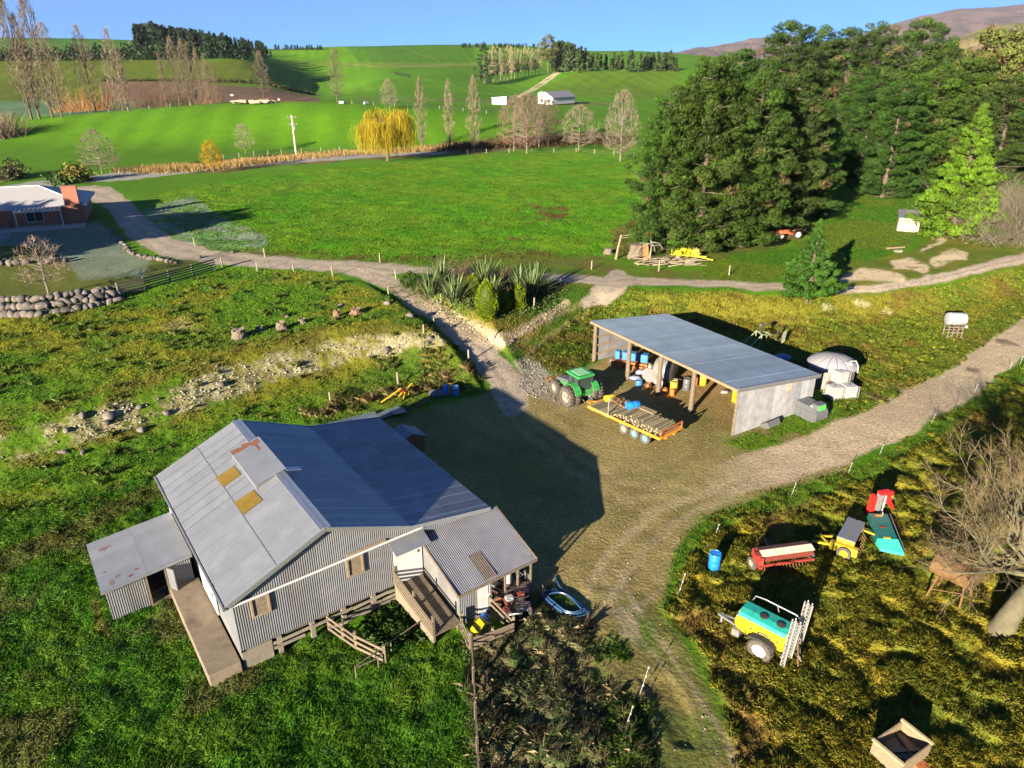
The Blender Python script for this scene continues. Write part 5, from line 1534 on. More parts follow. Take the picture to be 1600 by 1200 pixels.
# trees standing beyond the left edge, whose crowns shade the house front
SH = tree_obj("shelter_tree", *pine(111, 12.5, 8.5, per=22, nb=52, low=.42, base=(.03, .055, .012), prof=[(0, .9), (.4, 1.0), (.9, 1.0), (1, .9)], csize=1.3, ln=.9, wd=.5))
for i, (x, y, k) in enumerate(((-92, 72, 1.0), (-85, 72.5, 1.0), (-78, 73, 1.0), (-71, 73.5, 1.0), (-120, 72, 1.12), (-112, 72, 1.12), (-104, 72.5, 1.12), (-98, 71, 1.06))):
    o = SH if i == 0 else dup(SH, (0, 0, 0))
    o.location = (x, y, 1.8); o.rotation_euler = (0, 0, i * 1.1); o.scale = (1, 1, k)
    tag(o, "tall shelter tree beyond the left edge, before the house", "tree", "shelter trees before the house")

# ---- garden tree and big bare tree at the right ---------------------------------
gt_ = tree_obj("bare_tree", *crown_tree(121, 8, 6.5, .17, (.24, .17, .135), first=.26, tw=.025, n1=8, n2=40, n3=160, n4=3, rise=.7, shape=.6), bark=M_PBARK, leafm=M_DRY)
place(gt_, 77, 463, 372, 8, "small bare garden tree with pale trunk above the boulder wall", "tree", first=True, wk=1.2)
# the big one: leaning trunk, limbs fanning up and to the left
def big_bare():
    g = np.random.default_rng(5); tr = MB(); A = []; B = []; W_ = []
    tp = [np.array(p) for p in ((0, 0, -.3), (.35, .15, .7), (1.0, .5, 1.6), (1.75, .85, 2.3))]
    tr.tube([tuple(p) for p in tp], [.58, .47, .40, .34], 12)
    def grow(p, d, L_, r, lev):
        n = 4; pts = [p]; q = p.copy(); dd = d.copy()
        for i in range(n):
            dd = dd + g.normal(size=3) * .10 + np.array([0, 0, .05]); dd /= np.linalg.norm(dd)
            q = q + dd * L_ / n; pts.append(q.copy())
        tr.tube([tuple(x) for x in pts], list(np.linspace(r, r * .5, n + 1)), 7 if lev == 0 else 5 if lev == 1 else 3, caps=False)
        if lev >= 3:
            for _ in range(11):
                t = g.uniform(.1, 1); b = pts[min(n, int(t * n + .5))]
                td = dd + g.normal(size=3) * .42; td /= np.linalg.norm(td); e = b + td * g.uniform(.4, 1.0)
                A.append(b); B.append(e); W_.append(.017)
                for _ in range(3):
                    b2 = b + (e - b) * g.uniform(.2, .9); t2 = td + g.normal(size=3) * .45; t2 /= np.linalg.norm(t2)
                    A.append(b2); B.append(b2 + t2 * g.uniform(.2, .6)); W_.append(.011)
            return
        for i in range(3 if lev == 0 else 3):
            nd = dd + g.normal(size=3) * .42 + np.array([0, 0, .06]); nd /= np.linalg.norm(nd)
            st = pts[[2, 3, 4][i % 3]]
            grow(st.copy(), nd, L_ * g.uniform(.6, .8), r * .52, lev + 1)
    limbs = [(-.9, .35, .30), (-.95, .75, .35), (-.6, .95, .55), (-.35, .75, .85), (0.0, 1.0, .55), (.35, .8, .8), (-.75, .1, .75), (.5, .5, .7), (-.2, .3, 1.0), (.6, 1.0, .35), (-1.0, .2, .12)]
    for d in limbs:
        d = np.array(d); d = d / np.linalg.norm(d)
        grow(tp[3] + g.normal(size=3) * .12, d, g.uniform(2.3, 3.2), g.uniform(.11, .19), 0)
    A_ = np.array(A); cc = np.array([.165, .125, .065])[None] * g.uniform(.6, 1.25, (len(A_), 1))
    return tr, slivers(A_, np.array(B), np.array(W_), cc, g)
M_LICHEN = mat("lichen_bark", (.095, .085, .05), .95, var=.3, scale=2.5, dirt=(.12, .13, .015), dirt_amt=.8, dscale=1.3, bump=.02, bscale=9)
bb = tree_obj("bare_tree", *big_bare(), bark=M_LICHEN, leafm=M_DRY)
bb.location = G(1562, 985); tag(bb, "big bare lichen covered tree with a leaning trunk at the right edge", "tree")

# ---- flax island ------------------------------------------------------------------
def flax(seed, h, w, n=110, cols=((.11, .165, .06), (.17, .20, .085), (.06, .10, .03))):
    g = np.random.default_rng(seed); V_ = []; F_ = []; C_ = []
    for k in range(n):
        a = g.uniform(0, 6.283); lean = abs(g.normal()) * .34 + .10; L_ = h * g.uniform(.65, 1.1); wd = .085 * g.uniform(.7, 1.2)
        b = np.array([math.cos(a), math.sin(a), 0]) * g.uniform(0, .30); d = np.array([math.cos(a), math.sin(a), 0]); s = np.array([-math.sin(a), math.cos(a), 0])
        cl = np.array(cols[g.integers(len(cols))]) * g.uniform(.7, 1.35); base = len(V_)
        m = 5
        for i in range(m + 1):
            t = i / m; out = math.sin(lean) * L_ * t + .22 * w * .5 * t ** 3 * min(1, lean * 1.6); z = math.cos(lean) * L_ * t - .25 * L_ * lean * t ** 3
            wv = wd * (1 - t ** 2.2) + .008
            p = b + d * out + np.array([0, 0, z]); V_ += [p - s * wv * .5, p + s * wv * .5]; C_ += [cl * (1 + .15 * t)] * 2
        for i in range(m): F_.append((base + 2 * i, base + 2 * i + 1, base + 2 * i + 3, base + 2 * i + 2))
    return mesh_np("flax_bush", np.array(V_), np.array(F_), M_GRASS, np.array(C_))
FX = [flax(1, 2.7, 3), flax(2, 2.5, 3.2), flax(3, 2.3, 2.6, 100, ((.085, .05, .035), (.12, .08, .05), (.09, .10, .04)))]
for i, (x, y, k, m_, lab) in enumerate(((673, 463, 1.05, 0, "left-most grey green flax bush of the island"), (710, 474, 1.1, 1, "front flax bush with arching striped blades, left of the bright conifer"), (690, 440, 1.0, 1, "flax bush behind the left-most one"), (722, 442, 1.0, 2, "bronze flax bush at the back of the island"),
        (755, 447, 1.1, 0, "upright flax bush in the middle of the island"), (785, 446, 1.0, 2, "bronze flax bush right of the island's middle"), (832, 462, 1.15, 0, "right-hand flax bush of the island beside the upper road"), (812, 450, .9, 1, "flax bush just left of the right-hand one"), (740, 458, .85, 2, "low bronze flax in front of the upright one"), (770, 462, .8, 1, "low flax between the bright conifers"))):
    o = link("flax_bush", FX[m_], None, G(x, y), i * 1.3); o.scale = (k * 1.6, k * 1.6, k * 1.12); tag(o, lab, "plant", "flax bushes of the island")
def globe(seed, h, w, base, n=2600, ln=.16, wd=.09):
    g = np.random.default_rng(seed); d = unit(g.normal(size=(n, 3))); r = g.uniform(.78, 1.0, (n, 1))
    prof = np.sqrt(np.clip(1 - d[:, 2:3] ** 2, 0, 1))
    bump = 1 + .14 * np.sin(d[:, 0:1] * 7 + seed) * np.cos(d[:, 2:3] * 6)
    p = d * r * bump * np.array([w * .5, w * .5, h * .52]); p[:, 2] += h * .48; p[:, :2] *= (1.08 - .3 * p[:, 2:3] / h)
    c = np.asarray(base)[None] * g.uniform(.6, 1.35, (n, 1))
    v, f, c = cards(p, d + np.array([0, 0, .9]) + g.normal(size=d.shape) * .3, ln, wd, c, g)
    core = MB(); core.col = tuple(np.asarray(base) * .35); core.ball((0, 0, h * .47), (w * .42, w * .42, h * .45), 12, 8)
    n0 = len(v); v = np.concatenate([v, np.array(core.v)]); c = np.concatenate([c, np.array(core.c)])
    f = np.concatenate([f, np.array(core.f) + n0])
    return mesh_np("golden_conifer", v, f, M_LEAF, c)
for i, (x, y, h, w_, lab) in enumerate(((762, 500, 4.0, 2.4, "tallest bright lime conifer at the tip of the island"), (786, 487, 2.3, 1.8, "small lime conifer right of the tallest one"), (808, 484, 2.6, 2.0, "right-hand lime conifer by the stony bank"), (738, 466, 2.6, 1.8, "lime conifer behind the front flax"), (640, 448, 1.7, 2.2, "low dark green shrub at the left tip of the island"))):
    o = link("golden_conifer" if i < 4 else "shrub", globe(i + 3, h, w_, (.13, .19, .005) if i < 4 else (.05, .10, .012)), None, G(x, y)); tag(o, lab, "shrub", "lime conifers of the island" if i < 4 else None)
scrub("undergrowth", "brown undergrowth between the flax bushes", "undergrowth", [(660, 445), (720, 450), (780, 452), (850, 452)], 1.0, 3.0, (.085, .065, .03), 1500, 15, .07, kind='stuff')
scrub("undergrowth", "green undergrowth on the island", "undergrowth", [(640, 446), (720, 470), (760, 480), (800, 476), (850, 462)], .9, 3.0, (.06, .085, .02), 3600, 16, .10, True, kind='stuff')

# ---- grass ------------------------------------------------------------------------
_dzx = np.gradient(GZ2, axis=1) / np.maximum(np.gradient(GX, axis=1), 1e-6); _dzy = np.gradient(GZ2, axis=0) / np.maximum(np.gradient(GY, axis=0), 1e-6)
TN_ = np.stack([-_dzx, -_dzy, np.ones(GX.shape)], -1).reshape(-1, 3); TN_ /= np.linalg.norm(TN_, axis=1, keepdims=True)
def scatter(n, wmap, g):
    wt = (wmap * sstep(235, 150, GY) * (np.abs(PX - 800) < 1000) * (PY < 1420) * np.clip(GY / 40, 0, 1.6)).ravel()
    cs = np.cumsum(wt); cs /= cs[-1]
    k = np.searchsorted(cs, g.random(n)); k = np.minimum(k, len(wt) - 1)
    j = k // NC; i = k % NC
    x = GX.ravel()[k] + g.uniform(-.5, .5, n) * (GX[j, np.minimum(i + 1, NC - 1)] - GX[j, i - 1])
    y = GY.ravel()[k] * (1 + g.uniform(-.5, .5, n) * .005)
    return k, x, y, GZ2.ravel()[k]
def blades(name, n, wmap, hgt, wd, lean, colf, seed, bend=None):
    g = np.random.default_rng(seed); k, x, y, z = scatter(n, wmap, g)
    hh = hgt * g.uniform(.5, 1.25, n) * (.6 + .8 * vnoise(x / .9, y / .9, seed))
    ww = wd * g.uniform(.7, 1.3, n) * np.clip(y / 45, .8, 2.2)
    a = g.random(n) * 6.283; s = np.stack([np.cos(a), np.sin(a), np.zeros(n)], 1)
    le = g.normal(size=(n, 2)) * lean
    if bend is not None: le = le + np.array(bend)
    b = np.stack([x, y, z - .02], 1)
    mid_ = b + np.stack([le[:, 0] * hh * .4, le[:, 1] * hh * .4, hh * .62], 1)
    tip = b + np.stack([le[:, 0] * hh, le[:, 1] * hh, hh], 1)
    v = np.stack([b - s * ww[:, None] * .5, b + s * ww[:, None] * .5, mid_ + s * ww[:, None] * .4, tip, mid_ - s * ww[:, None] * .4], 1)
    v = v.reshape(-1, 3); f = np.arange(5 * n).reshape(n, 5)
    c = colf(ALB[k], g, n); c = np.repeat(np.clip(c, .004, .9), 5, axis=0)
    nn = unit(TN_[k] * .75 + lit_normal(v, f) * .55)
    return tag(link(name, mesh_np(name, v, f, M_GRASS, c, nrm=np.repeat(nn, 5, axis=0))), kind='stuff')
def cgreen(a, g, n):
    t = g.uniform(.8, 1.9, (n, 1)); return a * t * .85 * np.array([1.05, 1.08, .9])
# keep blades off buildings' floors
pads = np.zeros(GX.shape)
for fr_, (x0, y0, x1, y1) in ((BF, (-.2, -.1, 12.7, 12.3)), (BF, (-4.1, 6.7, 0, 10.9)), (BF, (-1.5, -.1, 0, 6.8)), (BF, (8.9, -3.4, 13.2, .1)), (BF, (7.3, -3.8, 8.9, 0)), (SF, (-.1, 0, 16.3, 8.4))):
    qq = [fr_.M @ Vector(p) for p in ((x0, y0, 0), (x1, y0, 0), (x1, y1, 0), (x0, y1, 0))]
    pads = np.maximum(pads, inside(GX, GY, [(p.x, p.y) for p in qq]))
keep = (1 - pads) * (1 - np.clip(road * 1.3, 0, 1)) * (1 - np.clip(yard * 1.05, 0, 1))
ngap = sstep(.36, .52, n05 * .6 + n2 * .4)
blades("grass", 230000, mk_lawn * keep * (.4 + ngap), .13, .05, .7, cgreen, 1)
blades("grass", 90000, np.clip(mk_terr + mk_brush + mk_strip * .8 + gap_ + gap2 * 1.2, 0, 1) * keep * (1 - bank * .8) * (.4 + ngap), .13, .06, .7, cgreen, 2)
blades("grass", 70000, np.clip(mid + pad_, 0, 1) * (1 - road), .14, .09, .8, lambda a, g, n: cgreen(a, g, n) * .62, 8)
blades("grass", 60000, np.clip(mk_ochre, 0, 1) * keep * (.3 + ngap), .20, .07, .7, lambda a, g, n: a * g.uniform(.6, 1.35, (n, 1)), 3, bend=(.2, .1))
# tussocks: clumps of arching blades lying over to the right
def tussocks(name, nc, per, wmap, L0, colA, colB, seed, wind=(.75, .25), wd=.05, spread=.55):
    g = np.random.default_rng(seed); k, x, y, z = scatter(nc, wmap, g)
    size = g.uniform(.6, 1.3, nc); tone = g.uniform(.65, 1.3, nc); mixv = g.random(nc)
    n = nc * per; R_ = lambda a: np.repeat(a, per, axis=0)
    a = g.random(n) * 6.283; ca, sa = np.cos(a), np.sin(a); rr_ = np.sqrt(g.random(n)) * .20 * R_(size)
    b = np.stack([R_(x) + ca * rr_, R_(y) + sa * rr_, R_(z) - .03], 1)
    L_ = L0 * R_(size) * g.uniform(.6, 1.2, n)
    d = np.stack([ca * spread * g.uniform(.2, 1.1, n) + wind[0] * g.uniform(.2, 1, n), sa * spread * g.uniform(.2, 1.1, n) + wind[1] * g.uniform(.2, 1, n), np.full(n, .85)], 1); d = unit(d)
    m1_ = b + d * (L_ * .5)[:, None]; d2 = d.copy(); d2[:, 2] -= .75; d2 = unit(d2); tip = m1_ + d2 * (L_ * .5)[:, None]
    s = np.stack([-sa, ca, np.zeros(n)], 1); w_ = (wd * g.uniform(.7, 1.3, n))[:, None]
    v = np.stack([b - s * w_ * .5, b + s * w_ * .5, m1_ + s * w_ * .45, tip, m1_ - s * w_ * .45], 1).reshape(-1, 3)
    col = (np.asarray(colA)[None] * (1 - R_(mixv)[:, None]) + np.asarray(colB)[None] * R_(mixv)[:, None]) * (R_(tone) * g.uniform(.7, 1.35, n))[:, None]
    nn = unit(TN_[R_(k)] * .7 + np.stack([ca, sa, np.full(n, .35)], 1) * .3 + lit_normal(v, np.arange(5 * n).reshape(n, 5)) * .55)
    return tag(link(name, mesh_np(name, v, np.arange(5 * n).reshape(n, 5), M_GRASS, np.repeat(col, 5, axis=0), nrm=np.repeat(nn, 5, axis=0))), kind='stuff')
tmask = mk_tuss * (1 - mk_strip * .85) * keep
tussocks("tussock_grass", 8500, 26, tmask * (.05 + sstep(.42, .62, hum)), .22, (.225, .180, .016), (.125, .155, .014), 21, wind=(.25, .1), wd=.035, spread=.9)
blades("grass", 150000, tmask * (.4 + ngap), .13, .045, .8, lambda a, g, n: a * g.uniform(.65, 1.5, (n, 1)), 6)
tussocks("tussock_grass", 1500, 26, mk_ochre * keep * sstep(.4, .6, n8), .26, (.19, .17, .02), (.11, .145, .014), 22, wd=.05, wind=(.3, .1))
tussocks("tussock_grass", 600, 22, np.clip(mk_brush + mk_terr * .12, 0, 1) * keep * sstep(.48, .62, n2), .40, (.11, .12, .02), (.06, .105, .014), 23, wind=(.2, .1), wd=.06)
wmask = mk_weed * (1 - pads)
blades("grass", 45000, wmask, .10, .03, .9, lambda a, g, n: a * g.uniform(.7, 1.7, (n, 1)), 9)
tussocks("weeds", 950, 34, wmask * (.1 + sstep(.42, .6, n2)), .22, (.075, .12, .035), (.15, .17, .07), 24, wind=(.05, .05), wd=.018, spread=.9)
tussocks("dry_stalks", 220, 16, wmask * (.15 + sstep(.52, .36, n2)), .55, (.19, .145, .08), (.26, .205, .12), 25, wind=(.1, .1), wd=.012, spread=.7)
tussocks("lush_grass", 240, 26, lush * sstep(.4, .6, n2), .22, (.045, .12, .010), (.10, .15, .014), 28, wind=(.1, .1), wd=.022, spread=.8)
tussocks("weeds", 260, 24, stroke([(640, 950, 22), (600, 985, 26), (650, 980, 26)]) * keep, .36, (.032, .08, .012), (.06, .12, .015), 26, wind=(.05, .05), wd=.06, spread=.9)
tussocks("dry_stalks", 90, 26, stroke([(480, 645, 10), (520, 640, 10), (560, 630, 8), (650, 610, 8), (700, 590, 10), (740, 575, 8)]) * keep, .65, (.17, .115, .05), (.12, .10, .035), 27, wind=(.1, .1), wd=.018, spread=.6)

# ---- stones -----------------------------------------------------------------------
M_STONE = mat("boulder", (.125, .108, .095), .9, var=.25, scale=3, dirt=(.16, .14, .11), dirt_amt=.6, dscale=2, bump=.02, bscale=5)
M_PALESTONE = mat("pale_stone", (.34, .315, .25), .9, var=.25, scale=3)
def stone_mesh(seed, k=10, m=7):
    rr_ = random.Random(seed); b = MB(); b.ball((0, 0, 0), (.5, .42, .34), k, m)
    ph = [rr_.uniform(0, 6) for _ in range(4)]
    b.v = [(x * (1 + .16 * math.sin(3 * y * 3 + ph[0]) + .1 * math.sin(8 * z + ph[1])), y * (1 + .15 * math.sin(7 * x + ph[2])), z * (1 + .12 * math.sin(6 * x + 5 * y + ph[3]))) for x, y, z in b.v]
    return b
ST = []
for s in range(9):
    b = stone_mesh(s); b.c = [(.55 + .11 * ((s * 5) % 9 * .6),) * 3] * len(b.v); me = bpy.data.meshes.new("boulder"); me.from_pydata(b.v, [], b.f); set_attr(me, np.array(b.c)); me.polygons.foreach_set("use_smooth", np.ones(len(me.polygons), bool)); me.materials.append(M_STONE); me.update(); ST.append(me)
rr = random.Random(9)
def boulder(p, s, lab, grp):
    o = link("boulder", ST[rr.randrange(9)], None, p, rr.uniform(0, 6)); o.rotation_euler = (rr.uniform(-.3, .3), rr.uniform(-.3, .3), rr.uniform(0, 6)); o.scale = (s * rr.uniform(.8, 1.35), s * rr.uniform(.8, 1.2), s * rr.uniform(.75, 1.15))
    return tag(o, lab, "boulder", grp)
LB = "rounded boulder in the long retaining wall below the garden lawn"
for row, (dy, sz_, n_) in enumerate(((0, 1.25, 26), (-8, 1.2, 26), (-15, 1.0, 24))):
    for i in range(n_):
        t = (i + .5 * (row % 2)) / n_; x = -70 + t * 262
        y = np.interp(x, [-70, 0, 60, 110, 190], [500, 495, 494, 487, 470]) + dy * (1 if x < 130 else .7)
        p = G(x, y); p.z += .12 + row * .34; boulder(p, sz_ * rr.uniform(.75, 1.15), LB, "boulders of the retaining wall")
for i in range(14):
    x = -20 + i * 9.5; p = G(x, 413 - i * .25 + rr.uniform(-3, 3)); p.z += .25; boulder(p, 1.2 * rr.uniform(.7, 1.1), "boulder in the short wall by the shaded lawn, behind the bare garden tree", "boulders of the garden wall")
for i in range(20):
    t = i / 19; x = np.interp(t, [0, .3, .5, 1], [186, 203, 225, 275]); y = np.interp(t, [0, .3, .5, 1], [372, 396, 403, 411]); p = G(x + rr.uniform(-2, 2), y + rr.uniform(-1, 1)); p.z += .12; boulder(p, rr.uniform(.55, .95), "pale kerb stone along the garden side of the drive", "kerb stones of the drive")
for (x, y, s, lab) in ((172, 652, 1.05, "largest grey stone in the left part of the stony bank"), (167, 661, .7, "grey stone touching the largest one of the bank"), (130, 651, .7, "stone left of the largest grey stone of the bank"), (262, 646, .7, "grey stone alone below the bank"), (218, 637, .6, "bluish stone in the middle of the bank"), (104, 674, .6, "pair stone in the bank's left part"), (131, 708, .5, "small stone in the grass above the shed's left corner"), (221, 673, .6, "pale flat stone below the bank"),
     (100, 708, .55, "small stone at the lower left of the bank"), (346, 602, .7, "grey stone at the bank's bend"), (605, 549, .8, "larger stone at the bank's right end"), (532, 479, .7, "pale stone between the stumps"), (448, 495, .5, "small pale stone among the stumps"), (672, 530, .75, "grey round stone by the fence posts"), (668, 537, .6, "stone below the grey round one"), (640, 495, .9, "squared grey stone at the cutting's edge"), (605, 475, .8, "grey stone on the brow above the cutting"), (800, 533, .7, "stone at the toe of the stony bank by the island"), (340, 573, .5, "stone above the bank"), (312, 403, .7, "pale stone on the drive's grass verge"), (363, 395, .7, "upright pale stone on the verge by the drive"), (66, 968, .3, "single pale stone in the lawn")):
    p = G(x, y); p.z += .1 * s; boulder(p, s, lab, None)
# loose rubble too small and many to count
def rubble(name, label, n, wmap, s0, s1, seed, col=(.24, .22, .165)):
    g = np.random.default_rng(seed); k, x, y, z = scatter(n, wmap, g)
    base = stone_mesh(3, 6, 4); bv = np.array(base.v); bf = np.array(base.f); m_ = len(bv)
    sz_ = s0 + (s1 - s0) * g.random(n) ** 2.5; a = g.random(n) * 6.283
    ca, sa = np.cos(a)[:, None], np.sin(a)[:, None]
    X = (bv[None, :, 0] * ca - bv[None, :, 1] * sa) * sz_[:, None] + x[:, None]; Y = (bv[None, :, 0] * sa + bv[None, :, 1] * ca) * sz_[:, None] + y[:, None]
    Z = bv[None, :, 2] * sz_[:, None] + z[:, None] + sz_[:, None] * .12
    v = np.stack([X, Y, Z], -1).reshape(-1, 3); f = (bf[None] + (np.arange(n) * m_)[:, None, None]).reshape(-1, 4)
    c = np.repeat(np.asarray(col)[None] * g.uniform(.6, 1.2, (n, 1)), m_, axis=0)
    return tag(link(name, mesh_np(name, v, f, mat("rubble", (1, 1, 1), .95, var=.2), c, smooth=True)), label, "rubble", kind='stuff')
rubble("bank_rubble", "loose pale stones along the grassy bank", 1000, bank * sstep(.34, .52, n2 * .6 + n05 * .4), .05, .24, 1, (.25, .235, .175))
rubble("road_rubble", "loose stones beside the yard and at the foot of the island", 520, np.clip(region([(800, 562), (830, 556), (868, 590), (905, 640), (850, 625), (818, 610)]) + stroke([(790, 536, 6), (810, 520, 6), (840, 503, 6), (870, 490, 4)]), 0, 1), .06, .22, 2, (.17, .145, .125))
rubble("cutting_rubble", "pale stones on the cut bank of the drive", 260, cutb, .06, .26, 3, (.3, .25, .18))

rubble("yard_rubble", "small loose stones over the yard and road", 1500, np.clip(yard * .6 * sstep(.4, .6, n2) + road * .8, 0, 1) * (1 - pads), .04, .12, 4, (.26, .21, .15))
# ------------------------------------------------------------------ machines and small things
def paint(name, col, rough=.45, dirt=(.16, .12, .08), amt=.45, **k): return mat(name, col, rough, var=.12, scale=5, dirt=dirt, dirt_amt=amt, dscale=3, **k)
M_GREEN = paint("tractor_green", (.025, .22, .045)); M_LGREEN = paint("pale_green_roof", (.20, .42, .22))
M_YEL = paint("yellow_paint", (.40, .29, .012)); M_ORANGE = paint("orange_paint", (.50, .20, .02)); M_RED = paint("red_paint", (.24, .03, .022))
M_DRED = paint("faded_red", (.15, .035, .026)); M_TEAL = paint("teal_plastic", (.012, .24, .20), .3, amt=.2); M_TEALM = paint("teal_cover", (.008, .115, .105), .4)
M_BLUE = paint("blue_plastic", (.012, .16, .50), .35, amt=.15); M_BLUE2 = paint("blue_box", (.03, .15, .38)); M_LID = paint("grey_lid", (.13, .14, .17), .4)
M_GREY = paint("machine_grey", (.15, .15, .15)); M_DGREY = paint("dark_grey_plastic", (.085, .09, .10), .5); M_CREAM = paint("cream_paint", (.50, .44, .33)); M_MUD = mat("muddy_tyre", (.06, .052, .042), .9, var=.4, scale=8, dirt=(.17, .135, .095), dirt_amt=.7, dscale=4)
M_RIM = paint("pale_rim", (.22, .205, .175), .6); M_WPL = paint("white_plastic", (.29, .29, .29), .4, amt=.25); M_RUSTY = mat("rusty_metal", (.115, .058, .020), .9, var=.35, scale=6, dirt=(.17, .13, .03), dirt_amt=.8, dscale=1.8)
M_YB = mat("yellow_bright", (.36, .31, .005), .5, var=.1); M_RBR = mat("bright_red", (.55, .02, .015), .35, var=.1)
M_CARD = mat("brown_bucket", (.30, .10, .03), .6, var=.2)

def tyre(mb, c, r, w, n=20, lug=0.0):
    """a tyre standing on its tread, axle along y"""
    x, y, z = c
    prof = [(r * .58, -w * .42), (r * .80, -w * .5), (r * .95, -w * .42), (r, -w * .25), (r, w * .25), (r * .95, w * .42), (r * .80, w * .5), (r * .58, w * .42)]
    b0 = len(mb.v); mb.lathe(prof, n, (x, y, z), 'y')
    mb.f = mb.f[:-2]
    if lug:
        for k in range(n):
            a = 2 * math.pi * (k + .25) / n
            for s in (-1, 1):
                aa = a + (.5 * math.pi / n if s > 0 else 0)
                m = Matrix.Rotation(-aa, 4, 'Y') @ Matrix.Rotation(s * .5, 4, 'X' if 0 else 'Z')
                mb.box((x + math.cos(aa) * (r + lug * .4), y + s * w * .24, z + math.sin(aa) * (r + lug * .4)), (lug * 1.3, w * .46, r * .11), m=Matrix.Rotation(-aa, 4, 'Y'))
def wheel(par, c, r, w, rim=M_RIM, side=1, lug=0.0, n=20, tm=None):
    """wheel part with tyre and rim"""
    x, y, z = c; b = MB(); tyre(b, c, r, w, n, lug); wo = b.build("wheel", tm or M_MUD, par, smooth=True)
    b = MB(); b.lathe([(r * .60, -w * .36), (r * .60, w * .30), (r * .5, w * .34), (r * .45, w * .12), (r * .2, w * .10), (r * .17, w * .26), (.01, w * .27)], n, (0, 0, 0), 'y')
    if side < 0: b.v = [(p[0], -p[1], p[2]) for p in b.v]; b.f = [q[::-1] for q in b.f]
    b.v = [(p[0] + x, p[1] + y, p[2] + z) for p in b.v]
    b.build("rim", rim, wo, smooth=True)
    return wo
def drum(name, label, cat, p, h, r, m, rz=0, lying=False, group=None, lid=None):
    b = MB(); pr = [(r * .93, 0), (r, .03)]
    for t in (.33, .66): pr += [(r, h * t - .03), (r * 1.035, h * t), (r, h * t + .03)]
    pr += [(r, h - .03), (r * .94, h), (r * .90, h - .025)]
    b.lathe(pr, 18, (0, 0, 0) if not lying else (-h / 2, 0, r), 'z' if not lying else 'x')
    o = b.build(name, m, None, smooth=True, loc=p, rz=rz); tag(o, label, cat, group)
    b = MB()
    for s in (-1, 1):
        if lying: b.box((h / 2 - .0, s * r * .5, r * 1.2), (.05, .1, .1))
        else: b.lathe([(.045, h - .02), (.045, h + .02)], 8, (s * r * .55, 0, 0))
    b = MB(); b.lathe([(.05, h - .025), (.05, h + .02)] , 8, (r * .5, 0, 0)) if not lying else b.lathe([(.05, h / 2 - .02), (.05, h / 2 + .02)], 8, (0, r * .5, r), 'x')
    b.build("bung", lid or M_BLACK, o)
    return o
def XY(x, y, dz=0.0): return Vector((x, y, float(hz(np.array([x]), np.array([y]))[0]) + dz))

# ---- tractor ---------------------------------------------------------------
T = thing("tractor", "green tractor with dual rear wheels, hitched before the loaded trailer", "tractor", XY(5.35, 49.75), R(121))
RR = .80
for s in (-1, 1):
    wheel(T, (0, s * .82, RR), RR, .42, side=s, lug=.05); wheel(T, (0, s * 1.36, RR), RR, .40, side=s, lug=.05)
    wheel(T, (2.35, s * .84, .56), .56, .36, side=s, lug=.035)
b = MB(); b.box((1.25, 0, .78), (2.6, .42, .42)); b.box((0, 0, .80), (.5, 2.9, .22)); b.box((2.35, 0, .56), (.25, 1.6, .2)); b.build("chassis", M_DGREY, T)
b = MB(); b.prism([(1.0, .95), (2.75, .85), (2.85, 1.0), (2.75, 1.28), (1.0, 1.55)], -.38, .38); b.build("bonnet", M_DGREY, T)
b = MB(); b.box((2.84, 0, 1.02), (.06, .6, .35)); b.build("grille", M_BLACK, T)
b = MB(); b.prism([(1.05, 1.02), (2.3, .98), (2.3, 1.12), (1.05, 1.25)], -.395, -.385); b.prism([(1.05, 1.02), (2.3, .98), (2.3, 1.12), (1.05, 1.25)], .385, .395); b.build("bonnet_stripe", M_GREEN, T)
for s in (-1, 1):
    b = MB()
    for a, c in (((.95, .52, 1.15), (.85, .66, 2.32)), ((-.42, .60, 1.25), (-.48, .68, 2.32)), ((.28, .68, 1.0), (.24, .70, 2.32))): b.bar((a[0], s * a[1], a[2]), (c[0], s * c[1], c[2]), .07)
    b.build("cab_frame", M_BLACK, T)
b = MB(); b.prism([(.93, 1.2), (.84, 2.3), (-.44, 2.3), (-.40, 1.25)], -.60, .60); b.build("cab_glass", mat("dark_glass", (.03, .045, .045), .08, var=.05), T)
b = MB(); b.box((.2, 0, 1.0), (1.4, 1.2, .5)); b.box((.1, 0, 1.35), (.5, .5, .35)); b.build("cab_base", M_GREEN, T)
b = MB(); b.box((.2, 0, 2.40), (1.75, 1.62, .18), bev=.1); rfo = b.build("cab_roof", M_GREEN, T)
MB().box((.25, 0, 2.50), (1.15, 1.05, .03), bev=.02).build("roof_panel", M_LGREEN, rfo)
for s in (-1, 1):
    b = MB(); pts = [(-.78, 1.12), (-.72, 1.42), (-.45, 1.68), (0, 1.76), (.42, 1.66), (.62, 1.45)]
    for (x0, z0), (x1, z1) in zip(pts[:-1], pts[1:]): b.plate([(x0, s * .58 if s > 0 else s * 1.12, z0), (x1, s * .58 if s > 0 else s * 1.12, z1), (x1, s * 1.12 if s > 0 else s * .58, z1), (x0, s * 1.12 if s > 0 else s * .58, z0)], -.06)
    b.build("fender", M_GREEN, T)
    MB().box((-.72, s * .85, 1.32), (.05, .24, .12)).build("tail_light", M_RED, T)
    MB().box((2.7, s * .3, 1.2), (.08, .16, .09)).build("headlight", M_WPL, T)
MB().tube([(1.5, -.42, 1.2), (1.5, -.42, 2.3), (1.42, -.42, 2.42)], .05, 8).build("exhaust", M_BLACK, T)
b = MB()
for s in (-1, 1): b.tube([(-.4, s * .3, .7), (-1.1, s * .4, .5)], .04, 6)
b.build("hitch_arm", M_DGREY, T)
b = MB()
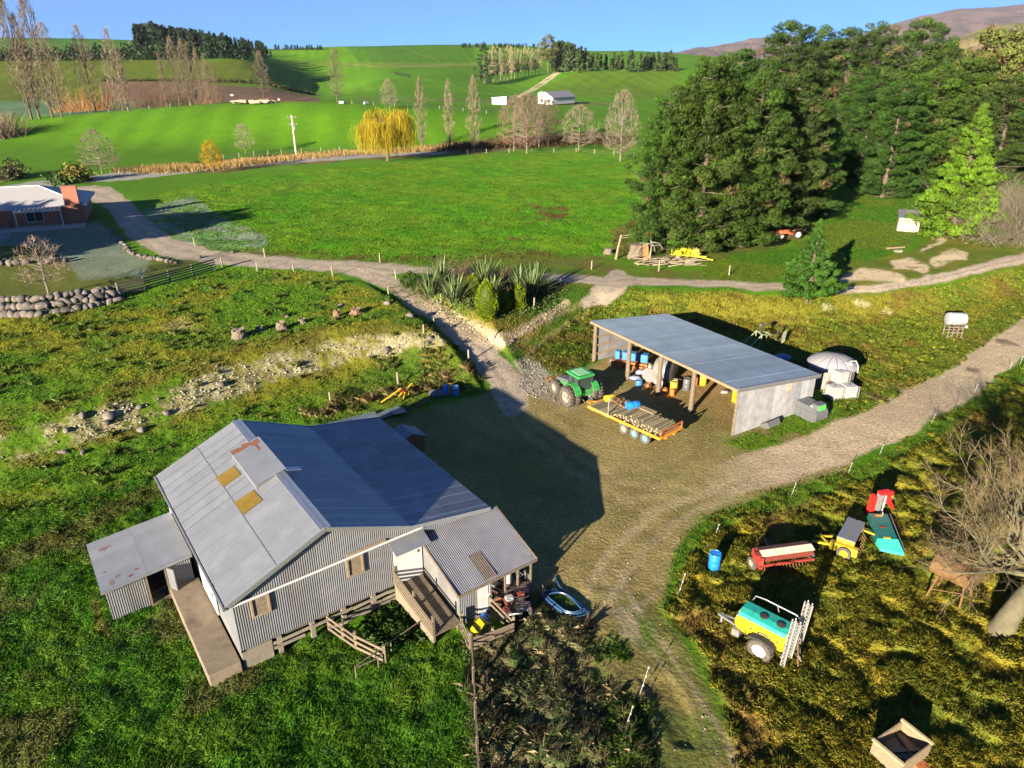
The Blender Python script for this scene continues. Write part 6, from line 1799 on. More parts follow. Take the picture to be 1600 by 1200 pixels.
for s in (-1, 1): b.bar((2.5, s * .45, .7), (3.5, s * .5, .85), .12); b.bar((3.5, s * .5, .85), (3.9, s * .55, .35), .1)
b.bar((3.5, -.6, .9), (3.5, .6, .9), .12); b.box((3.75, 0, .75), (.3, 1.5, .12)); b.bar((3.5, 0, .9), (3.3, .1, 1.35), .1)
b.build("front_linkage", M_RUSTY, T)

# ---- trailer with its load --------------------------------------------------
TRZ = R(131.3); TP = XY(8.70, 45.35)
TM = Matrix.Translation(TP) @ Matrix.Rotation(TRZ, 4, 'Z')
TL = thing("flat_trailer", "long orange framed flat trailer on three axles, loaded with fence posts", "trailer", TP, TRZ)
LT, WT, ZT = 6.6, 2.5, .98
b = MB(); b.box((0, 0, ZT), (LT, WT - .1, .06)); b.build("bed", M_WOOD, TL)
b = MB()
for s in (-1, 1): b.bar((-LT / 2, s * WT / 2, ZT), (LT / 2, s * WT / 2, ZT), .07, .2)
b.bar((LT / 2, -WT / 2, ZT), (LT / 2, WT / 2, ZT), .08, .2); b.bar((-LT / 2, -WT / 2, ZT), (-LT / 2, WT / 2, ZT), .08, .2)
b.build("side_rail", M_ORANGE, TL)
b = MB(); 
for s in (-1, 1): b.bar((-LT / 2 - .02, s * (WT / 2 - .1), ZT + .1), (-LT / 2 - .02, s * (WT / 2 - .1), ZT + .55), .08)
b.bar((-LT / 2 - .02, -WT / 2 + .05, ZT + .52), (-LT / 2 - .02, WT / 2 - .05, ZT + .52), .06, .09); b.bar((-LT / 2 - .02, -WT / 2 + .05, ZT + .28), (-LT / 2 - .02, WT / 2 - .05, ZT + .28), .05, .06)
b.build("tail_board", paint("orange_rust", (.32, .10, .03)), TL)
b = MB(); b.bar((-LT / 2, .45, ZT - .2), (LT / 2, .45, ZT - .2), .12, .2); b.bar((-LT / 2, -.45, ZT - .2), (LT / 2, -.45, ZT - .2), .12, .2)
b.bar((LT / 2, .45, ZT - .2), (LT / 2 + 1.2, 0, .6), .1); b.bar((LT / 2, -.45, ZT - .2), (LT / 2 + 1.2, 0, .6), .1)
b.build("drawbar", M_ORANGE, TL)
for i in range(3):
    x = -.1 - i * .95
    MB().box((x, 0, .44), (.1, 2.2, .1)).build("axle", M_DGREY, TL)
    for s in (-1, 1): wheel(TL, (x, s * 1.08, .44), .44, .30, rim=paint("teal_rim", (.12, .26, .25)) if i else M_RIM, side=s, n=16)
for k in range(5):
    MB().box((LT / 2 - .5 - k * 1.35, WT / 2 + .03, ZT - .02), (.09, .06, .28)).build("stake_pocket", M_ORANGE, TL)
MB().tube([(LT / 2 - 2.0, WT / 2 + .02, ZT - .1), (LT / 2 - 2.0, WT / 2 + .02, ZT + 1.0), (LT / 2 - 1.95, WT / 2 - .2, ZT + 1.25), (LT / 2 - 1.9, WT / 2 - .5, ZT + 1.32)], .045, 6).build("bent_pipe", M_STEEL, TL)
M_POST = mat("round_post", (.17, .145, .085), .9, var=.25, scale=6, dirt=(.10, .10, .06), dirt_amt=.5)
M_END = mat("cut_end", (.26, .21, .125), .8, var=.2, scale=6)
b = MB(); b.tube([(0, -.95, 0), (0, .95, 0)], .072, 8); pm = b.build("timber_post", M_POST, None, smooth=True)
e = MB(); e.lathe([(.07, .951), (.065, .956)], 8, (0, 0, 0), 'y'); e.build("cut_end", M_END, pm)
rr = random.Random(4); k = 0
b = MB(); b.col = (.55, .55, .55); b.tube([(0, -.95, 0), (0, .95, 0)], .068, 8); pd2 = b.build("timber_post", M_POST, None, smooth=True)
e = MB(); e.col = (.8, .8, .8); e.lathe([(.066, .951), (.06, .956)], 8, (0, 0, 0), 'y'); e.build("cut_end", M_END, pd2)
spots_ = []
for lay_, n_, x0, x1 in ((0, 26, -3.15, .95), (1, 24, -3.0, .75), (2, 13, -2.7, .3)):
    for i in range(n_): spots_.append((x0 + (x1 - x0) * i / (n_ - 1), rr.uniform(-.2, .26), ZT + .11 + lay_ * .13 + rr.uniform(0, .05), rr.uniform(-.09, .09)))
for i in range(14): spots_.append((1.0 + i * .16, .35 + rr.uniform(-.05, .05), ZT + .09, rr.uniform(-.06, .06)))
for i, (x, y, z, dr_) in enumerate(spots_):
    o = pm if i == 0 else pd2 if i == 1 else dup(pm if rr.random() < .6 else pd2, (0, 0, 0))
    o.location = TM @ Vector((x, y, z)); o.rotation_euler = (0, 0, TRZ + dr_)
    tag(o, "round fence post lying across the orange trailer among the others", "post", "posts loaded on the trailer")
def on_tr(x, y, z): return TM @ Vector((x, y, z))
drum("yellow_drum", "yellow drum lying at the front of the trailer by the tractor", "drum", on_tr(2.75, -.55, ZT + .05), .8, .27, M_YEL, TRZ + 1.2, True)
drum("yellow_drum", "second small yellow drum at the trailer's far front corner", "drum", on_tr(2.75, -1.0, ZT + .05), .55, .2, M_YEL, TRZ + .4, True)
drum("blue_drum", "blue drum lying on the trailer among the posts", "drum", on_tr(.62, -.62, ZT + .16), .95, .31, M_BLUE, TRZ + 1.25, True)
pd = thing("post_driver", "rusty post driver frame lying on the trailer between the drums", "machine", on_tr(1.7, -.6, ZT + .05), TRZ)
b = MB(); b.bar((-.9, -.3, .15), (.9, -.25, .2), .14, .18); b.bar((-.7, .2, .12), (.8, .15, .3), .12, .14); b.bar((-.2, -.4, .1), (-.1, .4, .7), .1); b.bar((.4, -.4, .1), (.45, .3, .6), .1); b.box((.1, -.1, .45), (.5, .35, .3)); b.build("frame", M_RUSTY, pd)
MB().box((-.55, -.1, .42), (.35, .3, .3)).build("motor", M_DGREY, pd)
b = MB(); b.tube([(-.5, .4, .3), (.1, .45, .75), (.7, .2, .5)], .035, 6); b.build("hose", M_BLACK, pd)
b = MB(); b.box((0, 0, .06), (1.3, .22, .1)); b.box((.02, .26, .06), (1.3, .22, .1)); o = b.build("sawn_beams", M_PALEWOOD, None, loc=on_tr(-.55, -1.0, ZT + .4), rz=TRZ); tag(o, "two sawn beams on top of the posts behind the blue drum", "timber")

# ---- inside the pole shed -----------------------------------------------------
drum("yellow_drum", "tall yellow drum standing nearest the third shed post", "drum", G(1052, 613), .95, .3, M_YEL)
drum("black_drum", "black drum between the two yellow drums in the pole shed", "drum", G(1072, 609), 1.0, .3, M_DGREY)
drum("red_drum", "small red and white drum behind the fourth shed post", "drum", G(1085, 603), .75, .22, mat("red_white", (.45, .12, .08), .5, var=.2))
drum("yellow_drum", "yellow drum right of the fourth shed post", "drum", G(1098, 601), .9, .28, M_YEL)
drum("orange_bucket", "orange bucket in the shade left of the tall yellow drum", "bucket", G(1038.7, 614), .4, .2, M_CARD)
drum("orange_bucket", "orange bucket directly before the tall yellow drum", "bucket", G(1050, 618), .55, .19, mat("orange_bucket", (.5, .12, .02), .5))
drum("orange_bucket", "brown bucket under the grey spreader at its front", "bucket", G(1013, 607), .4, .2, M_CARD)
drum("blue_tub", "small blue tub before the grey spreader", "tub", G(998, 602), .45, .28, M_BLUE2)
sk = thing("seed_drill", "orange framed seeder with blue boxes parked in the left bay of the pole shed", "seeder", G(985, 574), R(-22))
b = MB(); b.box((0, 0, .55), (3.0, .9, .14)); b.bar((-1.5, -.45, .3), (1.5, -.45, .3), .1); b.bar((-1.5, .45, .3), (1.5, .45, .3), .1)
for k in range(9): b.bar((-1.4 + k * .35, -.45, .5), (-1.4 + k * .35, -.75, .05), .05)
b.build("frame", paint("orange_seeder", (.40, .12, .03)), sk)
for x, w_ in ((-1.15, .45), (-.15, 1.2), (1.05, .9)): MB().box((x, .05, 1.05), (w_, .7, .7), bev=.06).build("seed_box", M_BLUE2, sk)
for s in (-1, 1): wheel(sk, (s * 1.6, 0, .35), .35, .2, n=14)
fsx = thing("spreader", "round bodied grey spreader between the second and third shed posts", "machine", G(1030, 603), R(-35))
b = MB(); b.lathe([(.5, -.75), (.95, -.7), (1.05, -.5), (1.05, .5), (.95, .7), (.5, .75)], 20, (0, .9, 1.1), 'x'); b.build("body", M_GREY, fsx, smooth=True)
b = MB(); b.lathe([(.62, 0), (.62, .06), (.3, .08), (.28, .02)], 16, (-.95, -.1, .75), 'y'); b.lathe([(.30, -.05), (.30, .0)], 14, (-.2, -.25, .5), 'y'); b.build("disc", M_GREY, fsx, smooth=True)
b = MB(); b.box((0, .5, .35), (2.2, .12, .14)); b.box((0, 1.3, .35), (2.2, .12, .14)); b.bar((-1.1, .9, .35), (-2.0, .9, .4), .12); b.build("frame", M_DGREY, fsx)
b = MB(); b.box((-.55, .1, 1.15), (.35, .2, .6)); b.build("gearbox", M_RED, fsx)
for s in (-1, 1): wheel(fsx, (.2, .9 + s * 1.05, .42), .42, .26, side=s, n=16)
tb_ = thing("farm_bike", "dusty farm motorbike standing behind the third shed post", "motorbike", G(1056, 588), R(70))
for x in (-.6, .6): wheel(tb_, (x, 0, .32), .32, .12, n=16)
b = MB(); b.box((0, 0, .5), (.6, .22, .3)); b.box((.1, 0, .75), (.4, .24, .18), bev=.05); b.bar((.45, 0, .9), (.62, 0, .35), .06); b.build("body", M_GREY, tb_)
b = MB(); b.box((-.3, 0, .80), (.6, .24, .1), bev=.03); b.build("seat", M_BLACK, tb_)
b = MB(); b.tube([(.4, -.35, 1.0), (.45, 0, .95), (.4, .35, 1.0)], .02, 6); b.build("handlebar", M_STEEL, tb_)
def sack(name, lab, cat, p, d, m, rz=0, grp=None, z=0):
    b = MB(); b.ball((0, 0, d[2] * .5), (d[0] * .5, d[1] * .5, d[2] * .55), 12, 8, .05, random.Random(int(d[0] * 100)))
    o = b.build(name, m, None, smooth=True, loc=Vector(p) + Vector((0, 0, z)), rz=rz); return tag(o, lab, cat, grp)
M_SACK = mat("printed_sack", (.22, .22, .30), .6, var=.25, scale=6, dirt=(.06, .09, .35), dirt_amt=.9, dscale=2.5)
sack("feed_sack", "blue and white sacks' topmost one, left of the grey spreader", "sack", G(1000, 588), (.9, .6, .4), M_SACK, .4, z=.2)
sack("feed_sack", "blue and white sack lying lowest beside the second shed post", "sack", G(992, 593), (1.0, .6, .32), M_SACK, 0)
sack("feed_sack", "white sack lying on the floor in the last shed bay", "sack", G(1132, 614), (.75, .5, .2), M_WPL, .3)
hv = MB(); hv.box((0, 0, .55), (.28, .24, 1.1), bev=.05); o = hv.build("yellow_canister", M_YB, None, loc=G(1146, 628), rz=.4); tag(o, "tall lime yellow canister inside the shed's right front corner", "canister")
hv = MB(); hv.box((0, 0, .2), (.4, .35, .4), bev=.05); hv.lathe([(.05, .38), (.05, .46)], 8); o = hv.build("yellow_canister", M_YB, None, loc=G(1152, 631), rz=.4, smooth=False); tag(o, "short yellow canister beside the tall lime one", "canister")

# ---- tanks by the shed ---------------------------------------------------------
wp = XY(26.2, 53.5)
wt = thing("water_tank", "round concrete water tank with pale domed ribbed roof behind the white cubes", "tank", wp)
b = MB(); b.lathe([(1.75, -.3), (1.75, 1.75)], 28); b.build("wall", mat("tank_concrete", (.17, .16, .14), .9, var=.15, scale=3), wt, smooth=True)
b = MB(); b.lathe([(1.78, 1.64), (1.98, 1.70), (1.98, 1.78), (1.5, 2.12), (.9, 2.36), (.3, 2.46), (.02, 2.48)], 28); rf_ = b.build("roof", mat("tank_roof", (.26, .255, .27), .5, var=.08, dirt=(.3, .29, .28), dirt_amt=.4), wt, smooth=True)
for k in range(14):
    a = 2 * math.pi * k / 14; c, s = math.cos(a), math.sin(a)
    if k == 12: continue
    MB().tube([(1.97 * c, 1.97 * s, 1.8), (1.5 * c, 1.5 * s, 2.14), (.9 * c, .9 * s, 2.38), (.25 * c, .25 * s, 2.49)], .025, 4).build("rib", M_DGREY, rf_)
b = MB(); b.lathe([(.34, 0), (.34, .16), (.3, .2), (.02, .22)], 14, (.75, -1.1, 2.1)); b.build("hatch", M_WPL, rf_, smooth=True)
b = MB(); b.tube([(.4, -1.5, 1.95), (.7, -1.4, 2.5), (1.05, -1.5, 2.55), (1.2, -1.75, 2.2), (1.15, -1.9, 1.7)], .05, 8); b.build("hose", M_WPL, wt)
M_CAGE = mat("cage_steel", (.40, .41, .42), .4, .5, var=.1)
def ibc(p, rz, lab, tint=(1, 1, 1)):
    t = thing("tank_cube", lab, "tank", p, rz, "white tank cubes")
    b = MB(); b.col = tint; b.box((0, 0, .62), (1.02, .98, .94), bev=.08); b.build("bottle", M_WPL, t)
    b = MB(); 
    for z in (.22, .42, .62, .82, 1.02): 
        for s in (-1, 1): b.bar((-.55, s * .53, z), (.55, s * .53, z), .03); b.bar((s * .55, -.53, z), (s * .55, .53, z), .03)
    for i in range(5):
        x = -.55 + i * .275
        for s in (-1, 1): b.bar((x, s * .54, .14), (x, s * .54, 1.06), .03); b.bar((s * .56, x * .96, .14), (s * .56, x * .96, 1.06), .03)
    b.build("cage", M_CAGE, t)
    b = MB(); 
    for y in (-.45, 0, .45): b.box((0, y, .05), (1.1, .12, .09))
    b.box((0, 0, .12), (1.1, 1.0, .03)); b.build("pallet", M_WOOD, t)
    MB().lathe([(.11, 1.08), (.11, 1.14), (.02, 1.15)], 12).build("lid", M_DGREY, t)
    return t
q1 = G(1307, 626); q2 = G(1330, 623); irz = math.atan2(q2.y - q1.y, q2.x - q1.x)
ibc(q1 + Vector((-.1, .45, 0)), irz, "white caged tank cube, left one of the bottom pair")
ibc(q1 + Vector((1.08, .62, 0)), irz, "white caged tank cube, right one of the bottom pair")
ibc(q1 + Vector((.62, 1.5, .85)), irz + .1, "white tank cube standing higher, right under the tank's hose", (1.05, 1.05, 1.0))
b = MB(); b.box((0, 0, .42), (1.3, 1.2, .84)); tag(b.build("block_stand", M_BLOCK, None, loc=q1 + Vector((.62, 1.5, 0)), rz=irz + .1), "low block stand under the higher white tank cube", "stand")
ft = thing("fuel_tank", "dark grey moulded plastic fuel tank with a green panel, beside the shed's iron wall", "tank", XY(22.1, 47.4), R(-62))
b = MB(); b.prism([(-1.2, .25), (-.95, 0), (.95, 0), (1.2, .25), (1.22, .72), (1.0, 1.02), (.7, 1.16), (-.8, 1.16), (-1.1, 1.0), (-1.22, .7)], -.62, .62); b.build("tank_body", M_DGREY, ft)
b = MB()
for k in range(9): b.box((-.95 + k * .24, -.63, .42), (.07, .05, .62))
b.box((0, -.64, .74), (2.3, .06, .05)); b.build("ribs", M_DGREY, ft)
b = MB(); b.box((.85, -.1, 1.2), (.62, .95, .5), bev=.08); cbx = b.build("pump_cabinet", M_DGREY, ft)
MB().box((1.165, -.1, 1.2), (.02, .7, .38)).build("green_panel", mat("bright_green", (.06, .50, .06), .4), cbx)
MB().box((.62, -.583, 1.2), (.2, .02, .16)).build("white_label", M_WPL, cbx)
tr_ = thing("black_trough", "tilted black plastic trough lying in the grass by the shed's iron wall", "trough", G(1206, 668), R(35))
b = MB(); b.prism([(-.6, .05), (.6, .05), (.7, .5), (-.7, .5)], -.35, .35); b.build("trough_body", M_DGREY, tr_); b = MB(); b.box((0, 0, .505), (1.25, .6, .012)); b.build("trough_inside", M_BLACK, tr_)
tr_.rotation_euler = (R(-35), 0, R(35))

# tank on a wooden stand
sp_ = G(1486, 527); st_ = thing("header_tank", "white cylindrical header tank lying on a tall timber stand", "tank", sp_, R(-4))
hh = up_at(sp_, 1486, 509)
b = MB()
for x in (-.62, -.2, .25, .65):
    for y in (-.42, .42): b.bar((x, y, -.1), (x, y, hh), .1)
for z in (hh, hh * .55): b.bar((-.75, -.42, z), (.75, -.42, z), .09); b.bar((-.75, .42, z), (.75, .42, z), .09)
for x in (-.7, 0, .7): b.bar((x, -.5, hh + .06), (x, .5, hh + .06), .12)
b.bar((-.62, -.44, .1), (.65, -.44, hh), .06); b.build("stand", M_WOOD, st_)
b = MB(); b.lathe([(.2, -.88), (.55, -.82), (.6, -.7), (.6, .7), (.55, .82), (.2, .88)], 20, (0, 0, hh + .70), 'x'); b.build("barrel", M_WPL, st_, smooth=True)
b = MB(); 
for x in (-.5, .5): b.lathe([(.615, x - .03), (.615, x + .03)], 20, (0, 0, hh + .70), 'x')
b.build("strap", M_STEEL, st_); MB().box((.95, -.3, hh + .05), (.2, .2, .25)).build("valve_box", M_WPL, st_)
# rusty tank on four legs
L1_ = G(1448, 929); L2_ = G(1498, 955); dv = L2_ - L1_; rzt = math.atan2(dv.y, dv.x); ln2 = dv.length
rt = thing("rusty_tank", "rusty steel tank on four tall legs beside the big bare tree", "tank", L1_, rzt)
zt = 1.45
for x in (0, ln2):
    for y in (0, 1.25): MB().bar((x + (.12 if x == 0 else -.12) * 0, y, -.1), (x + (.25 if x == 0 else -.1), y + (.1 if y == 0 else -.1), zt), .08).build("leg", M_RUSTY, rt)
b = MB(); b.bar((0.1, .05, .4), (ln2 - .1, .05, .95), .045); b.bar((.1, .05, zt - .05), (ln2, .05, zt - .05), .08); b.bar((.1, 1.2, zt - .05), (ln2, 1.2, zt - .05), .08); b.bar((0, .2, .5), (.3, 1.1, 1.1), .04); b.build("brace", M_RUSTY, rt)
b = MB(); b.prism([(-.15, zt), (1.35, zt), (1.45, zt + .25), (1.35, zt + .62), (.95, zt + .8), (.25, zt + .8), (-.15, zt + .62), (-.25, zt + .25)], -.15, ln2 + .25, 'yz'); b.build("tank_body", M_RUSTY, rt)
b = MB(); b.bar((ln2 - .35, -.22, zt + .2), (ln2 + .2, .9, zt + .83), .035); b.build("dip_stick", M_BLACK, rt)

# ---- field machines at the lower right ------------------------------------------------
SPR = thing("crop_sprayer", "yellow and teal trailed crop sprayer with two folded lattice booms", "sprayer", XY(11.38, 24.30), R(137))
RW = .56
for s in (-1, 1): wheel(SPR, (-.1, s * .86, RW), RW, .34, rim=paint("white_rim", (.52, .50, .44)), side=s, lug=.03)
b = MB(); b.box((0, 0, .62), (2.6, .5, .14)); b.box((-.1, 0, .56), (.14, 1.5, .14)); b.bar((1.2, .25, .62), (2.4, 0, .55), .1); b.bar((1.2, -.25, .62), (2.4, 0, .55), .1); b.bar((2.2, 0, .55), (2.2, 0, .05), .09)
b.box((1.15, .55, .7), (.35, .5, .35)); b.build("chassis", M_GREY, SPR)
sec = [(-.58, .78), (.58, .78), (.70, 1.1), (.62, 1.42), (.34, 1.62), (-.34, 1.62), (-.62, 1.42), (-.70, 1.1)]
b = MB(); n_ = len(sec); xs = (-1.0, -.92, 1.12, 1.36); ks = (.88, 1.0, 1.0, .78)
vs_ = [(x, y * k_, 1.18 + (z - 1.18) * k_) for x, k_ in zip(xs, ks) for y, z in sec]
fs_ = [tuple(range(n_))[::-1], tuple(range(3 * n_, 4 * n_))] + [(r * n_ + i, r * n_ + (i + 1) % n_, (r + 1) * n_ + (i + 1) % n_, (r + 1) * n_ + i) for r in range(3) for i in range(n_)]
b.add(vs_, [f[::-1] for f in fs_]); tk_ = b.build("tank_body", mat("sprayer_yellow", (.56, .40, .012), .3, var=.06, scale=2, coat=.2), SPR, smooth=True)
b = MB(); b.prism([(-.66, 1.36), (.50, 1.50), (.40, 1.66), (.1, 1.76), (-.40, 1.76), (-.66, 1.55)], -.95, 1.26, 'yz'); tp_ = b.build("tank_top", M_TEAL, SPR)
for x in (.25, -.55): MB().lathe([(.2, 1.74), (.21, 1.79), (.15, 1.81), (.02, 1.82)], 16, (x, .05, 0)).build("lid", M_BLACK, tp_)
# dark oval badge with pale strokes on the near side of the tank
ov = MB(); yb = .672
def side_pt(u, v): return (-.05 - u, .70 - (v + .0) * .25 * .0 + .008 - .0, 1.1 + v)
nrm_t = Vector((0, .32, -.08)).normalized()
q = []
for k in range(20):
    a = 2 * math.pi * k / 20; z = 1.27 + .085 * math.sin(a); q.append((-.1 + .34 * math.cos(a), .70 - (z - 1.1) * .25 + .012, z))
ov.add(q, [tuple(range(20))[::-1]]); bd = ov.build("badge", M_BLACK, tk_)
b = MB()
for k in range(5):
    x = .08 - k * .1; z = 1.27; b.box((x, .70 - (z - 1.1) * .25 + .02, z), (.055, .006, .07), m=Matrix.Rotation(.25, 4, 'X'))
b.build("badge_strokes", M_YB, bd)
b = MB(); b.box((.52, .665, 1.27), (.09, .012, .1)); b.box((-.72, .665, 1.27), (.09, .012, .1)); b.build("mark", M_BLACK, tk_)
b = MB(); b.tube([(1.2, -.72, .8), (1.2, -.74, 1.55), (1.05, -.74, 1.95), (.6, -.74, 2.02), (-.9, -.74, 2.0), (-1.05, -.74, 1.9)], .03, 7); b.tube([(.0, -.74, 2.0), (-.1, -.74, 1.7)], .025, 6)
b.tube([(1.28, .5, .8), (1.3, .5, 1.5), (1.3, -.5, 1.55), (1.28, -.7, .8)], .03, 7); b.build("guard_rail", M_STEEL, SPR)
b = MB(); b.tube([(.72, .72, .75), (.72, .76, 1.15), (.72, .5, 1.6), (.72, .0, 1.8)], .014, 5); b.build("strap", M_BLACK, SPR)
b = MB(); b.prism([(-.78, .98), (-.6, 1.18), (-.1, 1.26), (.4, 1.18), (.58, .98), (.52, .94), (.36, 1.1), (-.1, 1.17), (-.55, 1.1), (-.7, .94)], .70, 1.04); b.build("mudguard", M_BLACK, SPR)
M_BOOM = mat("boom_steel", (.36, .36, .35), .45, .5, var=.15, dirt=(.20, .15, .10), dirt_amt=.5)
def boom(y, x, z0, z1, nm="boom"):
    b = MB(); w_ = .17
    cs_ = [(x, y), (x - w_, y), (x - w_ * .5, y - .16)]
    for cx, cy in cs_: b.bar((cx, cy, z0), (cx - .12, cy, z1), .04)
    n = 11
    for k in range(n):
        za, zb = z0 + (z1 - z0) * k / n, z0 + (z1 - z0) * (k + 1) / n; oa = -.12 * k / n; ob = -.12 * (k + 1) / n
        for (a0, a1), (c0, c1) in zip(cs_, cs_[1:] + cs_[:1]):
            b.bar((a0 + oa, a1, za), (c0 + ob, c1, zb), .022); b.bar((a0 + oa, a1, za), (c0 + oa, c1, za), .022)
    return b.build(nm, M_BOOM, SPR)
boom(.80, -1.08, .30, 3.0); boom(.42, -1.2, .6, 2.6); boom(-.42, -1.08, .45, 3.2); boom(-.72, -1.2, .6, 2.9)
b = MB(); b.bar((-1.06, -.8, .75), (-1.06, .85, .75), .09); b.bar((-1.06, -.6, 1.5), (-1.06, .6, 1.5), .07)
for y in (-.45, .45): b.bar((-1.06, y, .5), (-1.06, y, 1.7), .08)
b.tube([(-1.6, .35, .9), (-1.75, .3, .6), (-1.65, .1, .55), (-1.5, .0, 1.0)], .03, 6); b.build("boom_carrier", M_GREY, SPR)
b = MB(); b.bar((-1.45, .25, 1.5), (-1.75, .35, .02), .06); b.build("prop_stand", M_RUSTY, SPR)
SPR.scale = (.97, .97, .97)
# blue barrel
drum("blue_barrel", "bright blue plastic barrel standing alone on the grass strip", "barrel", G(1115, 888), .98, .30, M_BLUE, lid=M_BLUE)
# red drill
qa = G(1172, 884); qb = G(1260, 872); dv = qb - qa
RD = thing("red_seed_drill", "faded red seed drill with a long cream lidded hopper", "seed drill", qa.lerp(qb, .5) + Vector((0, -.25, 0)), math.atan2(dv.y, dv.x)); Lh = dv.length
b = MB(); b.prism([(-.35, .72), (.25, .72), (.38, 1.20), (-.42, 1.20)], -Lh / 2 + .25, Lh / 2, 'yz'); b.build("hopper", M_DRED, RD)
b = MB(); b.plate([(-Lh / 2 + .2, -.45, 1.22), (Lh / 2 + .03, -.45, 1.22), (Lh / 2 + .03, -.02, 1.34), (-Lh / 2 + .2, -.02, 1.34)], .05); b.build("hopper_lid", M_CREAM, RD)
b = MB(); b.plate([(-Lh / 2 + .2, 0, 1.345), (Lh / 2 + .03, 0, 1.345), (Lh / 2 + .03, .42, 1.22), (-Lh / 2 + .2, .42, 1.22)], .05); b.build("hopper_lid", M_DRED, RD)
b = MB(); b.box((0, -.55, .62), (Lh, .1, .12)); b.box((0, .2, .5), (Lh, .1, .12)); b.box((-Lh / 2 + .1, -.1, .8), (.2, 1.0, .8)); b.build("frame", M_RED, RD)
for k in range(15):
    x = -Lh / 2 + .4 + k * (Lh - .6) / 14; b = MB(); b.tube([(x, -.15, .75), (x, -.42, .45), (x, -.5, .1)], .022, 5); b.lathe([(.13, -.012), (.13, .012)], 10, (x, -.52, .14), 'x'); b.build("coulter", M_RUSTY, RD)
for s in (-1, 1): 
    b = MB(); wo = wheel(RD, (0, 0, 0), .42, .18, n=16); wo.location = (s * (Lh / 2 + .12) - (0 if s > 0 else 0), .0, .42); wo.rotation_euler = (0, 0, R(90))
b = MB(); b.bar((-.3, .3, .5), (0, 2.0, .45), .09); b.bar((.3, .3, .5), (0, 2.0, .45), .09); b.build("drawbar", M_DRED, RD)
b = MB(); b.box((-Lh / 2 - .0, -.2, 1.0), (.3, .4, .5)); b.build("gear_cover", M_RED, RD)
RD.scale = (.95, .9, .86)
# yellow drill with grey lids
YP = at_z(1330, 829, .95); YD = thing("yellow_drill", "yellow drill with two grey hopper lids and yellow rimmed wheel", "seed drill", XY(YP.x, YP.y), R(53))
b = MB(); b.prism([(-.42, .55), (.42, .55), (.5, 1.02), (-.5, 1.02)], -1.2, 1.2, 'yz'); b.build("hopper", M_YEL, YD)
for y in (-.26, .26): MB().box((0, y, 1.06), (2.45, .48, .07), bev=.02).build("hopper_lid", M_LID, YD)
b = MB(); b.box((-1.35, 0, .55), (.3, 1.5, .5)); b.box((0, 0, .42), (2.8, .3, .12)); b.bar((-1.3, .6, .5), (-1.5, 1.7, .4), .1); b.bar((-.2, .5, .5), (-.9, 1.7, .4), .09); b.bar((-1.3, .9, .5), (-.6, 1.5, .45), .07); b.bar((1.3, -.5, .5), (1.4, -1.1, .4), .08)
b.build("frame", M_YEL, YD)
for k in range(8): MB().tube([(-1.0 + k * .29, -.5, .5), (-1.0 + k * .29, -.85, .05)], .03, 5).build("coulter", M_RUSTY, YD)
wo = wheel(YD, (0, 0, 0), .40, .2, rim=M_YEL, n=16); wo.location = (-1.62, -.1, .40); wo.rotation_euler = (0, 0, R(90)); 
wo = wheel(YD, (0, 0, 0), .40, .2, rim=M_YEL, n=16); wo.location = (1.62, -.1, .40); wo.rotation_euler = (0, 0, R(90))
YD.scale = (.92, .92, .95)
# teal mower bed
ma = at_z(1373, 799, .55); mb_ = at_z(1393, 852, .55); dv = mb_ - ma
TMO = thing("disc_mower", "teal covered disc mower lying beside the yellow drill", "mower", XY((ma.x + mb_.x) / 2, (ma.y + mb_.y) / 2), math.atan2(dv.y, dv.x)); Lm = dv.length
b = MB(); b.plate([(-Lm / 2, -.62, .5), (Lm / 2 - .5, -.62, .5), (Lm / 2 - .5, .5, .62), (-Lm / 2, .5, .62)], .05); b.build("cover", M_TEALM, TMO)
b = MB(); b.plate([(-Lm / 2, -.62, .5), (-Lm / 2, -.72, .12), (Lm / 2 - .5, -.72, .12), (Lm / 2 - .5, -.62, .5)], .03); b.plate([(-Lm / 2, .5, .62), (Lm / 2 - .5, .5, .62), (Lm / 2 - .5, .62, .2), (-Lm / 2, .62, .2)], .03); b.build("curtain", M_TEALM, TMO)
b = MB(); b.add([(Lm / 2 - .5, -.66, .52), (Lm / 2 - .5, .52, .64), (Lm / 2 + .35, .75, .30), (Lm / 2 + .15, -.5, .26), (Lm / 2 - .5, -.7, .1), (Lm / 2 - .5, .66, .1), (Lm / 2 + .35, .8, .08), (Lm / 2 + .15, -.55, .08)], [(0, 3, 2, 1), (0, 4, 7, 3), (3, 7, 6, 2), (1, 2, 6, 5), (4, 5, 6, 7)]); b.build("end_cover", paint("light_teal", (.03, .36, .27), .4, amt=.1), TMO)
b = MB(); b.bar((-Lm / 2, .64, .66), (Lm / 2 + .3, .74, .5), .04); b.bar((-Lm / 2 + .3, .1, .62), (-Lm / 2 + .3, .1, .9), .07); b.build("frame_tube", M_GREY, TMO)
for x, m_ in ((Lm / 2 - .6, M_YB), (-Lm / 2 + .25, M_ORANGE), (-.1, M_DRED)): MB().box((x, -.08, .585), (.18, .42, .02), m=Matrix.Rotation(.106, 4, 'X')).build("sticker", m_, TMO)
TMO.scale = (.9, .86, .9)
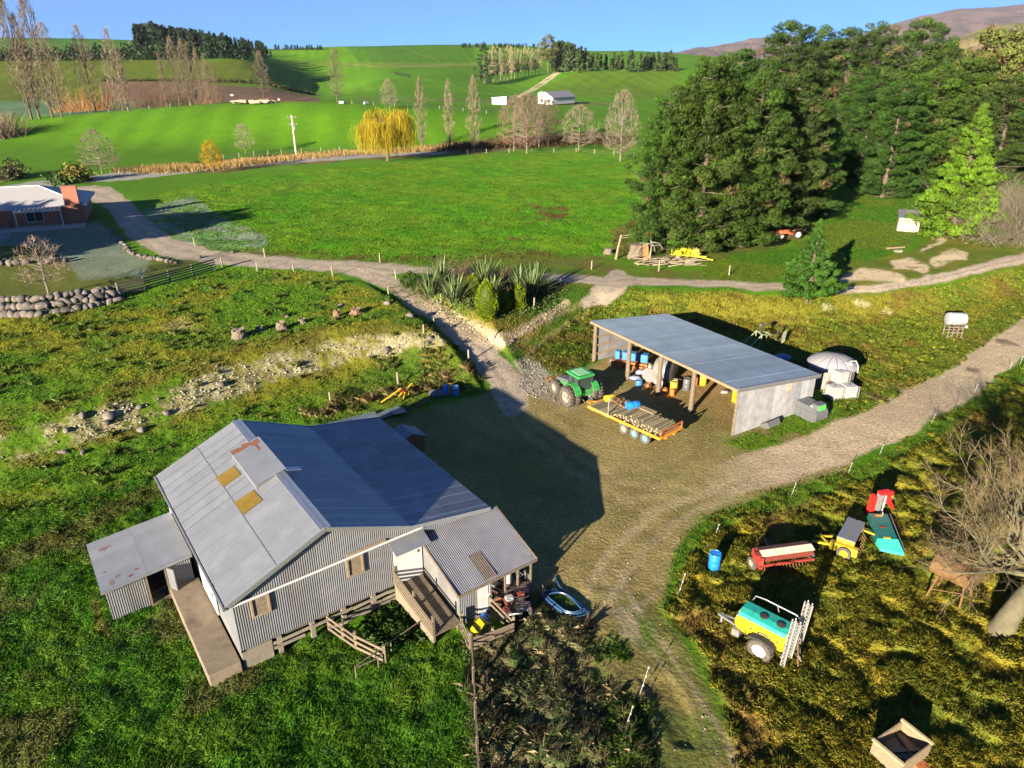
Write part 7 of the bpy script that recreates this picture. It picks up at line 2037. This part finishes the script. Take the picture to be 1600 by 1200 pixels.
# red folding mower / headstock
rp2 = G(1373, 803); RH = thing("red_headstock", "bright red upright mower headstock with a white ram, behind the teal mower", "machine", rp2, R(14))
b = MB(); b.prism([(-.85, .15), (-.5, .15), (-.48, 1.15), (-.62, 1.45), (-.8, 1.4)], -.12, .12); b.build("left_arm_plate", M_RBR, RH)
b = MB(); b.prism([(.1, .95), (.85, .1 + .1), (.85, .45), (.55, .9), (.6, 1.5), (.15, 1.5)], -.1, .1); b.box((.05, 0, 1.48), (.7, .35, .14)); b.build("tower", M_RBR, RH)
b = MB(); b.tube([(-.02, -.2, .25), (.0, -.2, 1.4)], .06, 10); b.build("ram", M_WPL, RH, smooth=True)
b = MB(); b.box((-.22, .0, .8), (.22, .3, 1.2)); b.bar((-.6, 0, .7), (.3, 0, .75), .1); b.bar((.3, .2, .6), (1.2, .25, .75), .04); b.build("gearbox", M_GREY, RH)
b = MB(); b.box((.55, -.12, 1.18), (.14, .05, .14)); b.build("reflector", M_ORANGE, RH)
# wooden bin
bp = [at_z(x, y, .85) for x, y in ((1408, 1121), (1449, 1153), (1417, 1199), (1367, 1170))]
ux = bp[1] - bp[0]; vx = bp[3] - bp[0]; La, Lb = 1.15, 1.75
cen = (bp[0] + bp[1] + bp[2] + bp[3]) / 4
BN = thing("wooden_bin", "open pale plywood bin with cross braces lying in the tussock at the bottom edge", "bin", XY(cen.x, cen.y), math.atan2(ux.y, ux.x))
for sx, sy, dx, dy in ((0, -1, La, .05), (0, 1, La, .05), (-1, 0, .05, Lb), (1, 0, .05, Lb)):
    b = MB(); b.box((sx * La / 2, sy * Lb / 2, .45), (dx if dx > .1 else .05, dy if dy > .1 else .05, .85)); b.build("side", M_PALEWOOD, BN)
MB().box((0, 0, .30), (La - .06, Lb - .06, .05)).build("base", M_PALEWOOD, BN)
for s in (-1, 1):
    MB().box((0, s * Lb / 2, .90), (La + .12, .12, .06)).build("rim_board", mat("new_ply", (.40, .30, .15), .7, var=.15), BN)
    MB().bar((-.52, s * .6, .38), (.5, s * .1, .42), .07).build("brace", M_DARKWOOD, BN)
MB().bar((-.4, -.8, .38), (.35, .7, .40), .12, .06).build("loose_board", M_PALEWOOD, BN)
b = MB(); b.box((.72, .3, .12), (.35, .5, .25)); tag(b.build("orange_crate", M_CARD, None, loc=BN.location, rz=BN.rotation_euler.z), "orange box half hidden beside the wooden bin", "box")

# ---- by the annex -------------------------------------------------------------------
def quad(px, py, rz, lab, m):
    t = thing("quad_bike", lab, "quad bike", G(px, py), rz, "farm bikes by the annex")
    for sx in (-1, 1):
        for sy in (-1, 1): wheel(t, (sx * .55, sy * .38, .26), .26, .2, side=sy, n=12, tm=M_BLACK, rim=M_GREY)
    b = MB(); b.box((0, 0, .5), (1.2, .4, .24), bev=.06); b.box((.55, 0, .62), (.5, .85, .1), bev=.04); b.box((-.55, 0, .62), (.5, .85, .1), bev=.04); b.build("body", m, t)
    b = MB(); b.box((-.12, 0, .72), (.6, .3, .12), bev=.04); b.build("seat", M_BLACK, t)
    b = MB(); b.tube([(.3, -.35, .98), (.38, 0, .9), (.3, .35, .98)], .02, 6); b.bar((.38, 0, .6), (.36, 0, .92), .05); b.build("handlebar", M_BLACK, t)
    for s in (-1, 1):
        b = MB()
        for k in range(4): b.bar((s * .75 - .2 + k * .13, -.35, .76), (s * .75 - .2 + k * .13, .35, .76), .02)
        b.bar((s * .75 - .2, -.35, .76), (s * .75 + .2, -.35, .76), .02); b.bar((s * .75 - .2, .35, .76), (s * .75 + .2, .35, .76), .02); b.build("rack", M_BLACK, t)
    MB().box((.82, 0, .62), (.05, .5, .14)).build("headlight", M_WPL, t)
    return t
quad(796, 956, R(-75), "dark red quad bike with a white seat pack, nearest the pen gate", M_DRED)
quad(814, 950, R(-85), "greyish red quad bike right beside the annex corner", paint("faded_bike", (.22, .12, .12)))
b = MB(); b.box((0, 0, .85), (.4, .35, .16), bev=.05); tag(b.build("white_pack", M_WPL, None, loc=G(796, 956), rz=.4), "white pack on the quad bike nearest the pen gate", "bag")
b = MB(); b.box((0, 0, .86), (.35, .3, .14), bev=.05); tag(b.build("red_pack", M_RBR if 0 else M_DRED, None, loc=G(814, 950), rz=.2), "small pack on the quad bike beside the annex corner", "bag")
yt = MB(); yt.prism([(-.4, 0), (.4, 0), (.45, .25), (.15, .5), (-.2, .38), (-.45, .25)], -.26, .26); tag(yt.build("yellow_tub", M_YB, None, loc=G(752, 985), rz=.8), "bright yellow plastic tub tipped over in the annex pen", "tub")
drum("blue_feed_tub", "dark blue tub beside the yellow one in the annex pen", "tub", G(757, 973), .4, .25, M_BLUE2)
hz_ = MB(); P_ = []
for k in range(60):
    t = k / 59 * 3.0; a = t * 2 * math.pi; s = 1 - .10 * t
    P_.append((1.35 * s * math.cos(a) + .1 * math.sin(a * .5), .62 * s * math.sin(a) + .08 * math.cos(3 * a), .05 + .05 * t))
P_ += [(-.9, .9, .06), (-1.5, 1.35, .05)]
hz_.tube(P_, .045, 6); o = hz_.build("hose", mat("blue_hose", (.02, .06, .14), .35, var=.1), None, smooth=True, loc=G(882, 945), rz=R(-38)); tag(o, "long blue hose lying coiled on the ground right of the annex", "hose")
# kennel behind the wool shed
kp = G(637, 703); KN = thing("small_kennel", "small timber kennel with slatted gable roof behind the wool shed", "kennel", kp + Vector((0, 0, 0)), BR)
b = MB(); b.prism([(-.95, 0), (.95, 0), (.95, 1.1), (0, 1.55), (-.95, 1.1)], -.7, .7); b.build("wall", paint("brown_board", (.20, .10, .04)), KN)
for s in (-1, 1):
    b = MB(); b.corr(*([(0, -.85, 1.6), (0, .85, 1.6), (s * 1.1, .85, 1.1), (s * 1.1, -.85, 1.1)]), .14, .025); b.build("roof", M_IRON, KN)
# stacked sheets, bars, drums behind the shed
M_SHEET = mat('shade_toned_sheet', (.10, .125, .15), .5, .3, var=.2)  # dark blue-grey puts the shade behind the wool shed into the sheets' colour
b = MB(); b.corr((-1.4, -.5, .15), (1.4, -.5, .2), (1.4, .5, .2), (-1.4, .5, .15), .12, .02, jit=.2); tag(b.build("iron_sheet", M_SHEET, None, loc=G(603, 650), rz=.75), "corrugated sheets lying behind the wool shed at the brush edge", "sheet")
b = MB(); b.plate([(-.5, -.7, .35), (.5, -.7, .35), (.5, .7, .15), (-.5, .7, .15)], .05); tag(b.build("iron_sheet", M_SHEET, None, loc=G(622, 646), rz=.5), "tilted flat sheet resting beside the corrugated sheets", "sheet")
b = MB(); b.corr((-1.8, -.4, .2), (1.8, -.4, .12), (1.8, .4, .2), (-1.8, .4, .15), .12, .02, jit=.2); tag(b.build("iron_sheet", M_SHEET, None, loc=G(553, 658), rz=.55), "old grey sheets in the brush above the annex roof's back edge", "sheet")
for i, (x, y, m_, lab) in enumerate(((697, 616, M_BLUE, "pale blue drum, left one of the three behind the shed"), (702, 615, M_ORANGE, "orange drum between the two blue ones behind the shed"), (712, 618, M_BLUE2, "dark blue drum, right one of the three behind the shed"))):
    drum("plastic_drum", lab, "drum", G(x, y), .8, .28, m_)
b = MB(); b.bar((0, 0, .1), (1.5, .9, .9), .09); tag(b.build("yellow_bar", M_YEL, None, loc=G(595, 631)), "yellow steel bar leaning in the brush", "bar")
ym = thing("yellow_implement", "small yellow and red implement in the brush behind the wool shed", "implement", G(634, 620), .6)
b = MB(); b.bar((-.6, 0, .2), (.7, .2, .9), .1); b.bar((-.4, -.4, .1), (.3, .4, .6), .08); b.bar((.1, -.3, .3), (.5, .4, .3), .08); b.build("frame", M_YEL, ym); MB().box((-.3, .1, .6), (.3, .3, .25)).build("box", M_RED, ym)
b = MB(); 
rg_ = thing("steel_rack", "dark red steel frame lying in the shade behind the wool shed", "frame", G(648, 640), .9)
b.bar((-1.5, -.4, .2), (1.5, -.2, .5), .06); b.bar((-1.4, .4, .15), (1.5, .4, .3), .06)
for x in (-1.2, -.4, .4, 1.2): b.bar((x, -.4, .3), (x, .4, .25), .05)
b.build("bars", M_DRED, rg_)
b = MB(); b.ball((0, 0, .1), (.7, .5, .35), 14, 7, .06, random.Random(2)); tag(b.build("tarpaulin", mat("grey_tarp", (.09, .09, .10), .6, var=.2), None, smooth=True, loc=G(683, 617)), "grey covered heap left of the three drums", "tarpaulin")
# green frames behind the pole shed
gf = thing("old_green_frame", "pale green pipe frame of an old implement behind the pole shed", "implement", G(1190, 540), R(28))
M_PGR = paint("pale_green_pipe", (.23, .27, .17))
b = MB(); b.tube([(-2.2, -.5, .3), (-.6, -.4, 1.3), (.8, -.3, 1.0)], .05, 6); b.tube([(-2.0, .5, .3), (-.4, .5, 1.4), (1.0, .5, 1.0)], .05, 6); b.tube([(-.6, -.4, 1.3), (-.4, .5, 1.4)], .05, 6); b.tube([(-.6, -.4, 1.3), (-.8, -.4, .0)], .05, 6); b.tube([(-.4, .5, 1.4), (-.3, .6, 0)], .05, 6); b.tube([(.8, -.3, 1.0), (1.0, .5, 1.0), (1.1, .5, .1)], .05, 6)
for k in range(5): b.tube([(1.4 + k * .1, -1.0, .3 + k * .05), (2.9 + k * .1, .2, .7 + k * .05)], .045, 6)
b.build("pipe_frame", M_PGR, gf)
b = MB(); b.bar((-.2, .2, 1.3), (1.3, 1.3, 1.55), .14); b.bar((1.3, -.4, .5), (3.4, 1.2, .9), .14); b.box((1.1, 1.2, 1.5), (.5, .3, .25)); b.build("dark_beam", M_DARKWOOD, gf)
b = MB(); b.ball((0, 0, .25), (.75, .5, .35), 12, 7, .05, random.Random(3)); tag(b.build("blue_tarp", M_BLUE2, None, smooth=True, loc=G(1222, 563)), "small blue tarpaulin bundle behind the pole shed", "tarpaulin")

# ---- by the grove --------------------------------------------------------------------
yr = thing("yellow_rake", "bright yellow spider hay rake at the edge of the grove", "hay rake", G(1072, 405), R(-12))
b = MB(); rr = random.Random(6); b.bar((-2.0, 0, .5), (2.4, -.2, .5), .12); b.bar((1.2, -.1, .5), (3.2, -1.0, .3), .14)
for k in range(7): b.bar((-1.8 + k * .5, 0, .55), (-2.1 + k * .55 + rr.uniform(-.4, .4), rr.uniform(-.9, .9), .9 + rr.uniform(-.4, .6)), .07)
b.build("frame", M_YB, yr)
for x, y in ((-1.1, -.5), (.2, .5), (1.1, .4), (-.4, .7)):
    b = MB(); b.lathe([(.5, -.03), (.5, .03)], 14, (0, 0, 0), 'y')
    for k in range(12): a = k * .5236; b.bar((.1 * math.cos(a), 0, .1 * math.sin(a)), (.72 * math.cos(a), .05, .72 * math.sin(a)), .03)
    wo = b.build("rake_wheel", M_YB, yr); wo.location = (x, y, .72); wo.rotation_euler = (0, 0, rr.uniform(-.6, .6))
wheel(yr, (-1.0, -.75, .3), .3, .18, rim=M_CREAM, n=14)
OT = thing("orange_tractor", "derelict orange tractor wreck at the foot of the grove", "tractor", G(1238, 372), R(188))
M_OR2 = paint("faded_orange", (.36, .085, .03))
for s in (-1, 1): wheel(OT, (-.3, s * .75, .65), .65, .32, rim=M_CREAM, side=s, n=16, tm=M_BLACK); wheel(OT, (1.9, s * .6, .38), .38, .2, rim=M_CREAM, side=s, n=14, tm=M_BLACK)
b = MB(); b.box((1.25, 0, .95), (1.5, .6, .55), bev=.08); b.box((.1, 0, .75), (1.0, .5, .4)); b.build("bonnet", M_OR2, OT)
for s in (-1, 1): MB().box((-.3, s * .62, 1.32), (1.1, .35, .08), bev=.03).build("fender", M_OR2, OT)
b = MB(); b.box((-.35, 0, 1.1), (.4, .45, .08)); b.box((-.55, 0, 1.32), (.08, .45, .4)); b.build("seat", M_BLACK, OT)
b = MB(); b.lathe([(.2, -.015), (.2, .015)], 14, (.35, 0, 1.4), 'x'); b.bar((.35, 0, 1.4), (.6, 0, 1.1), .04); b.build("steering_wheel", M_BLACK, OT)
rk = thing("red_wreck", "rusty red implement with one old tyre, left of the orange tractor", "implement", G(1213, 370), .3)
b = MB(); b.box((0, 0, .6), (1.6, .8, .5), bev=.1); b.bar((-.8, .2, .5), (-1.8, .3, .3), .12); b.build("body", paint("rust_red", (.22, .05, .02)), rk); wheel(rk, (-.6, -.7, .4), .42, .24, rim=M_CREAM, n=14, tm=M_BLACK)
b = MB(); b.lathe([(.3, .0), (.52, .02), (.55, .12), (.52, .22), (.3, .24)], 16); tag(b.build("abandoned_tyre", M_BLACK, None, loc=G(1206, 374), smooth=True), "old tyre lying in the grass before the rusty red implement", "tyre")
def stump(px, py, r, h, lab, m=None, grp=None, seed=0, split=True):
    rr = random.Random(seed + int(px)); b = MB(); n = 14; rings = []
    for j, t in enumerate((0, .25, .6, 1.0)):
        for k in range(n):
            a = 2 * math.pi * k / n; fl = (1 + .45 * (1 - t) ** 2 * (1 + .5 * math.sin(3 * a + seed))) * (1 + rr.uniform(-.1, .1))
            b.v.append((r * fl * math.cos(a), r * fl * math.sin(a), h * t * (1 + (rr.uniform(-.25, .2) if t == 1 and split else 0)) - .05)); b.c.append((1, 1, 1))
    for j in range(3):
        for k in range(n): b.f.append((j * n + k, j * n + (k + 1) % n, (j + 1) * n + (k + 1) % n, (j + 1) * n + k))
    b.v.append((0, 0, h * (.75 if split else 1.0))); b.c.append((1, 1, 1))
    for k in range(n): b.f.append((3 * n + k, 3 * n + (k + 1) % n, 4 * n))
    for k in range(4):
        a = rr.uniform(0, 6.28); b.tube([(r * .8 * math.cos(a), r * .8 * math.sin(a), .2), (r * 1.6 * math.cos(a), r * 1.6 * math.sin(a), .0)], [r * .28, r * .1], 6)
    return tag(b.build("tree_stump", m or M_STUMP, None, loc=G(px, py), smooth=False), lab, "stump", grp)
M_STUMP = mat("grey_stump", (.125, .10, .07), .95, var=.35, scale=6, dirt=(.09, .07, .05), dirt_amt=.6, dscale=4, bump=.02, bscale=9)
for i, (x, y, r, h, lab) in enumerate(((374, 528, .55, .85, "largest grey stump with splayed roots on the left terrace"), (406, 517, .32, .5, "low stump right of the largest one"), (440, 515, .42, .75, "pointed split stump in the stump row"), (472, 505, .3, .5, "small stump right of the split one"), (527, 495, .3, .7, "reddish leaning stump in the middle of the terrace"), (557, 490, .45, .6, "broad reddish stump at the right end of the row"))):
    stump(x, y, r, h, lab, mat("reddish_stump", (.14, .085, .055), .95, var=.35, scale=6) if i > 3 else None, "stumps on the terrace", i)
stump(993, 402, .8, 1.7, "huge sawn stump at the left foot of the grove", None, None, 9, False)
b = MB(); b.plate([(.2, -.75, .1), (1.0, -.55, .0), (.9, -.2, 1.5), (.25, -.5, 1.75)], .2); tag(b.build("bark_slab", mat("orange_wood", (.36, .15, .05), .9, var=.3), None, loc=G(1000, 402)), "orange split slab leaning on the huge stump", "wood")
stump(950, 397, .45, .8, "small cut stump left of the leaning old pole", None, None, 12, False)
pp = G(962, 405); b = MB(); b.tube([(0, 0, -.2), (.25, .1, 1.5), (.55, .2, 3.0)], [.17, .15, .12], 8); 
for z in (2.6, 2.85): b.tube([(.45, .2, z), (1.5, .3, z + .1)], .04, 5)
tag(b.build("old_pole", M_PALEWOOD, None, loc=pp, smooth=True), "leaning old pole stub left of the huge stump", "pole")
g = np.random.default_rng(8)
bp_ = MB(); rr = random.Random(8)
for k in range(60):
    x = rr.uniform(-4.5, 3); y = rr.uniform(-1.2, 1.2); a = rr.uniform(-.5, .9); L_ = rr.uniform(.8, 3); z = rr.uniform(.05, .7); c = rr.uniform(.6, 1.3); bp_.col = (c, c, c)
    bp_.tube([(x, y, z), (x + L_ * math.cos(a), y + L_ * math.sin(a), z + rr.uniform(-.1, .4))], [.07, .03], 4)
tag(bp_.build("branch_heap", mat("dead_branch", (.20, .165, .11), .95, var=.3), None, loc=G(1040, 414)), "heap of dead branches and boards before the yellow rake", "branches")
dp = MB(); dp.tube([(0, 0, 0), (.1, 0, 1.4), (0, .1, 2.3)], [.12, .09, .05], 6)
for k in range(9): a = k * .7; dp.tube([(.05, .05, 1.6 + .06 * k), (math.cos(a) * 1.2, math.sin(a) * 1.2, 1.7 + .05 * k - .3 * (k % 2)), (math.cos(a) * 1.7, math.sin(a) * 1.7, 1.2)], [.05, .03, .015], 4)
tag(dp.build("dead_shrub", mat("grey_deadwood", (.24, .21, .17), .95, var=.3), None, loc=G(1015, 404)), "grey dead shrub right of the huge stump", "shrub")
b = MB(); b.tube([(0, 0, .15), (2.6, .5, .2)], [.13, .1], 7); tag(b.build("fallen_log", M_PALEWOOD, None, loc=G(1385, 390)), "grey log lying on the paddock lawn before the hut", "log")
b = MB(); b.box((0, 0, .15), (1.0, .5, .3), bev=.05); tag(b.build("stone_trough", M_BLOCK, None, loc=G(1403, 394)), "small pale trough at the end of the grey log", "trough")
gl = thing("goal_post", "white pipe frame standing in the field at the far right", "frame", G(1580, 268), R(20))
b = MB(); b.tube([(-1.2, 0, 0), (-1.2, 0, 2.0), (1.2, 0, 2.0), (1.2, 0, 0)], .07, 6); b.tube([(-1.2, 0, 2.0), (-1.2, -1.0, 0)], .05, 6); b.tube([(1.2, 0, 2.0), (1.2, -1.0, 0)], .05, 6); b.build("pipe", M_WPL, gl)

# ---- fences and posts --------------------------------------------------------------------
gtf = Gs([(186, 462), (227, 453), (266, 442), (302, 432), (336, 422)])
plank_fence("plank_fence", "dark five rail plank fence between the garden and the drive", gtf, None, 5, 1.35, M_DARKWOOD, .16, railh=.15, seed=2)
M_PPOST = mat("post_timber", (.22, .19, .14), .9, var=.2, scale=5)
pb = MB(); pb.tube([(0, 0, -.2), (0.02, 0, .6), (0.03, .01, 1.15)], [.085, .08, .075], 8); pm2 = pb.build("fence_post", M_PPOST, None, smooth=True)
for i, (x, y, k) in enumerate(((402, 424, 1), (414, 402, 1), (520, 431, 1), (594, 410, 1), (619, 436, 1), (607, 462, .9), (689, 476, 1), (732, 566, 1), (772, 531, .9), (622, 600, .9), (517, 632, .9), (875, 449, 1), (834, 483, 1.05), (924, 421, .9), (1029, 424, 1.1), (1139, 430, 1), (305, 384, 1), (662, 520, .7), (678, 507, .6), (700, 470, .9), (1262, 424, .8), (348, 418, 1.1), (459, 424, .7), (240, 352, .9))):
    o = pm2 if i == 0 else dup(pm2, (0, 0, 0))
    o.location = G(x, y); o.rotation_euler = (rng.uniform(-.05, .05), rng.uniform(-.05, .05), i); o.scale = (1, 1, k)
    tag(o, "weathered timber fence post beside the gravel drive", "post", "timber posts along the drive")
wb = MB(); wb.tube([(0, 0, 0), (.02, 0, .8)], .012, 5); wst = wb.build("electric_standard", M_WPL, None)
for z in (.25, .5, .75): MB().box((.02, 0, z), (.05, .05, .06)).build("insulator", M_WPL, wst)
for i, (x, y, s) in enumerate(((1059, 931, 1.5), (1117, 838, .9), (1237, 773, .9), (1325, 740, .9), (1374, 711, .9), (1455, 662, .9), (1522, 614, .9), (1576, 579, .9), (1593, 570, .9), (1000, 1084, 1.6), (978, 1136, 1.2))):
    o = wst if i == 0 else dup(wst, (0, 0, 0))
    o.location = G(x, y); o.rotation_euler = (R(-8), R(12), 0); o.scale = (1.0, 1.0, s * 1.1)
    tag(o, "thin white electric fence standard beside the yard and road", "fence standard", "electric fence standards")
# boundary fence running towards the camera
bf = Gs([(737, 1018), (740, 1070), (743, 1125), (746, 1180), (749, 1250)]); o = bf[0]
BFN = thing("boundary_fence", "narrow board topped fence between lawn and weeds at the bottom", "fence", o)
for p in bf: MB().box(tuple(p - o + Vector((0, 0, .5))), (.1, .1, 1.1)).build("post", M_WOOD, BFN)
for k, z in enumerate((.98, .6, .3)):
    for a, c in zip(bf[:-1], bf[1:]):
        MB().bar(a - o + Vector((0, 0, z)), c - o + Vector((0, 0, z)), .025 if k else .07, .08 if k else .03).build("rail", M_WOOD, BFN)
# utility pole
up_ = G(463, 243); uh = up_at(up_, 457, 180); UPO = thing("utility_pole", "pale power pole with two short crossarms standing by the lane", "pole", up_, R(15))
b = MB(); b.tube([(0, 0, -.3), (0, 0, uh)], [.26, .20], 8); b.build("pole_shaft", mat("pole_concrete", (.38, .34, .28), .8, var=.12), UPO)
for z in (uh - .6, uh - 2.3): 
    ca_ = MB(); ca_.bar((-1.2, 0, z), (1.2, 0, z), .2); c_ = ca_.build("crossarm", M_WOOD, UPO)
    for x in (-1.05, -.4, .4, 1.05): MB().lathe([(.08, z + .1), (.09, z + .3), (.02, z + .34)], 6, (x, 0, 0)).build("insulator", M_WPL, c_)
b = MB(); b.lathe([(.3, uh - 3.6), (.32, uh - 2.8), (.1, uh - 2.7)], 10, (.5, 0, 0)); b.build("transformer", M_GREY, UPO)
# wire fences of the far paddocks
def wire_fence(label, pts, step, h=1.2):
    P = Gs(pts); L_ = []; o = P[0]; t = thing("wire_fence", label, "fence", o, 0, "wire fences of the far paddocks"); Q = []
    for a, c in zip(P[:-1], P[1:]):
        n = max(1, int((c - a).length / step)); Q += [a.lerp(c, i / n) for i in range(n)]
    Q.append(P[-1]); Q = [XY(q.x, q.y) - o for q in Q][:99]
    for q in Q: MB().box((q.x, q.y, q.z + h / 2), (.14, .14, h + .1)).build("post", M_PPOST, t)
    b = MB()
    for z in (.4, .75, 1.1): b.tube([q + Vector((0, 0, z)) for q in Q], .012, 3)
    b.build("wire", M_STEEL, t)
wire_fence("wire fence along the crest below the left poplars", [(110, 179), (200, 174), (330, 163)], 6)
wire_fence("wire fence along the crest behind the yellow willow", [(550, 163), (650, 168), (760, 178)], 7)
wire_fence("wire fence along the upper edge of the middle paddock, before the bare trees", [(640, 243), (760, 240), (900, 238), (990, 246)], 5)
wire_fence("wire fence between lane and rank grass near the power pole", [(350, 250), (440, 240), (560, 234)], 5)
# log heap and small boxes on the far crest
lp = G(392, 163); rr = random.Random(3); b = MB()
for k in range(30): a = rr.uniform(-.3, .3); x = rr.uniform(-7, 5); y = rr.uniform(-1.5, 1.5); b.tube([(x, y, .3 + rr.random()), (x + 4 * math.cos(a), y + 4 * math.sin(a), .4 + rr.random())], .3, 6)
tag(b.build("log_heap", mat("pale_log", (.26, .21, .15), .9, var=.25), None, loc=lp), "heap of pale logs on the far field crest", "logs")
for i, (x, y, lab, m_) in enumerate(((363, 150, "small white trough on the ploughed strip", M_WPL), (420, 157, "orange hay feeder on the crest by the log heap", M_OR2), (436, 157, "cream box on the far crest right of the log heap", M_CREAM), (534, 162, "white bales below the end poplar of the spur", M_WPL), (572, 163, "pale trough on the far crest behind the willow", M_WPL))):
    b = MB(); b.box((0, 0, .45), (1.9, 1.0, .9), bev=.15); tag(b.build("field_box", m_, None, loc=G(x, y), rz=i), lab, "box")
